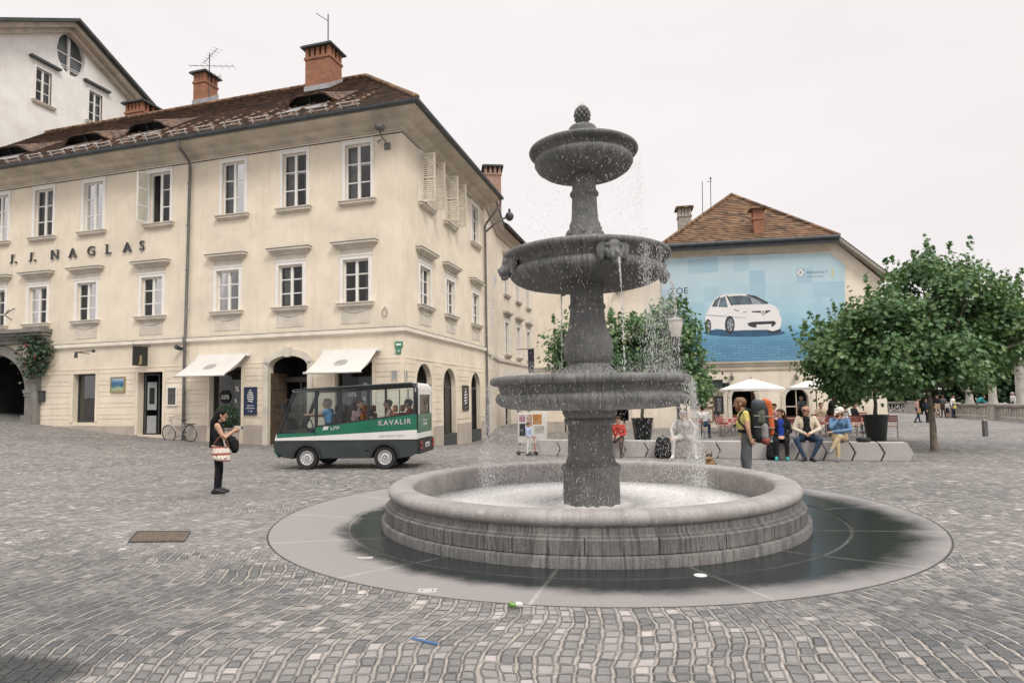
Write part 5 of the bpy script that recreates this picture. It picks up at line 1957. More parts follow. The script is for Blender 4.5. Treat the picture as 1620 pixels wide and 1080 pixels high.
def figure(name, label, loc, rz, h=1.7, top='grey', bottom='blue', shoes='black', skin=None, hair='brown', long_hair=0., bald=False,
           pose=None, detail=False, sleeve=1., bare_leg=0., jacket=None, cat='person', group=None, female=False, beard=False, skirt=None, cap=None, under=None, extra=None, belly=0., voxel=None, hat_brim=True, leggings=False):
    """person facing local +x. pose gives joint positions for a 1.7 m figure: keys pel, chest, neck, head, look, sh/el/wr/kn/an/toe with l and r."""
    P = dict(pel=(0, 0, .93), chest=(0, 0, 1.28), neck=(0.0, 0, 1.44), head=(.02, 0, 1.575), look=(1, 0, 0),
             shl=(0, .17, 1.385), shr=(0, -.17, 1.385), ell=(-.02, .225, 1.10), elr=(-.02, -.225, 1.10), wrl=(.04, .22, .86), wrr=(.04, -.22, .86),
             hpl=(0, .085, .90), hpr=(0, -.085, .90), knl=(.02, .10, .49), knr=(.02, -.10, .49), anl=(0, .11, .085), anr=(0, -.11, .085),
             tol=(.15, .125, .03), tor=(.15, -.125, .03), hdl=(.15, 0, -1), hdr=(.15, 0, -1), pnl=(0, -1, 0), pnr=(0, 1, 0), curl=.5)
    P.update(pose or {})
    V = {k: V3(v) for k, v in P.items() if k != 'curl'}
    t = thing(name, loc, label, cat, group, rz, h / 1.7)
    SK, TOP, BOT, SHO, EY, JK, UN = range(7)
    skin = skin or SKIN
    if isinstance(shoes, str): shoes = SHOEB
    mats_ = [skin, top, bottom, shoes, EYEM, jacket or top, under or top]
    ka = JK if jacket else TOP
    c = []
    A = lambda a, b, r0, r1, k: c.append((V[a] if isinstance(a, str) else V3(a), V[b] if isinstance(b, str) else V3(b), r0, r1, k))
    fw = V['look'].normalized()
    bz = V['neck'] - V['pel']; up_ = bz.normalized()
    fr = V3((1, 0, 0)); fr = (fr - up_ * fr.dot(up_)).normalized(); sd = up_.cross(fr)
    f_ = .92 if female else 1.
    # trunk: pelvis, waist, ribcage and shoulder girdle flattened front to back by paired cones
    hipw = .095 if female else .085
    for s in (-1, 1):
        c.append((V['pel'] + sd * s * hipw, V['pel'] + sd * s * .075 + up_ * .12, .115, .098 * f_, BOT))
        c.append((V['pel'] + sd * s * .065 + up_ * .13, V['chest'] + sd * s * .085 * f_, .098 * f_, .112 * f_, ka))
        c.append((V['chest'] + sd * s * .08 * f_, V['shl' if s > 0 else 'shr'] - sd * s * .04 - up_ * .02, .112 * f_, .072 * f_, ka))
    if belly: c.append((V['pel'] + up_ * .1 + fr * (.03 + belly * .4), V['chest'] - up_ * .06 + fr * belly * .3, .115, .10, TOP))
    if female:
        for s in (-1, 1): c.append((V['chest'] + fr * .065 + sd * s * .07, V['chest'] + fr * .085 + sd * s * .072 - up_ * .01, .06, .055, ka))
    c.append((V['chest'] + up_ * .06 + fr * .025, V['neck'] - up_ * .02, .10 * f_, .062, TOP if jacket else ka))
    if jacket: c.append((V['chest'] + up_ * .08 + fr * .06, V['pel'] + up_ * .14 + fr * .055, .085, .09, UN))
    # neck and head
    A('neck', V['neck'].lerp(V['head'], .6) - fw * .015, .056 * f_, .052 * f_, SK)
    hd = V['head']; hs = f_ ** .5
    hl = UP.cross(fw).normalized(); hu = fw.cross(hl)
    c.append((hd + hu * .025 - fw * .02, hd + hu * .03 + fw * .025, .092 * hs, .085 * hs, SK))
    c.append((hd - hu * .055 + fw * .035, hd - hu * .08 + fw * .055, .062 * hs, .042 * hs, SK))
    c.append((hd + hu * .012 + fw * .105, hd - hu * .022 + fw * .118, .012, .017, SK))
    for s in (-1, 1):
        c.append((hd + hu * .005 + hl * s * .09 - fw * .01, hd - hu * .03 + hl * s * .09, .022, .014, SK))
        c.append((hd + hu * .018 + hl * s * .034 + fw * .094, hd + hu * .018 + hl * s * .036 + fw * .096, .0145, .0145, EY))
        c.append((hd + hu * .045 + hl * s * .02 + fw * .092, hd + hu * .043 + hl * s * .05 + fw * .078, .012, .011, SK))
    c.append((hd - hu * .055 + hl * .018 + fw * .094, hd - hu * .055 - hl * .018 + fw * .094, .009, .009, EY if detail else SK))
    # limbs
    for s in 'lr':
        arm = ka
        kk = arm if sleeve >= .5 else (arm if sleeve > .2 else SK)
        sh, el, wr = V['sh' + s], V['el' + s], V['wr' + s]
        mid = sh.lerp(el, .55)
        fat = 1.18 if jacket else 1.
        c.append((sh, mid, .062 * f_ * fat, .050 * f_ * fat, arm if sleeve > .2 else SK))
        c.append((mid, el, .050 * f_ * fat, .043 * f_ * fat, arm if sleeve >= .5 else SK))
        c.append((el, el.lerp(wr, .4), .043 * f_ * fat, .042 * f_ * fat, arm if sleeve >= .7 else SK))
        c.append((el.lerp(wr, .4), wr, .041 * f_ * fat, .029 * fat, arm if sleeve >= 1. else SK))
        if detail:
            c += hand_caps(wr, V['hd' + s], V['pn' + s], SK, P['curl'], 1., 1 if s == 'l' else -1)
        else:
            e_ = wr + V['hd' + s].normalized() * .085
            c.append((wr, e_, .03, .036, SK)); c.append((e_, e_ + V['hd' + s].normalized() * .06, .034, .02, SK))
        hp, kn, an, to = V['hp' + s], V['kn' + s], V['an' + s], V['to' + s]
        lg = .82 if leggings else 1.0
        c.append((hp, hp.lerp(kn, .5), .098 * lg ** .5, .082 * lg, BOT)); c.append((hp.lerp(kn, .5), kn, .082 * lg, .064 * lg, BOT if bare_leg < .6 else SK))
        cal = kn.lerp(an, .35); back = (kn - to).normalized()
        c.append((kn, cal, .062 * lg, .060 * lg, BOT if bare_leg < .3 else SK)); c.append((cal, an, .060 * lg, .043 * lg, BOT if not bare_leg else SK))
        heel = an + (an - to) * V3((1, 1, 0)) * .35
        heel.z = to.z + .008
        c.append((an, heel, .043, .034, SHO)); c.append((heel, to, .036, .034, SHO)); c.append((an - UP * .01, an.lerp(to, .6), .044, .036, SHO))
    if skirt: 
        for s in 'lr': c.append((V['pel'], V['hp' + s].lerp(V['kn' + s], .72), .125, .10, BOT if skirt is True else skirt))
    if extra: c += extra(V, c)
    vx = voxel or (.0095 if detail else .021)
    b = fuse('body', c, mats_, t, vx, 2 if detail else 1)
    # hair as its own mesh
    hc = []
    if not bald:
        H = hd + hu * .035
        hc.append((H - fw * .035, H + fw * .012 + hu * .012, .103 * hs, .094 * hs, 0))
        hc.append((H - fw * .06 - hu * .03, H - fw * .05 - hu * .085, .072 * hs, .055 * hs, 0))
        for s in (-1, 1): hc.append((H + hl * s * .06 - fw * .02, H + hl * s * .068 - fw * .015 - hu * .05, .042, .030, 0))
        if long_hair:
            bk = V['neck'] - fw * .06
            for s in (-1, 0, 1):
                hc.append((H - fw * .05 + hl * s * .05, bk + hl * s * .06 - fw * .03, .06, .065, 0))
                hc.append((bk + hl * s * .06 - fw * .03, bk + hl * s * .055 - fw * .075 - UP * long_hair, .065, .032, 0))
    if beard:
        hc.append((hd - hu * .075 + fw * .05, hd - hu * .125 + fw * .06, .058, .035, 0))
        for s in (-1, 1): hc.append((hd - hu * .0 + hl * s * .075, hd - hu * .075 + hl * s * .045 + fw * .045, .026, .03, 0))
        hc.append((hd - hu * .038 + hl * .025 + fw * .098, hd - hu * .038 - hl * .025 + fw * .098, .012, .012, 0))
    if hc: fuse('hair', hc, [HAIRS[hair]], t, .012 if detail else .02, 1)
    if cap:
        H = hd + hu * .06
        cc_ = [(H - fw * .025, H + fw * .01, .104, .098, 0)]
        if hat_brim: cc_ += [(H + fw * .09 + hl * .05 - hu * .012, H + fw * .155 + hl * .03 - hu * .03, .016, .012, 0), (H + fw * .09 - hl * .05 - hu * .012, H + fw * .155 - hl * .03 - hu * .03, .016, .012, 0), (H + fw * .09 - hu * .01, H + fw * .17 - hu * .03, .018, .012, 0)]
        fuse('cap', cc_, [cap], t, .012, 1)
    return t


def sit_pose(seat=.46, lean=0., knees=.17, feet=.16, foot_x=.44, tuck=0.):
    z = seat + .10
    return dict(pel=(0, 0, z), chest=(.02 + lean, 0, z + .36), neck=(.04 + lean * 1.4, 0, z + .52), head=(.08 + lean * 1.5, 0, z + .655),
                shl=(.02 + lean * 1.2, .175, z + .455), shr=(.02 + lean * 1.2, -.175, z + .455),
                hpl=(.02, .09, z - .01), hpr=(.02, -.09, z - .01), knl=(.44, knees, seat + .065), knr=(.44, -knees, seat + .065),
                anl=(foot_x - tuck, feet, .085), anr=(foot_x - tuck, -feet, .085), tol=(foot_x - tuck + .15, feet + .02, .03), tor=(foot_x - tuck + .15, -feet - .02, .03),
                ell=(.10 + lean, .25, z + .20), elr=(.10 + lean, -.25, z + .20), wrl=(.36, .12, z + .10), wrr=(.36, -.12, z + .10), hdl=(1, -.4, -.3), hdr=(1, .4, -.3), pnl=(0, 0, -1), pnr=(0, 0, -1))


BLK = cloth('black_cloth', (.014, .014, .016)); JEAN = cloth('blue_denim', (.030, .050, .085)); GREYC = cloth('grey_cloth', (.11, .115, .12)); WHC = cloth('white_cloth', (.66, .65, .64)); SHOEB = mat('black_shoe', (.016, .016, .018), .45, .2, 20)
YEL = cloth('yellow_cloth', (.62, .52, .17)); NAVY = cloth('navy_cloth', (.02, .03, .07)); CREAMC = cloth('cream_cloth', (.58, .50, .39)); BLUEC = cloth('light_blue_cloth', (.13, .23, .38)); KHAKI = cloth('khaki_cloth', (.46, .36, .22)); TEAL = cloth('teal_cloth', (.05, .32, .31)); REDC = cloth('red_cloth', (.42, .055, .04)); PINKC = cloth('pink_cloth', (.55, .35, .33)); PATT = cloth('mauve_pattern_cloth', (.30, .19, .22)); ROYAL = cloth('royal_blue_cloth', (.025, .055, .30)); BEIGE = cloth('beige_cloth', (.45, .36, .26))


def ground_at(px, py):
    p = gnd(px, py)
    for _ in range(6):
        p = gnd(px, py, gz(p.x, p.y))
    return p


def face_az(loc, ang):
    """rotation so that the figure looks to screen angle ang: 0 = at the camera, +90 = to the picture's right"""
    a = math.atan2(-loc.y, -loc.x)
    return a + R(ang)


# woman with a camera, standing in front of the building
pw = ground_at(344, 780)
figure('person', 'woman in black sleeveless top and leggings with long dark hair, holding up a camera', pw, face_az(pw, 86), 1.575, top=BLK, bottom=BLK, shoes=SHOEB, hair='black', long_hair=.50, detail=True, sleeve=.1, female=True, leggings=True,
       pose=dict(look=(1, .05, -.12), head=(.05, 0, 1.575), chest=(-.02, 0, 1.27), shl=(-.01, .155, 1.375), shr=(-.01, -.155, 1.375),
                 elr=(.12, -.20, 1.12), wrr=(.31, -.07, 1.27), ell=(.12, .20, 1.12), wrl=(.31, .06, 1.25), hdr=(.8, .45, .45), hdl=(.8, -.45, .4), pnr=(0, 1, .2), pnl=(0, -1, .2), curl=.9,
                 hpl=(0, .08, .9), hpr=(0, -.08, .9), knl=(.05, .075, .49), knr=(.0, -.075, .49), anl=(.03, .08, .085), anr=(-.03, -.08, .085), tol=(.19, .1, .03), tor=(.13, -.1, .03)))
Mw = Matrix.Translation(pw) @ Matrix.Rotation(face_az(pw, 86), 4, 'Z') @ Matrix.Scale(1.575 / 1.7, 4)
t = thing('camera', Mw @ V3((.40, 0, 1.31)), 'small silver camera held up in both hands by the woman in black', 'camera')
m = MB(Mw); m.box(.385, .43, -.055, .055, 1.275, 1.345); m.build('body', mat('silver_plastic', (.45, .45, .46), .35, .1, 9), t, bevel=.006)
m = MB(Mw); m.tube([(.43, 0, 1.31), (.465, 0, 1.31)], [.026, .023], 12); m.build('lens', SHOEB, t)
# patterned handbag on her hip
t = thing('handbag', Mw @ V3((.06, -.24, .95)), 'white handbag with brown bands and dark print on the hip of the woman in black', 'handbag')
def bag_mat():
    n = NT('printed_canvas')
    p = n.obj(); x, y, z = n.xyz(p)
    fz = n.math('FRACT', n.math('MULTIPLY', z, 7.4))
    band = n.rng(n.math('ABSOLUTE', n.math('SUBTRACT', fz, .5)), .34, .36)
    mot = n.rng(n.noise(n.scl(p, (26, 26, 26)), 1, 2), .56, .60)
    c = n.mix(mot, (.70, .62, .55), (.08, .06, .06))
    c = n.mix(band, c, (.30, .075, .04))
    return n.bsdf(Base_Color=c, Roughness=.7)
m = MB(Mw)
bg_ = []
for i in range(9):
    for j in range(7):
        u = i / 8; v = j / 6
        x = -.085 + .33 * u - .02 * v; z = .72 + .27 * v - .06 * u + .03 * math.sin(PI * u) * (v - 1)
        bulge = .055 * math.sin(PI * u) * (1 - v * .55)
        bg_.append((x, bulge, z))
vs = [(x, -.22 - b_, z) for x, b_, z in bg_] + [(x, -.20 + b_ * .6, z) for x, b_, z in bg_]
fs = []
for side in (0, 63):
    for i in range(8):
        for j in range(6):
            a = side + i * 7 + j; fs.append((a, a + 7, a + 8, a + 1))
for i in range(8): fs.append((i * 7, (i + 1) * 7, 63 + (i + 1) * 7, 63 + i * 7))
for j in range(6): fs.append((j, j + 1, 63 + j + 1, 63 + j)); fs.append((56 + j, 57 + j, 63 + 57 + j, 63 + 56 + j))
m.add(vs, fs); m.build('pouch', bag_mat(), t, smooth=True)
m = MB(Mw); m.tube([(-.07, -.21, .98), (.02, -.245, 1.14), (.10, -.24, 1.16), (.17, -.225, 1.08), (.22, -.21, .92)], .012, 6); m.build('strap', mat('brown_leather', (.16, .06, .035), .5, .2, 9), t)
# dark jacket bundled over her forearms
t = thing('jacket', Mw @ V3((.27, 0, 1.0)), 'black jacket bundled over the forearms of the woman in black', 'jacket')
fuse('folded_cloth', [tuple(list(map(lambda p: tuple(Mw @ V3(p) - (Mw @ V3((.27, 0, 1.0)))), c[:2])) + [c[2], c[3], 0]) for c in
     (((.22, -.1, 1.12), (.22, .1, 1.12), .05, .05), ((.24, -.1, 1.06), (.30, -.08, .90), .07, .06), ((.27, .06, 1.06), (.31, .05, .86), .075, .065), ((.33, -.02, 1.02), (.34, -.02, .88), .06, .05), ((.19, -.04, 1.05), (.24, 0, .95), .06, .06))], [BLK], t, .013, 1)

# backpacker beside the basin
pb_ = dep(1182, 752, 12.6); pb_.z = gz(pb_.x, pb_.y)
rzb = face_az(pb_, -84)
figure('person', 'bearded man in yellow t-shirt and grey trousers carrying a huge rucksack', pb_, rzb, 1.66, top=YEL, bottom=GREYC, shoes=SHOEB, hair='ginger', detail=True, sleeve=.4, beard=True,
       pose=dict(look=(1, -.05, -.10), head=(.085, 0, 1.57), neck=(.04, 0, 1.44), chest=(.02, 0, 1.27), pel=(-.03, 0, .93), ell=(-.02, .27, 1.10), wrl=(-.06, .25, .88), elr=(.0, -.26, 1.09), wrr=(-.05, -.25, .87), hdl=(-.5, -.1, -.8), hdr=(-.5, .1, -.8),
                 hpl=(-.03, .1, .9), hpr=(-.03, -.1, .9), knl=(.03, .12, .49), knr=(-.02, -.12, .49)),
       extra=lambda V, c: [(V['hpl'], V['knl'], .115, .10, 2), (V['hpr'], V['knr'], .115, .10, 2), (V['knl'], V['anl'], .10, .085, 2), (V['knr'], V['anr'], .10, .085, 2), (V['pel'] + V3((.07, .07, .16)), V['pel'] + V3((.07, -.07, .16)), .085, .085, 1), (V['pel'] + V3((.02, 0, .05)), V['chest'] + V3((.05, 0, -.1)), .13, .11, 1)])
Mb = Matrix.Translation(pb_) @ Matrix.Rotation(rzb, 4, 'Z') @ Matrix.Scale(1.66 / 1.7, 4)
rk = thing('backpack', Mb @ V3((-.3, 0, 1.1)), 'huge dark rucksack with orange top and side, on the bearded man in yellow', 'backpack')
def fuse_at(name, caps_, mats_, parent, M, vox, it=2):
    inv = chain(parent).inverted() @ M
    s = M.to_scale().x
    return fuse(name, [(inv @ V3(a), inv @ V3(b), r0 * s, r1 * s, k) for a, b, r0, r1, k in caps_], mats_, parent, vox, it)
ORG = cloth('orange_nylon', (.52, .12, .04), .6); DGN = cloth('charcoal_nylon', (.028, .033, .035), .6); RGR = cloth('grey_nylon', (.28, .27, .26), .6)
fuse_at('main_sack', [((-.24, .12, .92), (-.25, .11, 1.48), .135, .12, 0), ((-.24, -.12, .92), (-.25, -.11, 1.48), .135, .12, 0), ((-.33, .09, .95), (-.34, .08, 1.45), .13, .12, 0), ((-.33, -.09, .95), (-.34, -.08, 1.45), .13, .12, 0)], [DGN], rk, Mb, .014)
fuse_at('lid', [((-.24, .1, 1.56), (-.24, -.1, 1.56), .10, .10, 0), ((-.31, .09, 1.55), (-.31, -.09, 1.55), .10, .10, 0)], [cloth('slate_nylon', (.06, .075, .09), .6)], rk, Mb, .014)
fuse_at('outer_bag', [((-.44, .09, 1.58), (-.47, .09, 1.1), .075, .08, 0), ((-.44, -.09, 1.58), (-.47, -.09, 1.1), .075, .08, 0), ((-.40, 0, 1.60), (-.47, 0, 1.0), .08, .08, 0)], [ORG], rk, Mb, .014)
fuse_at('side_pocket', [((-.34, -.21, .93), (-.34, -.21, 1.12), .075, .07, 0), ((-.34, .21, .93), (-.34, .21, 1.12), .075, .07, 0)], [RGR], rk, Mb, .014)
fuse_at('base_roll', [((-.35, .2, .84), (-.35, -.2, .84), .085, .085, 0)], [mat('red_trim', (.25, .05, .04), .6, .3, 15)], rk, Mb, .014)
m = MB(Mb)
for s in (-1, 1): m.tube([(-.17, .11 * s, 1.40), (-.02, .13 * s, 1.475), (.10, .125 * s, 1.38), (.13, .12 * s, 1.22), (.0, .19 * s, 1.08), (-.17, .15 * s, 1.0)], .022, 8)
m.build('shoulder_strap', DGN, rk, smooth=True)
m = MB(Mb); m.tube([(.14 * math.cos(a) - .02, .185 * math.sin(a), 1.03) for a in [2 * PI * i / 20 for i in range(21)]], .034, 8); m.build('hip_belt', BLK, rk, smooth=True)
for z in (1.12, 1.34):
    m = MB(Mb); m.tube([(-.14, .262, z), (-.32, .255, z - .02), (-.50, .17, z - .03), (-.56, 0, z - .03), (-.50, -.17, z - .03), (-.32, -.255, z - .02), (-.14, -.262, z)], .011, 6); m.build('compression_strap', RGR, rk)
fuse_at('front_pocket', [((-.30, .225, 1.22), (-.31, .225, 1.40), .06, .05, 0), ((-.26, .225, 1.22), (-.26, .225, 1.38), .05, .04, 0)], [cloth('olive_nylon', (.11, .12, .085), .6)], rk, Mb, .014)

# ------------------------------------------------------------------ concrete benches: a row of chevron blocks
CONC = mat('bench_concrete', (.40, .375, .36), .85, .14, 3, .3, 50, fine=.35)
pL, pR = ground_at(848, 720), ground_at(1440, 730)
bd = (pR - pL); bl = V3((bd.x, bd.y, 0)).length; bd = V3((bd.x, bd.y, 0)).normalized(); bnr = V3((-bd.y, bd.x, 0))
nb_ = round(bl / .66); wb = bl / nb_
def bench_pt(px, off=.12):
    """point on the bench seat under picture column px"""
    r = ray(px, 700)
    p = plane(px, 700, pL + bnr * off, bnr)
    p.z = .45
    return p
pos_words = ['first block at the left end, under the child with the scooter', 'second block from the left', 'third block from the left', 'block left of the fountain column', 'block behind the fountain column', 'block beside the red-clad child', 'block between the red-clad child and the black rucksack', 'block under the black rucksack', 'block under the figure in white', 'block behind the dog, right of the white figure', 'block behind the bearded backpacker', 'block under the woman in black jacket', 'block under the man in cream jacket', 'block under the man in cap', 'block left of the end, with a folded dark bag on it', 'last block at the right end']
benches = []
m = MB()
gap = .035
m.prism([(.0, .45), (wb - gap, .45), (wb - gap + .13, .20), (wb - gap + .04, 0), (.04, 0), (.13, .20)], 0, .48, 'y')
bench0 = m.build('concrete_bench', CONC, world=False, bevel=.012)
rzbench = math.atan2(bd.y, bd.x)
for i in range(nb_):
    o = bench0 if i == 0 else bench0.copy()
    if i: COL.objects.link(o)
    o.location = pL + bd * (i * wb); o.location.z = gz(o.location.x, o.location.y)
    o.rotation_euler = (0, 0, rzbench)
    benches.append(o)
bench_words = ['leftmost block of the concrete bench row, right of the child with the scooter', 'second concrete bench block from the child with the scooter, just left of the fountain column', 'concrete bench block hidden behind the fountain column', 'concrete bench block on which the child in red sits', 'empty concrete bench block between the child in red and the black rucksack', 'concrete bench block behind the upright black rucksack', 'concrete bench block under the figure all in white', 'empty concrete bench block just right of the figure all in white', 'empty concrete bench block behind the dog, left of the backpacker', 'concrete bench block right behind the bearded backpacker', 'concrete bench block under the woman in black jacket', 'concrete bench block under the man in cream jacket', 'concrete bench block under the man in cap with crossed legs', 'concrete bench block with a folded dark bag lying on it, next to last', 'last concrete bench block at the right end of the row, nobody on it']
for i, o in enumerate(benches):
    tag(o, bench_words[min(i, len(bench_words) - 1)], 'bench', 'chevron concrete bench blocks in a row')


def seat_at(px, off=.2): 
    p = bench_pt(px, off); p.z = gz(p.x, p.y); return p


RB = math.atan2(-bnr.y, -bnr.x)         # looking away from the bench to the camera
sp = sit_pose(.45)
# woman in black jacket
p = seat_at(1236)
ps = dict(sp); ps.update(look=(.75, -.66, .02), wrl=(.34, .05, .62), wrr=(.34, -.05, .62), ell=(.08, .24, .74), elr=(.08, -.24, .74), knl=(.42, .12, .50), knr=(.42, -.12, .50), anl=(.46, .12, .085), anr=(.46, -.14, .085), tol=(.62, .13, .03), tor=(.62, -.15, .03), hdl=(.8, -.6, -.2), hdr=(.8, .6, -.2))
figure('person', 'woman in black jacket and blue dress with long brown hair sitting on the bench', p, RB, 1.66, top=ROYAL, bottom=BLK, shoes=TEAL, jacket=BLK, under=ROYAL, hair='brown', long_hair=.28, detail=True, female=True, pose=ps, skirt=True,
       extra=lambda V, c: [(V['pel'] + V3((.08, 0, .03)), V['hpl'].lerp(V['knl'], .6) + V3((0, -.03, .02)), .10, .085, 6), (V['pel'] + V3((.08, 0, .03)), V['hpr'].lerp(V['knr'], .6) + V3((0, .03, .02)), .10, .085, 6)])
# man in cream jacket
p = seat_at(1277)
ps = dict(sp); ps.update(look=(.72, -.68, -.02), knl=(.42, .27, .50), knr=(.42, -.27, .50), anl=(.50, .06, .085), anr=(.50, -.10, .085), tol=(.65, .12, .03), tor=(.65, -.16, .03), ell=(.10, .30, .76), elr=(.10, -.30, .76), wrl=(.36, .05, .66), wrr=(.36, -.06, .66), hdl=(.6, -.7, -.3), hdr=(.6, .7, -.3), curl=1.2)
tm = figure('person', 'bald man with sunglasses in cream jacket and jeans sitting with hands clasped', p, RB, 1.76, top=BLK, bottom=JEAN, shoes=SHOEB, jacket=CREAMC, under=BLK, bald=True, skin=SKIN2, detail=True, pose=ps, belly=.12)
hd = V3(ps['head']); fw = V3(ps['look']).normalized(); hl_ = UP.cross(fw).normalized()
m = MB()
for s in (-1, 1):
    c_ = hd + fw * .108 + hl_ * s * .036 + UP * .018
    m.ell(c_, (.028, .028, .02), 10, 6); m.tube([c_ + hl_ * s * .02 - fw * .01, hd + hl_ * s * .092 + UP * .02], .005, 5)
m.tube([hd + fw * .113 + hl_ * .02 + UP * .022, hd + fw * .113 - hl_ * .02 + UP * .022], .005, 5)
m.build('sunglasses', SHOEB, tm, world=False, smooth=True)
# man in cap, legs crossed, hand at his chin
p = seat_at(1329)
ps = dict(sp); ps.update(look=(.78, -.62, -.12), chest=(.10, 0, .90), neck=(.16, 0, 1.05), head=(.22, 0, 1.17), shl=(.13, .175, 1.0), shr=(.13, -.175, 1.0), knl=(.46, -.06, .60), anl=(.56, -.24, .30), tol=(.70, -.30, .24), knr=(.44, -.10, .51), anr=(.52, -.10, .085), tor=(.66, -.14, .03), elr=(.36, -.22, .82), wrr=(.33, -.06, 1.02), hdr=(-.2, .5, .7), ell=(.30, .22, .76), wrl=(.40, -.20, .72), hdl=(.2, -1, -.1), curl=.9)
figure('person', 'man in pale cap and blue sweater sitting with crossed legs, chin on hand', p, RB, 1.72, top=BLUEC, bottom=KHAKI, shoes=cloth('grey_sneaker', (.20, .20, .21)), hair='brown', detail=True, pose=ps, cap=mat('pale_cap', (.56, .53, .49), .8, .1, 9), beard=True)
# small black bag next to the woman
p = seat_at(1221, -.12)
t = thing('bag', p, 'small black bag on the ground beside the seated woman', 'bag')
M = Matrix.Translation(p) @ Matrix.Rotation(RB, 4, 'Z')
fuse_at('pouch', [((0, .06, .09), (0, .05, .40), .10, .07, 0), ((0, -.06, .09), (0, -.05, .40), .10, .07, 0), ((.06, 0, .10), (.05, 0, .28), .09, .07, 0)], [BLK], t, M, .014)
m = MB(M); m.tube([(0, .05, .45), (0, .03, .53), (0, -.03, .53), (0, -.05, .45)], .012, 6); m.build('handle', BLK, t)
# folded bag lying on the bench
p = seat_at(1366, .2); p.z = .46
t = thing('bag', p, 'flat dark folded bag lying on the bench right of the man in cap', 'bag')
M = Matrix.Translation(p) @ Matrix.Rotation(RB, 4, 'Z')
fuse_at('pouch', [((0, .12, .045), (0, -.10, .05), .055, .065, 0), ((.05, .05, .05), (.03, -.08, .06), .06, .06, 0), ((-.06, .08, .05), (-.05, -.1, .05), .055, .05, 0)], [DGN], t, M, .014)
# figure all in white
p = seat_at(1083, .16)
ps = dict(sp); ps.update(look=(.9, -.3, -.3), chest=(.10, 0, .88), neck=(.17, 0, 1.02), head=(.24, 0, 1.14), shl=(.13, .19, .98), shr=(.13, -.19, .98), knl=(.40, .26, .52), knr=(.40, -.24, .52), anl=(.52, .34, .085), anr=(.46, -.26, .085), tol=(.66, .38, .03), tor=(.60, -.28, .03), ell=(.28, .34, .78), elr=(.28, -.32, .78), wrl=(.42, .28, .58), wrr=(.40, -.26, .58), hdl=(.6, .1, -.6), hdr=(.6, 0, -.6))
figure('person', 'person dressed all in white sitting with hands on knees behind the falling water', p, RB, 1.72, top=cloth('offwhite_cloth', (.50, .48, .46)), bottom=cloth('offwhite_cloth', (.50, .48, .46)), shoes=WHC, skin=mat('pale_skin', (.56, .40, .32), .7, .1, 9), hair='grey', detail=True, pose=ps, voxel=.013)
# upright black rucksack beside the white figure
p = seat_at(1049, -.15)
t = thing('backpack', p, 'black speckled rucksack standing by the bench left of the white figure', 'backpack')
M = Matrix.Translation(p) @ Matrix.Rotation(RB, 4, 'Z')
fuse_at('sack', [((0, .12, .12), (0, .09, .48), .13, .10, 0), ((0, -.12, .12), (0, -.09, .48), .13, .10, 0), ((.10, 0, .13), (.07, 0, .40), .12, .09, 0)], [BLK], t, M, .016)
m = MB(M); m.tube([(-.02, .05, .55), (-.02, 0, .63), (-.02, -.05, .55)], .014, 6); m.build('handle', BLK, t)
# child in red
p = seat_at(979, .12)
ps = dict(sit_pose(.46)); ps.update(look=(.9, .3, -.3), wrl=(.44, .1, .70), wrr=(.44, -.1, .70))
figure('person', 'child in red top sitting on the bench half behind the fountain column', p, RB, 1.45, top=REDC, bottom=cloth('brown_cloth', (.10, .07, .055)), shoes=SHOEB, hair='brown', pose=ps, voxel=.016)
# child with a scooter
p = ground_at(836, 720)
figure('person', 'small child in pale blue shirt standing with a scooter left of the benches', p, face_az(p, 60), .98, top=cloth('pale_blue_cloth', (.36, .43, .60)), bottom=WHC, shoes=SHOEB, hair='brown', pose=dict(wrl=(.28, .16, .95), wrr=(.28, -.16, .95), ell=(.06, .22, 1.08), elr=(.06, -.22, 1.08), hdl=(1, 0, 0), hdr=(1, 0, 0)), voxel=.018)
M = Matrix.Translation(p) @ Matrix.Rotation(face_az(p, 60), 4, 'Z')
t = thing('scooter', p, 'small dark kick scooter held by the child in pale blue shirt', 'scooter')
m = MB(M); m.box(-.30, .22, -.05, .05, .075, .10); m.build('deck', IRON, t)
m = MB(M); m.tube([(.24, 0, .06), (.20, 0, .55)], .016, 8); m.tube([(.20, -.14, .55), (.20, .14, .55)], .014, 8); m.build('handlebar', mat('red_metal', (.4, .05, .03), .4, .1, 9), t)
for x in (-.34, .26):
    m = MB(M); m.tube([(x, -.02, .065), (x, .02, .065)], .065, 16); m.build('wheel', SHOEB, t)

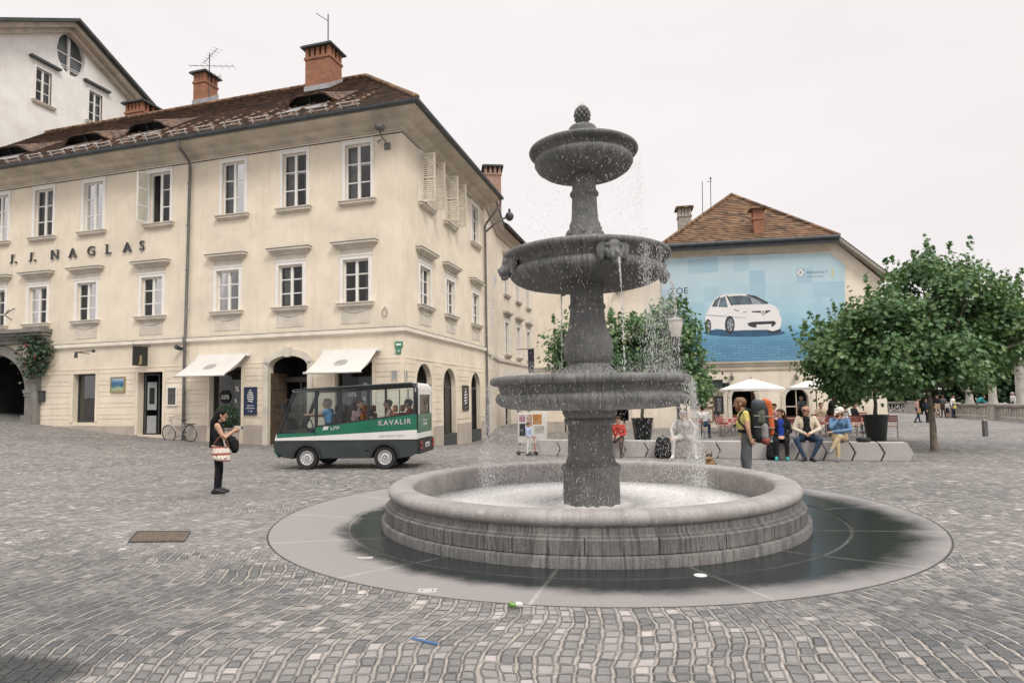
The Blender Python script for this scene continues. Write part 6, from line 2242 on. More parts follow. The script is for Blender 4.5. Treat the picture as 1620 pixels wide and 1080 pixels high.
# dog behind the basin, ears above the rim
p = dep(1124, 748, 12.95); p.z = gz(p.x, p.y)
t = thing('dog', p, 'tan and black dog with pricked ears sitting behind the fountain rim', 'dog', None, face_az(p, -14), .80)
FUR = [mat('black_fur', (.02, .017, .015), .8, .4, 30), mat('tan_fur', (.34, .19, .08), .8, .3, 25), mat('cream_fur', (.5, .38, .24), .8, .2, 25), EYEM]
fuse('body', [((-.30, 0, .20), (-.10, 0, .30), .13, .13, 1), ((-.10, 0, .30), (.04, 0, .42), .14, .12, 1), ((-.22, 0, .32), (-.02, 0, .44), .12, .11, 0), ((.04, 0, .40), (.09, 0, .56), .10, .08, 1),
     ((.10, 0, .60), (.13, 0, .60), .078, .074, 0), ((.15, 0, .575), (.25, 0, .555), .05, .032, 1), ((.25, 0, .565), (.27, 0, .563), .017, .017, 3), ((.14, .04, .56), (.13, -.04, .56), .055, .055, 1),
     ((.09, .055, .64), (.085, .075, .735), .034, .009, 0), ((.09, -.055, .64), (.085, -.075, .735), .034, .009, 0), ((.10, .052, .65), (.10, .064, .70), .022, .01, 1), ((.10, -.052, .65), (.10, -.064, .70), .022, .01, 1),
     ((.178, .034, .615), (.18, .034, .615), .011, .011, 3), ((.178, -.034, .615), (.18, -.034, .615), .011, .011, 3),
     ((.05, .08, .36), (.07, .08, .18), .06, .04, 1), ((.07, .08, .18), (.06, .08, .03), .036, .03, 2), ((.06, .08, .03), (.12, .08, .025), .032, .028, 2),
     ((.05, -.08, .36), (.07, -.08, .18), .06, .04, 1), ((.07, -.08, .18), (.06, -.08, .03), .036, .03, 2), ((.06, -.08, .03), (.12, -.08, .025), .032, .028, 2),
     ((-.26, .10, .22), (-.10, .15, .16), .095, .06, 1), ((-.10, .15, .16), (-.24, .15, .05), .045, .032, 1), ((-.24, .15, .035), (-.08, .15, .028), .032, .03, 2),
     ((-.26, -.10, .22), (-.10, -.15, .16), .095, .06, 1), ((-.10, -.15, .16), (-.24, -.15, .05), .045, .032, 1), ((-.24, -.15, .035), (-.08, -.15, .028), .032, .03, 2),
     ((-.36, 0, .14), (-.52, .10, .06), .045, .035, 0), ((-.52, .10, .06), (-.62, .22, .05), .035, .018, 0)], FUR, t, .011, 1)

# ------------------------------------------------------------------ people farther off
def stand(px, pyfeet, lab, ang, h, Y=None, **kw):
    p = ground_at(px, pyfeet) if Y is None else dep(px, pyfeet, Y)
    if Y is not None: p.z = gz(p.x, p.y)
    return figure('person', lab, p, face_az(p, ang), h, **kw)
stand(1452, 668, 'woman in pink top and jeans with a tan shoulder bag walking by the river', 100, 1.36, top=PINKC, bottom=JEAN, hair='black', female=True, pose=dict(knl=(.10, .09, .49), anl=(.14, .1, .1), tol=(.29, .11, .05), anr=(-.18, -.1, .12), tor=(-.04, -.11, .03)))
stand(1466, 668, 'person in navy sweater and dark trousers walking behind the woman in pink', 95, 1.38, top=NAVY, bottom=BLK, hair='black', pose=dict(knl=(.08, .09, .49), anl=(.10, .1, .09), tol=(.25, .11, .03)))
stand(1484, 660, 'person in black top and beige shorts by the balustrade end', 20, 1.5, top=BLK, bottom=BEIGE, hair='brown', bare_leg=.5)
stand(1493, 660, 'person in grey shirt standing in the group by the balustrade', 160, 1.5, top=GREYC, bottom=cloth('brown_cloth', (.10, .07, .055)), hair='brown')
stand(1500, 661, 'child in white top and dark shorts in the group by the balustrade', -40, 1.1, top=WHC, bottom=NAVY, hair='brown', bare_leg=.5)
stand(1509, 661, 'person in white shirt and jeans with yellow bag at the balustrade end', 60, 1.5, top=WHC, bottom=JEAN, hair='black')
def at_z(px, Y, z=0.):
    p = dep(px, 640, Y); p.z = z; return p
p = at_z(1546, 44)
figure('person', 'person in turquoise shirt leaning on the stone balustrade', p, face_az(p, 110), 1.6, top=TEAL, bottom=JEAN, hair='black', pose=dict(chest=(.20, 0, 1.24), neck=(.32, 0, 1.36), head=(.42, 0, 1.44), shl=(.26, .17, 1.31), shr=(.26, -.17, 1.31), ell=(.40, .2, 1.06), elr=(.40, -.2, 1.06), wrl=(.6, .1, 1.02), wrr=(.6, -.1, 1.02)))
p = at_z(1603, 42)
figure('person', 'person in white top behind the balustrade at the right edge', p, face_az(p, -60), 1.62, top=WHC, bottom=GREYC, hair='grey')
p = at_z(1313, 25.5, 0)
figure('person', 'waiter all in black leaning over the cafe tables behind the seated man in cap', p, face_az(p, 70), 1.72, top=BLK, bottom=BLK, hair='black', skin=SKIN2, pose=dict(chest=(.08, 0, 1.27), neck=(.14, 0, 1.42), head=(.2, 0, 1.52), shl=(.1, .17, 1.36), shr=(.1, -.17, 1.36), ell=(.3, .25, 1.16), wrl=(.5, .2, 1.08), elr=(.25, -.25, 1.16), wrr=(.48, -.15, 1.06)))
p = at_z(1268, 31)
figure('person', 'waitress in grey waistcoat standing in front of the arched window', p, face_az(p, -20), 1.62, top=GREYC, bottom=BLK, hair='brown', female=True, sleeve=.4)
p = at_z(1400, 44)
figure('person', 'person in black behind the maple planter near the farther balustrade', p, face_az(p, 80), 1.65, top=BLK, bottom=GREYC, hair='black')
p = at_z(1383, 45)
figure('person', 'person in pale shirt behind the planter trunk near the farther balustrade', p, face_az(p, 80), 1.68, top=WHC, bottom=JEAN, hair='grey')

for px, pf, off, hgt, cl_, lab in ((1452, 668, .10, .66, cloth('tan_leather', (.36, .20, .10)), 'tan shoulder bag on the hip of the woman in pink top'), (1509, 661, .12, .72, YEL, 'yellow bag on the arm of the person in white shirt at the balustrade end')):
    p = ground_at(px, pf)
    c_ = V3((-p.x, -p.y, 0)).normalized()
    b = p + c_ * .17 + V3((off, 0, hgt))
    t = thing('shoulder_bag', b, lab, 'bag')
    fuse_at('pouch', [((-.06, 0, -.08), (-.05, 0, .06), .06, .045, 0), ((.06, 0, -.08), (.05, 0, .06), .06, .045, 0)], [cl_], t, Matrix.Translation(b), .016)
    m = MB(); m.tube([b + V3((-.05, 0, .08)), b + V3((-.10, -.02, .42)), b + V3((.02, 0, .44)), b + V3((.05, 0, .08))], .012, 5); m.build('strap', cl_, t)

# ------------------------------------------------------------------ cafe: chairs, tables, parasols, boards
RSLAT = mat('red_slat', (.34, .085, .06), .55, .2, 9); STEEL = mat('chair_steel', (.22, .21, .20), .45, .2, 9); TCL = None
def checked():
    n = NT('checked_tablecloth'); p = n.obj(); x, y, z = n.xyz(p)
    ck = n.n('TexChecker', 0, None, Vector=p, Color1=(.42, .085, .07, 1), Color2=(.55, .42, .38, 1), Scale=7.)
    return n.bsdf(Base_Color=ck, Roughness=.85)
CHK = checked()
proto = thing('folding_chair', (0, 0, 0), 'red slatted folding chair', 'chair', 'folding chairs of the cafe')
m = MB()
for i in range(5): m.box(-.2 + i * .085, -.2 + i * .085 + .065, -.2, .2, .44, .458)
m.build('seat', RSLAT, proto, world=False)
m = MB()
for i in range(3): m.box(-.235 - i * .012, -.215 - i * .012, -.2, .2, .62 + i * .085, .685 + i * .085)
m.build('backrest', RSLAT, proto, world=False)
for s in (-1, 1):
    m = MB(); m.tube([(.2, .205 * s, 0), (-.21, .205 * s, .5), (-.25, .205 * s, .87)], .013, 6); m.build('leg', STEEL, proto, world=False)
    m = MB(); m.tube([(-.2, .18 * s, 0), (.2, .18 * s, .44)], .013, 6); m.build('leg', STEEL, proto, world=False)
nch = [0]
def chair(px, Y, ang, lab):
    p = at_z(px, Y, 0.); p.z = gz(p.x, p.y)
    o = proto if nch[0] == 0 else copy_tree(proto)
    nch[0] += 1
    o.location = p; o.rotation_euler = (0, 0, face_az(p, ang)); o['label'] = lab
for px, Y, ang, lab in ((1104, 24.5, 170, 'red slatted chair seen from behind, right of the falling water'), (1147, 26, 60, 'red slatted folding chair left of the backpacker, nearer one'), (1157, 27.5, -50, 'red slatted folding chair half hidden by the backpacker'), (1139, 28.5, 100, 'red slatted folding chair in front of the menu boards'),
                        (1249, 24.5, 185, 'red slatted chair seen from behind between the seated woman and man'), (1217, 26, 30, 'red slatted chair behind the rucksack of the backpacker'), (1352, 24.3, 175, 'red slatted chair behind the man in cap'), (1318, 24.6, 160, 'red slatted chair under the waiter in black'), (1371, 25.5, 90, 'red slatted chair left of the tall black planter'), (1408, 23.6, 180, 'red slatted chair right of the tall black planter'), (1362, 28, 0, 'red slatted chair at the far table left of the planter'), (1296, 26.5, 120, 'red slatted chair behind the man in cream jacket')):
    chair(px, Y, ang, lab)
tb = thing('cafe_table', (0, 0, 0), 'table', 'table', 'cafe tables with checked cloths')
m = MB(); m.tube([(0, 0, .70), (0, 0, .72)], .42, 4); m.build('tabletop', STEEL, tb, world=False)
for i in range(4):
    a = PI / 4 + i * PI / 2
    m = MB(); m.tube([(.34 * math.cos(a), .34 * math.sin(a), 0), (.28 * math.cos(a), .28 * math.sin(a), .7)], .018, 6); m.build('leg', STEEL, tb, world=False)
m = MB()
n_ = 24
prof = []
for j in range(4):
    ring = []
    for i in range(n_):
        a = 2 * PI * i / n_
        r = .44 / max(abs(math.cos(a)), abs(math.sin(a))) if j else .0
        r = min(r, .56)
        if j == 3: r += .03 * math.sin(a * 6)
        ring.append((r * math.cos(a), r * math.sin(a), (.73, .73, .70, .48)[j]))
    prof.append(ring)
vs = [p for rg in prof[1:] for p in rg]
fs = [list(range(n_))] + [(j * n_ + i, j * n_ + (i + 1) % n_, (j + 1) * n_ + (i + 1) % n_, (j + 1) * n_ + i) for j in range(2) for i in range(n_)]
m.add(vs, fs)
cl0 = m.build('tablecloth', CHK, None, world=False)
first = True
for px, Y, w1 in ((1150, 27, 'left of the backpacker'), (1232, 25.3, 'behind the seated woman'), (1300, 25.6, 'behind the man in cream jacket'), (1338, 25.2, 'behind the man in cap'), (1380, 27, 'left of the tall black planter'), (1205, 29, 'under the white parasol')):
    p = at_z(px, Y, 0.); p.z = gz(p.x, p.y)
    o = tb if first else copy_tree(tb)
    c_ = cl0 if first else cl0.copy()
    if not first: COL.objects.link(c_)
    first = False
    o.location = p; o['label'] = 'square cafe table ' + w1; o.rotation_euler = (0, 0, rnd.uniform(0, .5))
    c_.location = p + UP * .006; c_.rotation_euler = o.rotation_euler
    tag(c_, 'red checked cloth on the table ' + w1, 'tablecloth', 'checked tablecloths')
for px, Y, ang, lab, tp_, hr in ((1226, 26.6, -40, 'dark haired diner at the table behind the seated woman', PINKC, 'black'), (1298, 27.3, 10, 'diner in yellowish top seen over the man in cream jacket', BEIGE, 'brown'), (1336, 26.9, -20, 'diner in white top seen over the man in cap', WHC, 'black'), (1349, 27.2, 60, 'diner in black top right of the man in cap', BLK, 'brown'), (1111, 25.4, 170, 'diner with brown hair seen from behind, right of the falling water', WHC, 'brown')):
    p = at_z(px, Y, 0.)
    p.z = gz(p.x, p.y)
    figure('person', lab, p, face_az(p, ang), 1.68, top=tp_, bottom=JEAN, hair=hr, pose=sit_pose(.46))
CANV = mat('white_canvas', (.76, .74, .71), .85, .05, 2)
WOODM = mat('parasol_wood', (.20, .11, .06), .6, .2, 8)
def parasol(px, Y, rad, zedge, ztop, lab):
    p = at_z(px, Y, 0.); p.z = 0
    t = thing('parasol', p, lab, 'parasol', 'white cafe parasols')
    m = MB(); m.tube([p, p + UP * (ztop + .08)], .026, 8); m.build('pole', WOODM, t)
    m = MB()
    m.box(p.x - .3, p.x + .3, p.y - .3, p.y + .3, 0, .08); m.build('base', PLINTH, t)
    m = MB(); n_ = 8; rings = []
    for j in range(6):
        f = j / 5; r = max(.02, rad * f)
        rings.append([(p.x + r * math.cos(2 * PI * (i + .2) / n_), p.y + r * math.sin(2 * PI * (i + .2) / n_), ztop + (zedge - ztop) * (f ** 1.15)) for i in range(n_)])
    rings.append([(x, y, z - .10) for x, y, z in rings[-1]])
    vs = [q_ for rg in rings for q_ in rg]
    m.add(vs, [(j * n_ + i, j * n_ + (i + 1) % n_, (j + 1) * n_ + (i + 1) % n_, (j + 1) * n_ + i) for j in range(6) for i in range(n_)])
    m.build('canopy', CANV, t, fix=False)
    for i in range(n_):
        a = 2 * PI * (i + .2) / n_
        m = MB(); m.tube([p + UP * (zedge - .18), (p.x + rad * .55 * math.cos(a), p.y + rad * .55 * math.sin(a), zedge + (ztop - zedge) * .5 - .03), (p.x + rad * math.cos(a), p.y + rad * math.sin(a), zedge - .01)], .014, 5); m.build('rib', WOODM, t)
parasol(1190, 28.5, 1.45, 1.98, 2.42, 'white parasol in front of the poster house, over the backpacker')
parasol(1292, 29.5, 1.25, 2.02, 2.42, 'white parasol beside the right maple, over the diners')
parasol(1086, 29.5, 1.2, 2.15, 2.55, 'white parasol mostly hidden by the maple behind the fountain')
# menu boards hung on the poster house
WOODF = mat('board_frame_wood', (.20, .10, .055), .55, .25, 8); PAPER = mat('menu_paper', (.64, .58, .50), .8, .12, 14); CHALK = mat('chalkboard', (.035, .037, .04), .7, .2, 12)
def board(x0, y0, x1, y1, face, frame, lab, lines, ink, nm='menu_board'):
    a = P4(x0, y1); b = P4(x1, y0)
    p = M4 @ V3((a[0], .03, a[1]))
    t = thing(nm, p, lab, 'board')
    m = MB(M4); ring_frame(m, a[0], b[0], a[1], b[1], .05, .01, .07); m.build('frame', frame, t)
    m = MB(M4); m.box(a[0] + .05, b[0] - .05, .01, .045, a[1] + .05, b[1] - .05)
    m.cur = 1; q_ = random.Random(int(x0)); H = b[1] - a[1] - .2; W_ = b[0] - a[0] - .2
    for i in range(lines):
        z = b[1] - .12 - H * (i + .4) / lines; l = W_ * q_.uniform(.55, 1)
        mx = (a[0] + b[0]) / 2
        m.box(mx - l / 2, mx + l / 2, .046, .048, z, z + H / lines * .4)
    m.build('face', [face, ink], t, fix=False)
board(1106, 627, 1129, 644, PAPER, WOODF, 'framed white menu board with a picture, upper one on the poster house', 3, mat('red_ink', (.35, .12, .11), .8, .2, 9))
board(1109, 645, 1128, 667, PAPER, WOODF, 'framed white menu board with writing, below the board with a picture', 5, mat('brown_ink', (.30, .22, .17), .8, .2, 9))
board(1131, 626, 1144, 654, CHALK, DARKW, 'tall black chalkboard right of the two white menu boards', 9, GREYB)
board(1128, 650, 1138, 662, CHALK, DARKW, 'small black chalkboard under the tall one', 4, GREYB)
board(1095, 629, 1101, 648, CHALK, DARKW, 'narrow black chalkboard left of the white menu boards', 6, GREYB)
for x0, x1, y0, y1, lab in ((1117, 1141, 602, 614, 'dark green sign box above the menu boards'), (1143, 1151, 607, 613, 'tiny dark sign box right of the green one')):
    a = P4(x0, y1); b = P4(x1, y0)
    t = thing('sign_box', M4 @ V3((a[0], .1, a[1])), lab, 'sign')
    m = MB(M4); m.box(a[0], b[0], .0, .5, a[1], b[1]); m.build('box', mat('dark_green_sheet', (.02, .035, .03), .6, .3, 6), t, bevel=.01)
    m = MB(M4); m.box(a[0] - .03, b[0] + .03, -.0, .55, b[1] + .004, b[1] + .05); m.build('cover', IRON, t)
for px, py, lab in ((1157, 597, 'small wall lantern above the white parasol'), (1259, 597, 'small wall lantern above the arched window')):
    u, z = P4(px, py)
    t = thing('wall_lantern', M4 @ V3((u, .15, z)), lab, 'lamp')
    m = MB(M4); m.tube([(u, 0, z + .2), (u, .16, z + .24), (u, .18, z + .12)], .02, 6); m.build('arm', IRON, t)
    m = MB(M4); m.lathe([(.02, .12), (.11, .06), (.09, -.12), (.03, -.16), (0, -.16)], 8, (u, .18, z)); m.build('lantern', mat('smoked_glass', (.16, .15, .13), .25, .2, 6), t)

# ------------------------------------------------------------------ planters, lamp, bollard
POT = mat('black_planter', (.022, .025, .026), .5, .3, 7); SOIL = mat('soil', (.05, .038, .028), .95, .3, 12)
def pot(p, r0, r1, h, lab, rim=.03):
    t = thing('planter', p, lab, 'planter')
    m = MB(); m.lathe([(0, 0), (r0, 0), (r0 * 1.02, .05), (r1, h - .08), (r1 + rim, h - .07), (r1 + rim, h), (r1 - .03, h), (r1 - .05, h - .06)], 28, p); m.build('pot', POT, t, smooth=True, auto=40)
    m = MB(); m.lathe([(r1 - .04, h - .06), (.12, h - .045), (0, h - .04)], 24, p); m.build('soil', SOIL, t)
pot(tA, .30, .40, .92, 'tall tapered black planter holding the smaller maple')
pot(tC, .30, .40, .88, 'tapered dark planter behind the fountain column holding a maple')
LG = dep(1073, 640, 20.3); LG.z = 0
lt = thing('street_lamp', LG, 'street lamp with pale bell shaped shade in front of the middle maple', 'street lamp')
m = MB(); m.lathe([(.12, 0), (.12, .5), (.075, .6), (.055, .75), (.045, 3.2), (.075, 3.25), (.075, 3.32), (.05, 3.36)], 14, LG); m.build('pole', IRON, lt, smooth=True, auto=40)
zl = dep(1073, 533, 20.3).z; zt = dep(1073, 508, 20.3).z
m = MB(); m.lathe([(.05, zl - .3), (.10, zl - .15), (.16, zl - .05), (.17, zl)], 16, LG); m.build('collar', IRON, lt, smooth=True)
m = MB(); m.lathe([(.14, zl), (.155, zl + .03), (.235, zt - .03), (.235, zt)], 20, LG); m.build('lamp_shade', mat('frosted_glass', (.62, .57, .52), .5, .08, 8), lt, smooth=True)
m = MB(); m.lathe([(.25, zt), (.25, zt + .035), (.17, zt + .09), (.06, zt + .12), (.035, zt + .18), (0, zt + .2)], 20, LG); m.build('cap', mat('lamp_cap', (.30, .28, .26), .6, .15, 9), lt, smooth=True, auto=40)
p = ground_at(1559, 690)
t = thing('bollard', p, 'slim dark bollard standing alone on the paving at the right', 'bollard')
hb = (dep(1559, 663, p.y).z - p.z)
m = MB(); m.box(p.x - .075, p.x + .075, p.y - .06, p.y + .06, p.z - .1, p.z + hb - .06); m.build('post', mat('bollard_metal', (.10, .10, .10), .55, .3, 9), t, bevel=.01)
m = MB(); m.box(p.x - .08, p.x + .08, p.y - .065, p.y + .065, p.z + hb - .058, p.z + hb); m.build('cap', CONC, t, bevel=.01)
# ------------------------------------------------------------------ the little electric bus
vo = gnd(661, 741.5, 0.)
VA = R(6)
hv = V3((-math.cos(VA), math.sin(VA), 0)); nv = V3((-math.sin(VA), -math.cos(VA), 0))
Vs = (vo - EYE).y / 1000.           # metres per reference pixel at the bus
MV = frame3((vo.x, vo.y, 0), hv, nv, UP)
W_ = 1.5
VG = mat('bus_green', (.006, .135, .075), .35, .1, 2, coat=.3); VW = mat('bus_white', (.70, .69, .67), .4, .06, 2, coat=.2); VD = mat('bus_charcoal', (.028, .035, .038), .55, .2, 3); VDD = mat('bus_black_trim', (.018, .02, .022), .5, .2, 5)
VGL = glass_mat('bus_glass', (.80, .86, .86), .9); RUB = mat('tyre_rubber', (.018, .018, .019), .8, .3, 20); RIMM = mat('steel_rim', (.50, .50, .49), .4, .12, 12); ORS = mat('orange_seat', (.36, .125, .05), .7, .15, 9); LRED = mat('red_lens', (.35, .03, .02), .3, .2, 15)
L_ = 3.72
van = thing('minibus', (vo.x, vo.y, 0), 'small green and white open sided electric minibus with passengers', 'minibus')
XR, XF = .84, 2.86          # axles
RW = .285
def arch_cut(x0, z0, r, n=10): return [(x0 + r * math.cos(PI - PI * i / n), z0 + r * math.sin(PI - PI * i / n)) for i in range(n + 1)]
def low_poly():
    pts = [(.06, .72), (.0, .60), (.02, .38), (.20, .30)]
    c = arch_cut(XR, .27, .37); c2 = arch_cut(XF, .27, .37)
    pts += [(XR - .37, .27)] + c[1:-1] + [(XR + .37, .27)] + [(XF - .37, .27)] + c2[1:-1] + [(XF + .37, .27), (L_ - .25, .30), (L_ - .05, .42), (L_ + .02, .58), (L_ - .01, .72)]
    return pts
m = MB(MV)
m.prism(low_poly(), -.0, -.05, 'y'); m.prism(low_poly(), -W_, -W_ + .05, 'y')
m.box(.03, L_ - .03, -W_ + .06, -.06, .50, .56)
m.box(XR + .4, XF - .4, -W_ + .1, -.1, .28, .5)
m.prism([(.0, .42), (.0, .72), (.06, .72), (.06, .42)], -.052, -W_ + .052, 'y')
m.prism([(L_ - .08, .40), (L_ - .0, .56), (L_ - .03, .72), (L_ - .10, .72)], -.052, -W_ + .052, 'y')
body = m.build('body', VD, van, bevel=.012)
# wheel arch lips
for x in (XR, XF):
    m = MB(MV)
    a = arch_cut(x, .27, .39, 14); b = arch_cut(x, .27, .33, 14)
    for i in range(14): m.add([(a[i][0], .03, a[i][1]), (a[i + 1][0], .03, a[i + 1][1]), (b[i + 1][0], .03, b[i + 1][1]), (b[i][0], .03, b[i][1]), (a[i][0], -.06, a[i][1]), (a[i + 1][0], -.06, a[i + 1][1]), (b[i + 1][0], -.3, b[i + 1][1]), (b[i][0], -.3, b[i][1])], [(0, 1, 2, 3), (0, 1, 5, 4), (3, 2, 6, 7)])
    m.build('wheel_arch', VDD, van, fix=False)
def bl_z(x): return 1.36 - .118 * x          # top edge of the green band (falls to the front)
def st_t(x): return .965 - .047 * x          # top of the white stripe
XD = 2.62
sb = .73
m = MB(MV)
for y0, y1 in ((.004, -.045), (-W_ - .004, -W_ + .045)):
    m.prism([(.02, sb), (L_ - .02, sb), (L_ - .06, st_t(L_)), (.02, st_t(.02))], y0, y1, 'y')
m.box(-.01, .04, -W_ + .05, -.05, .74, .88)
m.prism([(L_ - .06, sb), (L_ + .01, sb), (L_ - .04, .90), (L_ - .10, .90)], -.05, -W_ + .05, 'y')
m.build('white_band', VW, van)
m = MB(MV)
for y0, y1 in ((.002, -.045), (-W_ - .002, -W_ + .045)):
    m.prism([(.02, st_t(.02) + .002), (XD, st_t(XD) + .002), (XD, bl_z(XD)), (.02, bl_z(.02))], y0, y1, 'y')
    m.prism([(XD + .03, st_t(XD) + .002), (L_ - .06, st_t(L_) + .002), (L_ - .12, .90), (XD + .03, .915)], y0, y1, 'y')
m.box(-.008, .04, -W_ + .05, -.05, .885, 1.35)
m.prism([(L_ - .10, .30), (L_ + .015, .44), (L_ + .02, .56), (L_ - .06, .56)], -.04, -W_ + .04, 'y')
m.build('green_band', VG, van)
# pillars, roof, front frame
def top_z(x): return 2.13 - .04 * x if x < 3.2 else 2.0
m = MB(MV)
for y in (-.025, -W_ + .025):
    for x, w0 in ((.05, .05), (1.26, .03), (1.99, .03), (XD, .035)):
        m.box(x - w0, x + w0, y - .025, y + .025, st_t(x), top_z(x) - .02)
    m.prism([(L_ - .14, .88), (L_ - .06, .86), (3.22, 2.0), (3.12, 2.0)], y - .025, y + .025, 'y')
    m.prism([(.02, bl_z(0)), (XD, bl_z(XD)), (XD, bl_z(XD) + .035), (.02, bl_z(0) + .035)], y - .03, y + .03, 'y')
    m.prism([(.02, 2.05), (3.2, 1.94), (3.2, 2.0), (.02, 2.12)], y - .03, y + .03, 'y')
m.box(L_ - .14, L_ - .06, -W_ + .03, -.03, .86, .92)
for y in (-.3, -W_ / 2, -W_ + .3): m.box(-.0, .05, y - .02, y + .02, 1.35, 1.95) if y == 99 else None
m.build('pillar_frame', VDD, van)
m = MB(MV)
prof = [(-.01, 1.90), (-.02, 2.0), (.02, 2.09), (.12, 2.135), (1.6, 2.085), (3.1, 2.02), (3.24, 1.985), (3.2, 1.95), (1.6, 2.04), (.15, 2.09), (.06, 2.04), (.05, 1.90)]
m.prism(prof, .015, -W_ - .015, 'y')
m.build('roof', VW, van, smooth=True, auto=30)
m = MB(MV)
m.tube([(.0, .02, 1.36), (.0, .02, 1.98), (.05, .02, 2.09), (.16, .02, 2.115), (1.6, .02, 2.065), (3.2, .02, 1.99)], .028, 8)
m.build('roof_rail', VD, van, smooth=True)
# rear end: window, lights, plate
m = MB(MV)
m.box(-.012, .03, -.16, -.05, 1.35, 1.9); m.box(-.012, .03, -W_ + .05, -W_ + .16, 1.35, 1.9); m.box(-.012, .03, -W_ + .16, -.16, 1.84, 1.93)
m.build('rear_frame', VW, van)
m = MB(MV); m.box(-.06, .06, -W_ + .02, -.02, .36, .72); m.build('bumper', VDD, van, bevel=.02)
for y in (-.13, -W_ + .13):
    for z in (.50, .62):
        m = MB(MV); m.tube([(-.085, y, z), (-.055, y, z)], .045, 12); m.build('tail_light', LRED, van)
PLT = mat('number_plate', (.62, .62, .60), .5, .05, 9)
m = MB(MV); m.box(-.075, -.062, -.95, -.55, .50, .62); m.cur = 1
vs, fs = text_mesh('LJ 06-2K', .095, .001); MT = MV @ frame3((-.078, -.56, .525), V3((0, -1, 0)), V3((-1, 0, 0)) * -1, UP)
m.add([(v[0] * .92, v[1], v[2]) for v in vs], fs, MT); m.build('number_plate', [PLT, VDD], van, fix=False)
# glazing
for y in (-.02, -W_ + .02):
    for x0, x1 in ((.1, 1.23), (1.29, 1.96), (2.02, 2.58)):
        m = MB(MV); m.quad((x0, y, bl_z(x0) + .03), (x1, y, bl_z(x1) + .03), (x1, y, top_z(x1) - .1), (x0, y, top_z(x0) - .1)); m.build('side_window', VGL, van, fix=False)
    m = MB(MV); m.quad((2.66, y, .93), (L_ - .14, y, .91), (3.14, y, 1.95), (2.66, y, 1.97)); m.build('door_window', VGL, van, fix=False)
m = MB(MV); m.quad((L_ - .08, -.05, .92), (L_ - .08, -W_ + .05, .92), (3.2, -W_ + .05, 1.96), (3.2, -.05, 1.96)); m.build('windscreen', VGL, van, fix=False)
m = MB(MV); m.quad((.01, -.16, 1.36), (.01, -W_ + .16, 1.36), (.01, -W_ + .16, 1.84), (.01, -.16, 1.84)); m.build('rear_window', VGL, van, fix=False)
# cabin: dashboard, wheel, seats
m = MB(MV); m.prism([(3.05, .56), (3.62, .56), (3.60, .92), (3.25, 1.0), (3.1, .85)], -.08, -W_ + .08, 'y'); m.build('dashboard', VDD, van)
m = MB(MV); m.tube([V3((2.98 + .05 * math.sin(a), -.42 + .19 * math.cos(a), 1.12 + .17 * math.sin(a))) for a in [2 * PI * i / 20 for i in range(21)]], .016, 6); m.build('steering_wheel', VDD, van)
for x, y, mt in ((2.28, -.42, VDD), (2.28, -1.1, VDD), (1.55, -.42, ORS), (1.55, -1.1, ORS), (.75, -.42, ORS), (.75, -1.1, ORS), (.32, -.75, ORS)):
    m = MB(MV)
    m.box(x - .02, x + .40, y - .22, y + .22, .82, .92); m.box(x - .10, x - .01, y - .22, y + .22, .93, 1.38); m.box(x - .10, x - .03, y - .13, y + .13, 1.40, 1.58); m.box(x + .05, x + .3, y - .15, y + .15, .56, .82)
    m.build('seat', mt, van, bevel=.02)
# far side boarding door posts
m = MB(MV)
for x in (.45, .62, .86): m.tube([(x, -W_ + .1, .56), (x, -W_ + .1, 2.0)], .016, 6)
m.build('grab_rail', WHITE, van)
# wheels
def wheel(x, y, sg):
    c = MV @ V3((x, y, RW)); ax = nv * sg
    xx = hv; zz = UP
    Mw_ = frame3(c, xx, zz, ax)
    w_ = MB(Mw_)
    w_.lathe([(.17, -.08), (.27, -.085), (RW, -.06), (RW, .05), (.272, .078), (.20, .085), (.178, .07), (.178, .0)], 32)
    o = w_.build('wheel', RUB, van, smooth=True, auto=40)
    r = MB(Mw_)
    r.lathe([(.18, .075), (.172, .08), (.162, .05), (.12, .035), (.10, .055), (.06, .06), (.055, .03), (.03, .03), (.03, .07), (0, .07)], 28)
    r.cur = 1
    for i in range(12):
        a = 2 * PI * i / 12; r.ell((.140 * math.cos(a), .140 * math.sin(a), .047), (.014, .014, .006), 8, 4)
    for i in range(5):
        a = 2 * PI * i / 5; r.ell((.045 * math.cos(a), .045 * math.sin(a), .04), (.010, .010, .012), 6, 4)
    r.build('rim', [RIMM, VDD], o, smooth=True, auto=40)
for x in (XR, XF):
    wheel(x, -.09, 1); wheel(x, -W_ + .09, -1)
m = MB(MV); m.box(XR - .05, XR + .05, -W_ + .2, -.2, .24, .34); m.box(XF - .05, XF + .05, -W_ + .2, -.2, .24, .34); m.build('axle', VDD, van)
# mirror, wiper, lettering
m = MB(MV); m.tube([(3.32, .0, 1.75), (3.40, .12, 1.72), (3.42, .13, 1.6)], .012, 5); m.box(3.38, 3.43, .06, .2, 1.45, 1.66); m.build('mirror', VDD, van)
m = MB(MV); m.box(L_ - .12, L_ + .02, -.28, -.10, .62, .74); m.build('headlight', PLT, van, bevel=.02)
LET = mat('bus_lettering_white', (.74, .74, .73), .5, .04, 5); LETG = mat('bus_lettering_grey', (.30, .31, .31), .5, .1, 5)
def vtext(body_, x, z, h, mt, sp=1., dx=1., slope=0., bold=0.):
    m = MB()
    vs, fs = text_mesh(body_, h * 1.4, .001, sp, 'LEFT')
    outs = [(0, 0)] if not bold else [(0, 0), (bold, 0), (-bold, 0), (0, bold), (0, -bold)]
    for k, (ox, oz) in enumerate(outs):
        m.add([MV @ V3((x - v[0] * dx - ox, .012 + .0004 * k, z + v[2] + oz + slope * v[0])) for v in vs], fs)
    return m.build('lettering', mt, van, fix=False, weld=False)
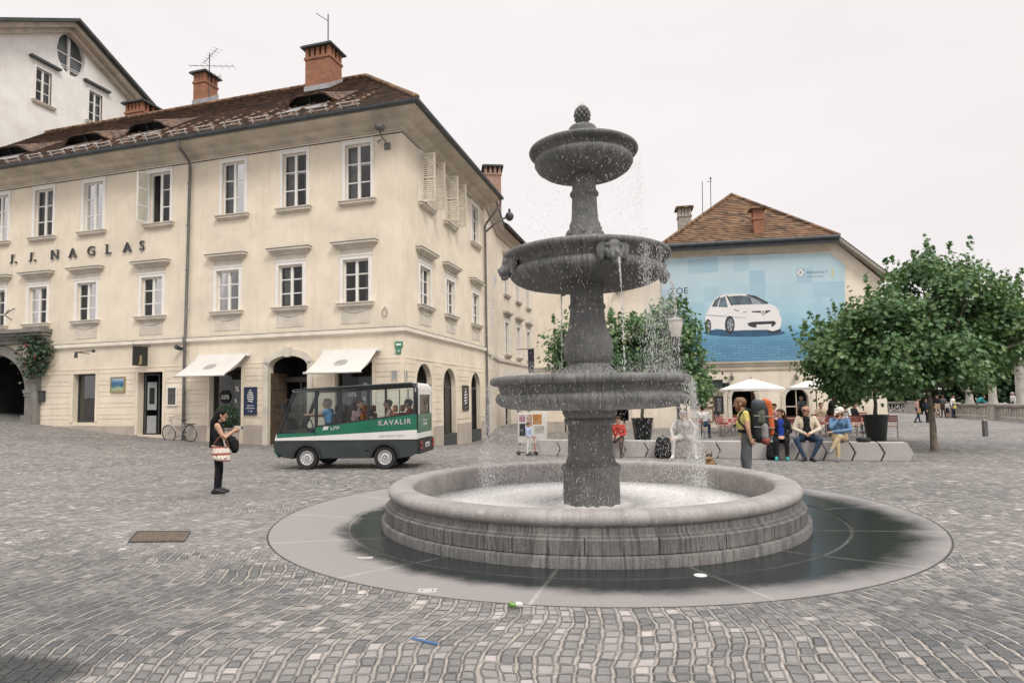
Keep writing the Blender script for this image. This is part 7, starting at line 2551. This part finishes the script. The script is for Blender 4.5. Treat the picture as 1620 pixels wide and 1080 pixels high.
vtext('KAVALIR', 1.00, 1.075, .125, LET, 1.28, 1.0, .055, .007)
vtext('LPP', 2.24, .985, .085, LET, 1.0, 1.35, .03, .004)
m = MB(MV)
for k in range(3): m.prism([(2.44 - k * .045, .985), (2.41 - k * .045, .985), (2.37 - k * .045, 1.075), (2.40 - k * .045, 1.075)], .008, .012, 'y')
m.build('emblem', LET, van)
vtext('ELEKTRICNO VOZILO', .98, .79, .045, LETG, 1.15, .95, .02)
for txt, z, h in (('ELEKTRICNO VOZILO', 1.17, .032), ('KAVALIR', 1.06, .07)):
    vs, fs = text_mesh(txt, h * 1.4, .001, 1.1, 'CENTER'); MT = MV @ frame3((-.012, -W_ / 2, z), V3((0, -1, 0)), V3((1, 0, 0)), UP)
    m = MB(); m.add([(v[0], v[1] - .003, v[2]) for v in vs], fs, MT); m.build('lettering', LET, van, fix=False)
# driver and passengers
RV = math.atan2(hv.y, hv.x)
def rider(x, y, lab, h, drop=0., **kw):
    p = MV @ V3((x, y, .46 - drop)); ps = sit_pose(.46); ps.update(kw.pop('pose', {}))
    figure('person', lab, p, RV + R(kw.pop('turn', 0)), h, pose=ps, voxel=.016, **kw)
rider(2.42, -.42, 'driver in blue shirt with an arm stretched to the wheel of the minibus', 1.66, top=cloth('sky_blue_shirt', (.12, .28, .52)), bottom=JEAN, hair='grey', sleeve=.4, pose=dict(ell=(.20, .25, .93), wrl=(.52, .12, .93), elr=(.2, -.25, .90), wrr=(.50, -.14, .90), hdl=(1, 0, 0), hdr=(1, 0, 0), knl=(.44, .12, .52), knr=(.44, -.12, .52)))
rider(1.66, -.40, 'woman in mauve patterned top riding in the minibus behind the driver', 1.60, turn=150, top=PATT, bottom=BLK, hair='brown', female=True)
rider(1.30, -.45, 'child in teal shirt at the middle window of the minibus', 1.25, top=TEAL, bottom=JEAN, hair='black')
rider(.86, -.6, 'woman in pale pink top at the rear side window of the minibus', 1.6, turn=10, top=PINKC, bottom=JEAN, hair='brown', female=True)
rider(.38, -.80, 'passenger in dark red top behind the rear window of the minibus', 1.6, turn=0, top=REDC, bottom=BLK, hair='black')

# ------------------------------------------------------------------ things on and along the facade
def FLp(s, o, z): return ML @ V3((s, o, z))
AWN = mat('awning_canvas', (.62, .595, .56), .85, .06, 2)
def awning(s0, s1, zt, zb, out, lab):
    t = thing('awning', FLp((s0 + s1) / 2, 0, zt), lab, 'awning', 'shop awnings')
    m = MB(ML); m.box(s0 - .1, s1 + .1, .03, .17, zt - .02, zt + .11); m.build('cassette', WHITE, t, bevel=.02)
    m = MB(ML); n_ = 8
    for i in range(n_):
        a, b = i / n_, (i + 1) / n_
        f = lambda u: (.17 + (out - .17) * u, zt + .05 + (zb - zt) * u - .05 * math.sin(PI * u))
        (oa, za), (ob, zb_) = f(a), f(b)
        m.quad((s0, oa, za), (s1, oa, za), (s1, ob, zb_), (s0, ob, zb_))
    m.build('canopy', AWN, t, fix=False)
    m = MB(ML); m.tube([(s0 - .03, out + .03, zb + .03), (s1 + .03, out + .03, zb + .03)], .045, 8); m.build('front_bar', WHITE, t, smooth=True)
    for s in (s0 + .12, s1 - .12):
        m = MB(ML); m.tube([(s, .1, zt), (s, out * .5, (zt + zb) / 2 - .10), (s, out, zb + .01)], .025, 6); m.build('arm', WHITE, t)
    m = MB(ML)      # oval ribbed emblem printed on the cloth
    u0 = .52; o0, z0 = .17 + (out - .17) * u0, zt + .05 + (zb - zt) * u0 - .05
    dz = (zb - zt) / (out - .17)
    for k in range(6):
        y = -.15 + k * .06; hw_ = .26 * math.sqrt(max(0, 1 - (y / .2) ** 2))
        m.add([((s0 + s1) / 2 - hw_, o0 + y, z0 + y * dz + .012), ((s0 + s1) / 2 + hw_, o0 + y + .02, z0 + (y + .02) * dz + .012), ((s0 + s1) / 2 + hw_, o0 + y + .052, z0 + (y + .052) * dz + .012), ((s0 + s1) / 2 - hw_, o0 + y + .035, z0 + (y + .035) * dz + .012)], [(0, 1, 2, 3)])
    m.build('emblem', mat('emblem_grey', (.34, .33, .32), .8, .1, 6), t, fix=False)
awning(6.85, 9.2, 3.62, 2.78, 1.4, 'white awning with grey oval emblem over the shop window near the drainpipe')
awning(1.0, 3.3, 3.60, 2.74, 1.4, 'white awning with grey oval emblem over the shop window behind the minibus')
# blue poster beside the awning
def flat_board(M, s0, s1, z0, z1, name, lab, cat, face, frame, th=.05, fr=.04, o=.024):
    t = thing(name, M @ V3(((s0 + s1) / 2, o, z0)), lab, cat)
    m = MB(M); ring_frame(m, s0, s1, z0, z1, fr, o, o + th); m.build('frame', frame, t)
    m = MB(M); m.box(s0 + fr, s1 - fr, o, o + th * .6, z0 + fr, z1 - fr); m.build('face', face, t)
    return t
def spiral_logo(t, M, s, o, z, h, flip=True):
    """ribbed cone: slanted white bars, wide in the middle, as on the ice cream posters"""
    m = MB(M)
    for k in range(6):
        f = (k + .5) / 6; w_ = .30 * h * math.sin(PI * min(1, f * .8 + .18)); y = z + h * (f - .5)
        m.add([(s - w_, o, y - .03 * h), (s + w_, o, y + .05 * h), (s + w_, o, y + .12 * h), (s - w_, o, y + .06 * h)], [(0, 1, 2, 3)])
    m.build('emblem', STICK, t, fix=False)
t = flat_board(ML, 6.42, 7.02, 1.24, 2.36, 'shop_poster', 'navy blue poster with a white ribbed cone emblem left of the gateway', 'poster', BLUEP, BLUEP)
spiral_logo(t, ML, 6.72, .062, 1.98, .52)
m = MB(ML); put_text(m, ML, 'GELATO', 6.72, .062, 1.58, .06); m.box(6.52, 6.92, .060, .064, 1.50, 1.52); put_text(m, ML, '1  00', 6.72, .062, 1.36, .07); m.build('lettering', STICK, t, fix=False)
t = flat_board(MR, 6.62, 7.5, 1.2, 2.4, 'shop_poster', 'tall dark panel with a white ribbed emblem between the arched openings', 'poster', DARKW, DARKW)
spiral_logo(t, MR, 7.06, .062, 1.85, .8)
m = MB(MR); put_text(m, MR, 'i', 7.06, .062, 1.27, .12, flip=False); m.build('lettering', STICK, t, fix=False)
# painting, notice case, letter box, street signs
def painting():
    n = NT('landscape_painting'); p = n.pos(); x, y, z = n.xyz(p)
    f = n.rng(n.math('ADD', z, n.math('MULTIPLY', n.noise(p, 5, 4), .35)), 2.45, 3.05)
    ramp = n.t.nodes.new('ShaderNodeValToRGB'); el = ramp.color_ramp.elements
    el[0].position = 0; el[0].color = (.16, .25, .10, 1); el[1].position = 1; el[1].color = (.40, .52, .60, 1)
    for ps, cc in ((.28, (.45, .44, .30)), (.42, (.10, .26, .20)), (.58, (.03, .12, .22)), (.72, (.06, .17, .30))):
        q_ = el.new(ps); q_.color = (*cc, 1)
    n.t.links.new(f, ramp.inputs[0])
    return n.bsdf(Base_Color=ramp.outputs[0], Roughness=.6)
flat_board(ML, 13.12, 13.92, 2.27, 2.95, 'framed_painting', 'framed blue and green landscape painting hanging on the wall', 'painting', painting(), mat('gilt_frame', (.30, .22, .12), .5, .2, 9), .05, .05)
flat_board(ML, 10.34, 10.86, 1.66, 2.46, 'notice_case', 'dark framed notice case between the doorway and the drainpipe', 'notice', mat('notice_paper', (.07, .065, .06), .4, .5, 8), WHITE, .07, .05)
t = thing('letter_box', FLp(17.85, .03, 2.0), 'small dark metal letter box beside the stone portal', 'letter box')
m = MB(ML); m.box(17.66, 17.92, .02, .16, 1.95, 2.4); m.build('box', IRON, t, bevel=.01); m = MB(ML); m.box(17.64, 17.94, .02, .19, 2.402, 2.44); m.build('lid', DARKW, t)
t = thing('street_sign', corner(.03) + UP * 3.5, 'small green street name plate high on the corner of the building', 'sign')
SGN = mat('sign_green', (.03, .22, .12), .4, .08, 5)
m = MB(ML); m.box(-.02 + .04, .34, .012, .04, 3.70, 3.92); m.build('name_plate', SGN, t)
m = MB(ML); m.box(.09, .30, .012, .04, 3.46, 3.68); m.build('number_plate', SGN, t)
m = MB(ML); m.box(.07, .29, .041, .045, 3.77, 3.85); put_text(m, ML, '10', .195, .046, 3.52, .1); m.build('lettering', STICK, t, fix=False)
for s, lab in ((.42, 'small pale notice plate on the corner wall above the minibus, left one'), ):
    flat_board(ML, .22, .50, 2.45, 2.85, 'wall_plate', lab, 'sign', GREYB, TRIM, .02, .03)
flat_board(MR, .06, .30, 2.45, 2.85, 'wall_plate', 'small pale notice plate just round the corner above the minibus rear', 'sign', GREYB, TRIM, .02, .03)
# hanging sign board over the doorway
t = thing('hanging_sign', FLp(11.6, .6, 3.4), 'dark square shop sign with a pale monogram hanging over the open doorway', 'sign')
MS = ML @ Matrix.Translation((11.9, .12, 0)) @ Matrix.Rotation(R(88), 4, 'Z')
m = MB(MS); m.box(0, .66, -.06, .06, 3.36, 4.18); m.build('panel', mat('black_sign_panel', (.018, .022, .02), .5, .2, 5), t, bevel=.01)
m = MB(MS); 
vs, fs = text_mesh('JJ', .42, .002, .8); m.add([(.44 - v[0], .064 - v[1], 3.5 + v[2]) for v in vs], fs)
vs, fs = text_mesh('JJ', .42, .002, .8); m.add([(.22 + v[0], -.064 + v[1], 3.5 + v[2]) for v in vs], fs); m.build('monogram', mat('pale_gold', (.42, .34, .19), .5, .1, 9), t, fix=False)
m = MB(ML); m.tube([(11.9, 0, 4.23), (11.9, .85, 4.23)], .02, 6); m.build('bracket', IRON, t)
# curved wall lamp and spot lights
def wl(s, z, lab, long=True):
    t = thing('wall_lamp', FLp(s, .05, z), lab, 'lamp')
    if long:
        m = MB(ML); m.tube([(s + .5, .1, z), (s + .48, .45, z + .02), (s + .46, .75, z + .02)], .02, 6); m.tube([(s + .46, .75, z + .02), (s - .5, .75, z + .05)], .018, 6); m.build('arm', IRON, t)
        m = MB(ML); m.tube([(s + .46, .75, z + .05), (s + .47, .75, z - .22)], [.05, .075], 10); m.build('lamp_shade', IRON, t)
        m = MB(ML); m.ell((s - .5, .75, z + .05), .075, 10, 7); m.build('knob', IRON, t, smooth=True)
    else:
        m = MB(ML); m.box(s - .04, s + .04, 0, .12, z - .04, z + .04); m.build('bracket', IRON, t)
        m = MB(ML); m.tube([(s, .10, z - .03), (s + .04, .34, z + .05)], [.07, .10], 10); m.build('lamp_shade', IRON, t)
wl(14.6, 4.0, 'thin curved black wall lamp above the painting')
wl(17.5, 4.05, 'black spot lamp just right of the leafy portal corner', False)
wl(10.15, 4.05, 'black spot lamp just left of the drainpipe', False)
# camera and bracket under the eaves at the corner
t = thing('wall_camera', FLp(1.1, .3, 11.6), 'grey floodlight and cables on a bracket under the eaves at the corner', 'lamp')
m = MB(ML); m.tube([(.62, .0, 11.55), (.66, .5, 11.75), (.62, .6, 11.95)], .03, 6); m.box(.5, .74, .0, .06, 11.35, 11.6); m.build('bracket', PIPE, t)
m = MB(ML); m.tube([(.62, .5, 12.0), (.56, .85, 11.92)], [.14, .17], 12); m.build('lamp_head', PIPE, t, smooth=True)
m = MB(ML); m.tube([(1.05, .0, 11.72), (.9, .25, 11.62), (.72, .28, 11.66)], .022, 6); m.build('cable_arm', PIPE, t)
# ring ornament and hooks on the wall
t = thing('wall_ring', FLp(.85, .05, 5.0), 'thin iron ring hanging on the wall beside the corner window', 'ornament')
m = MB(ML); m.tube([(.75 + .10 * math.cos(a), .05, 5.05 + .16 * math.sin(a)) for a in [2 * PI * i / 18 for i in range(19)]], .014, 5); m.tube([(.75, 0, 5.27), (.75, .06, 5.2)], .014, 5); m.build('ring', PIPE, t)
t = thing('iron_bracket', FLp(19.8, .1, 5.9), 'forked iron bracket on the wall above the stone portal', 'bracket')
m = MB(ML); m.tube([(20.1, .03, 6.25), (19.9, .35, 5.95), (19.75, .03, 6.3)], .022, 5); m.tube([(19.9, .35, 5.95), (19.9, .02, 5.75)], .022, 5); m.build('bracket', IRON, t)
# ivy on the portal corner
q = random.Random(77)
t = thing('climbing_plant', FLp(17.7, .2, 3.6), 'dark leafy plant with red flowers hanging over the corner of the stone portal', 'plant')
m = MB(); pts = []
for i in range(560):
    a = q.random()
    s = 18.35 + q.gauss(0, .42) - a * .5; z = 5.0 - a * 2.0 + q.gauss(0, .14); o = .35 + q.gauss(0, .16) * (1 - a * .4)
    if q.random() < .25: s = 17.5 + q.gauss(0, .22); z = 4.1 + q.gauss(0, .25)
    pts.append((FLp(s, max(.05, o), z), nl))
leaves(m, pts, .15, q); m.build('foliage', LEAFD, t, fix=False, weld=False)
m = MB(); q2_ = [p for p in pts if q.random() < .03]
for p, d in q2_: m.ell(p[0:3] if False else p + nl * .08, .035, 6, 4)
m.build('blossom', mat('red_petal', (.30, .03, .03), .7, .3, 20), t, fix=False)
t = thing('flower_pot', FLp(17.6, .3, 3.45), 'small hanging pot under the plant at the portal corner', 'pot')
m = MB(); m.lathe([(.0, -.15), (.12, -.15), (.18, .12), (.2, .12), (.2, .16), (.15, .16), (.13, .05), (0, .05)], 14, FLp(17.55, .3, 3.55)); m.build('pot', POT, t)
m = MB(); m.tube([FLp(17.55, .3, 3.7), FLp(17.55, .25, 4.0), FLp(17.55, .0, 4.1)], .012, 5); m.build('hanger', IRON, t)
# clipped shrubs in boxes at the shop
def shrub(s, o, lab, r=.44):
    b = FLp(s, o, 0); b.z = gz(b.x, b.y)
    t = thing('planter', b, 'square grey box ' + lab, 'planter')
    MP = frame3(b, dl, nl, UP)
    m = MB(MP); m.box(-.33, .33, -.33, .33, 0, .68); m.build('box', PLINTH, t, bevel=.015)
    m = MB(MP); ring_frame(m, -.37, .37, 0, .70, .05, -.0, -.0) if False else m.box(-.36, .36, -.36, .36, .62, .70); m.build('edge', PORT, t, bevel=.01)
    b2 = b + UP * .701
    t2 = thing('clipped_shrub', b2, 'round clipped green shrub growing in the grey box ' + lab, 'shrub')
    m = MB(); m.tube([b2 - UP * .05, b2 + UP * .25], .03, 6); m.build('stem', BARK, t2)
    m = MB(); pts = []
    for i in range(2600):
        d = V3((q.gauss(0, 1), q.gauss(0, 1), q.gauss(0, 1))).normalized()
        rr = r * (1 - .22 * q.random() ** 2 + .05 * mnoise.noise(d * 3))
        pts.append((b2 + UP * (r * .92) + d * rr, d * 1.2))
    leaves(m, pts, .062, q, simple=True); m.build('foliage', LEAFD, t2, fix=False, weld=False)
shrub(6.75, 1.35, 'in front of the blue poster')
# ------------------------------------------------------------------ bicycle against the drainpipe
def bike(b, ang, lab):
    t = thing('bicycle', b, lab, 'bicycle', None, 0)
    MBk = Matrix.Translation(b) @ Matrix.Rotation(ang, 4, 'Z') @ Matrix.Rotation(R(-7), 4, 'X')
    SIL = mat('silver_frame', (.38, .37, .36), .35, .15, 9)
    m = MB(MBk)
    bb, hd_, st_, rw = V3((.43, 0, .29)), V3((.86, 0, .80)), V3((.28, 0, .80)), V3((0, 0, .34))
    m.tube([bb, V3((.90, 0, .66))], .018, 7); m.tube([V3((.32, 0, .68)), hd_], .014, 7); m.tube([bb, st_], .016, 7); m.tube([hd_ + UP * .06, V3((.91, 0, .62))], .020, 7)
    for s in (-.05, .05): m.tube([bb + V3((0, s, 0)), rw + V3((0, s, 0))], .010, 5); m.tube([V3((.31, s * .4, .70)), rw + V3((0, s, 0))], .009, 5); m.tube([V3((.915, s * .6, .60)), V3((1.05, s, .34))], .012, 6)
    m.build('frame', SIL, t, smooth=True, auto=50)
    for x in (0, 1.05):
        m = MB(MBk)
        m.tube([(x + .325 * math.cos(a), 0, .34 + .325 * math.sin(a)) for a in [2 * PI * i / 32 for i in range(33)]], .017, 7, cap=False)
        w_ = m.build('wheel', RUB, t, smooth=True)
        m = MB(MBk)
        for i in range(18):
            a = 2 * PI * i / 18; m.tube([(x, .02 * (-1) ** i, .34), (x + .31 * math.cos(a), 0, .34 + .31 * math.sin(a))], .0035, 4)
        m.tube([(x, -.05, .34), (x, .05, .34)], .025, 8); m.build('spokes', SIL, w_)
        m = MB(MBk); m.tube([(x + .355 * math.cos(a), 0, .34 + .355 * math.sin(a)) for a in [PI * (.12 + .8 * i / 14) for i in range(15)]], .018, 5); m.build('mudguard', SIL, t)
    m = MB(MBk); m.tube([(.86, 0, .85), (.84, 0, 1.0)], .014, 6); m.tube([(.70, -.27, 1.03), (.82, -.2, 1.03), (.86, 0, 1.0), (.82, .2, 1.03), (.70, .27, 1.03)], .014, 6); m.build('handlebar', SIL, t)
    m = MB(MBk); m.ell((.25, 0, .88), (.13, .075, .035), 10, 6); m.tube([(.28, 0, .78), (.27, 0, .87)], .013, 6); m.build('saddle', SHOEB, t, smooth=True)
    m = MB(MBk); m.tube([(.43, .06, .29), (.56, .07, .22)], .01, 5); m.tube([(.43, -.06, .29), (.30, -.07, .36)], .01, 5); m.box(.53, .62, .07, .15, .21, .235); m.box(.25, .34, -.15, -.07, .35, .375); m.ell((.43, -.05, .29), (.09, .008, .09), 14, 6); m.build('crank', IRON, t)
    m = MB(MBk); m.box(-.28, .22, -.07, .07, .72, .735); m.tube([(-.2, .06, .72), (0, .06, .34)], .008, 4); m.tube([(-.2, -.06, .72), (0, -.06, .34)], .008, 4); m.build('rack', IRON, t)
    m = MB(MBk); m.ell((.95, 0, .88), (.06, .05, .05), 10, 6); m.build('headlight', SIL, t, smooth=True)
b = FLp(9.15, .55, 0); b.z = gz(b.x, b.y)
bike(b, math.atan2(dl.y, dl.x), 'grey bicycle leaning by the drainpipe and the doorway')
# ------------------------------------------------------------------ sign flag and poster rack in the side street
MF = frame3(dep(836, 590, 38.0), V3((1, .05, 0)).normalized(), V3((-.05, 1, 0)).normalized(), UP)
z0 = 0; wF = 1.15; hF = 1.42
t = thing('sign_flag', MF @ V3((0, 0, 0)), 'dark purple banner with white lettering on a bar across the side street', 'sign')
m = MB(MF); m.tube([(-.68, 0, hF + .02), (wF + .05, 0, hF + .02)], .025, 6); m.build('bar', IRON, t)
m = MB(MF); m.box(0, wF, -.015, .015, 0, hF - .005); m.build('cloth', mat('purple_banner', (.055, .045, .085), .8, .15, 4), t)
m = MB(MF); vs, fs = text_mesh('CLIC', .40, .002, .95); m.add([(.06 + v[0], -.022 + v[1], .18 + v[2]) for v in vs], fs); vs, fs = text_mesh('bar & hostel', .13, .002); m.add([(.1 + v[0], -.022 + v[1], .04 + v[2]) for v in vs], fs); m.build('lettering', STICK, t, fix=False)
p = dep(842, 690, 26); p.z = gz(p.x, p.y)
MK = frame3(p, V3((1, .1, 0)).normalized(), V3((-.1, 1, 0)).normalized(), UP)
t = thing('poster_stand', p, 'white stand covered with colourful posters behind the child with the scooter', 'poster stand')
m = MB(MK); m.box(-.58, .62, 0, .22, .05, 1.3); m.build('cabinet', WHITE, t, bevel=.01)
for x0, x1, z0_, z1_, cc, nm in ((-.52, -.28, .35, .85, (.03, .035, .04), 'black'), (-.22, .0, .75, 1.22, (.45, .30, .22), 'salmon'), (.04, .40, .82, 1.22, (.46, .20, .05), 'orange'), (-.52, -.28, .92, 1.2, (.40, .22, .30), 'pink'), (.10, .5, .45, .75, (.5, .48, .44), 'pale')):
    m = MB(MK); m.box(x0, x1, -.012, 0, z0_, z1_); m.build('poster', mat(nm + '_poster_print', cc, .6, .5, 14), t)
for x in (-.5, .54): 
    m = MB(MK); m.box(x - .04, x + .04, .03, .19, 0, .052); m.build('foot', IRON, t)
# ------------------------------------------------------------------ small things on the ground
def on_g(px, py): return ground_at(px, py)
a, b2, c_, d2_ = on_g(202, 858), on_g(292, 857), on_g(302, 841), on_g(216, 841)
ctr = (a + b2 + c_ + d2_) / 4
t = thing('drain_cover', ctr, 'rectangular rusty drain cover set into the cobbles at the left', 'drain cover')
def lerp4(u, v): return a.lerp(b2, u).lerp(d2_.lerp(c_, u), v)
RUST = mat('rusty_iron', (.13, .10, .072), .7, .35, 14, .5, 60)
m = MB(); z1 = .012
def slab(m, u0, u1, v0, v1, zt, zb=-.06):
    ps = [lerp4(u0, v0), lerp4(u1, v0), lerp4(u1, v1), lerp4(u0, v1)]
    m.add([p + UP * zt for p in ps] + [p + UP * zb for p in ps], [(0, 1, 2, 3), (0, 1, 5, 4), (1, 2, 6, 5), (2, 3, 7, 6), (3, 0, 4, 7)])
slab(m, .03, .97, .05, .95, .008)
for i in range(14):
    for j in range(7): slab(m, .05 + i * .065, .05 + i * .065 + .042, .09 + j * .12, .09 + j * .12 + .075, .014, .004)
m.build('lid', RUST, t, fix=False)
m = MB(); slab(m, 0, 1, 0, .04, .016); slab(m, 0, 1, .96, 1, .016); slab(m, 0, .025, .04, .96, .016); slab(m, .975, 1, .04, .96, .016); m.build('frame', IRON, t, fix=False)
def on_ring(px, py):
    """point on the dished paving ring under a picture point"""
    p = gnd(px, py, -.06)
    for _ in range(4):
        r = math.hypot(p.x - FB.x, p.y - FB.y)
        p = gnd(px, py, float(np.interp(r, [3.05, 3.3, 3.525, 3.575, 3.9, 4.2, 4.59], [-.125, -.112, -.097, -.095, -.075, -.055, -.034])))
    return p
p = on_ring(676, 934)
t = thing('floor_plate', p, 'small pale square metal plate set in the paving ring in front', 'plate')
m = MB(); m.box(p.x - .085, p.x + .085, p.y - .06, p.y + .06, p.z - .03, p.z + .004); m.build('plate', mat('pale_steel', (.42, .40, .38), .5, .15, 20), t)
m = MB(); 
for s in (-.05, .05): m.tube([(p.x + s, p.y, p.z + .004), (p.x + s, p.y, p.z + .009)], .008, 8)
m.build('screw', IRON, t)
p = on_ring(577, 882)
t = thing('floor_plate', p, 'pale paper-like square plate on the paving near the left end of the wet ring', 'plate')
m = MB(); m.box(p.x - .09, p.x + .09, p.y - .04, p.y + .04, p.z - .02, p.z + .004); m.build('plate', mat('pale_steel', (.42, .40, .38), .5, .15, 20), t)
p = on_ring(1108, 910)
t = thing('floor_light', p, 'round white disc lamp set in the wet paving in front of the basin', 'floor lamp')
m = MB(); m.tube([p - UP * .03, p + UP * .006], .062, 24); m.build('lens', mat('white_lens', (.66, .66, .64), .3, .03, 9), t)
m = MB(); m.lathe([(.060, .003), (.07, .003), (.07, -.03)], 24, p); m.build('ring', PIPE, t)
p = gnd(814, 961, -.03)
t = thing('crushed_can', p + UP * .02, 'crushed green and white drink can lying where the cobbles meet the paving', 'litter')
M = Matrix.Translation(p + UP * .024) @ Matrix.Rotation(R(10), 4, 'Z') @ Matrix.Scale(.78, 4)
m = MB(M); m.tube([(-.055, 0, 0), (-.03, .012, .004), (.0, -.004, -.004), (.02, .01, 0)], [.026, .030, .020, .028], 10); m.cur = 1; m.tube([(.02, .01, 0), (.05, -.008, .003), (.075, .0, -.003)], [.027, .029, .022], 10); m.build('can', [mat('can_green', (.10, .22, .04), .4, .3, 30), mat('can_white', (.6, .6, .58), .4, .15, 30)], t)
p0, p1 = on_g(651, 1011), on_g(692, 1021)
t = thing('straw', p0, 'bright blue plastic straw lying on the cobbles', 'litter')
m = MB(); m.tube([p0 + UP * .012, p1 + UP * .012], .007, 8); m.build('tube', mat('blue_plastic', (.05, .16, .38), .4, .1, 20), t)
for k, (px, py) in enumerate(((1470, 708), )):
    pass
# tree pit edging of the standalone maple
g_ = MB(); c0 = tB + UP * .0
g_.lathe([(.55, -.05), (.55, .012), (.62, .012), (.62, -.05)], 32, c0)
tag(g_.build('tree_grate', PORT), 'low ring of stone setts round the foot of the bare trunked maple', 'edging')
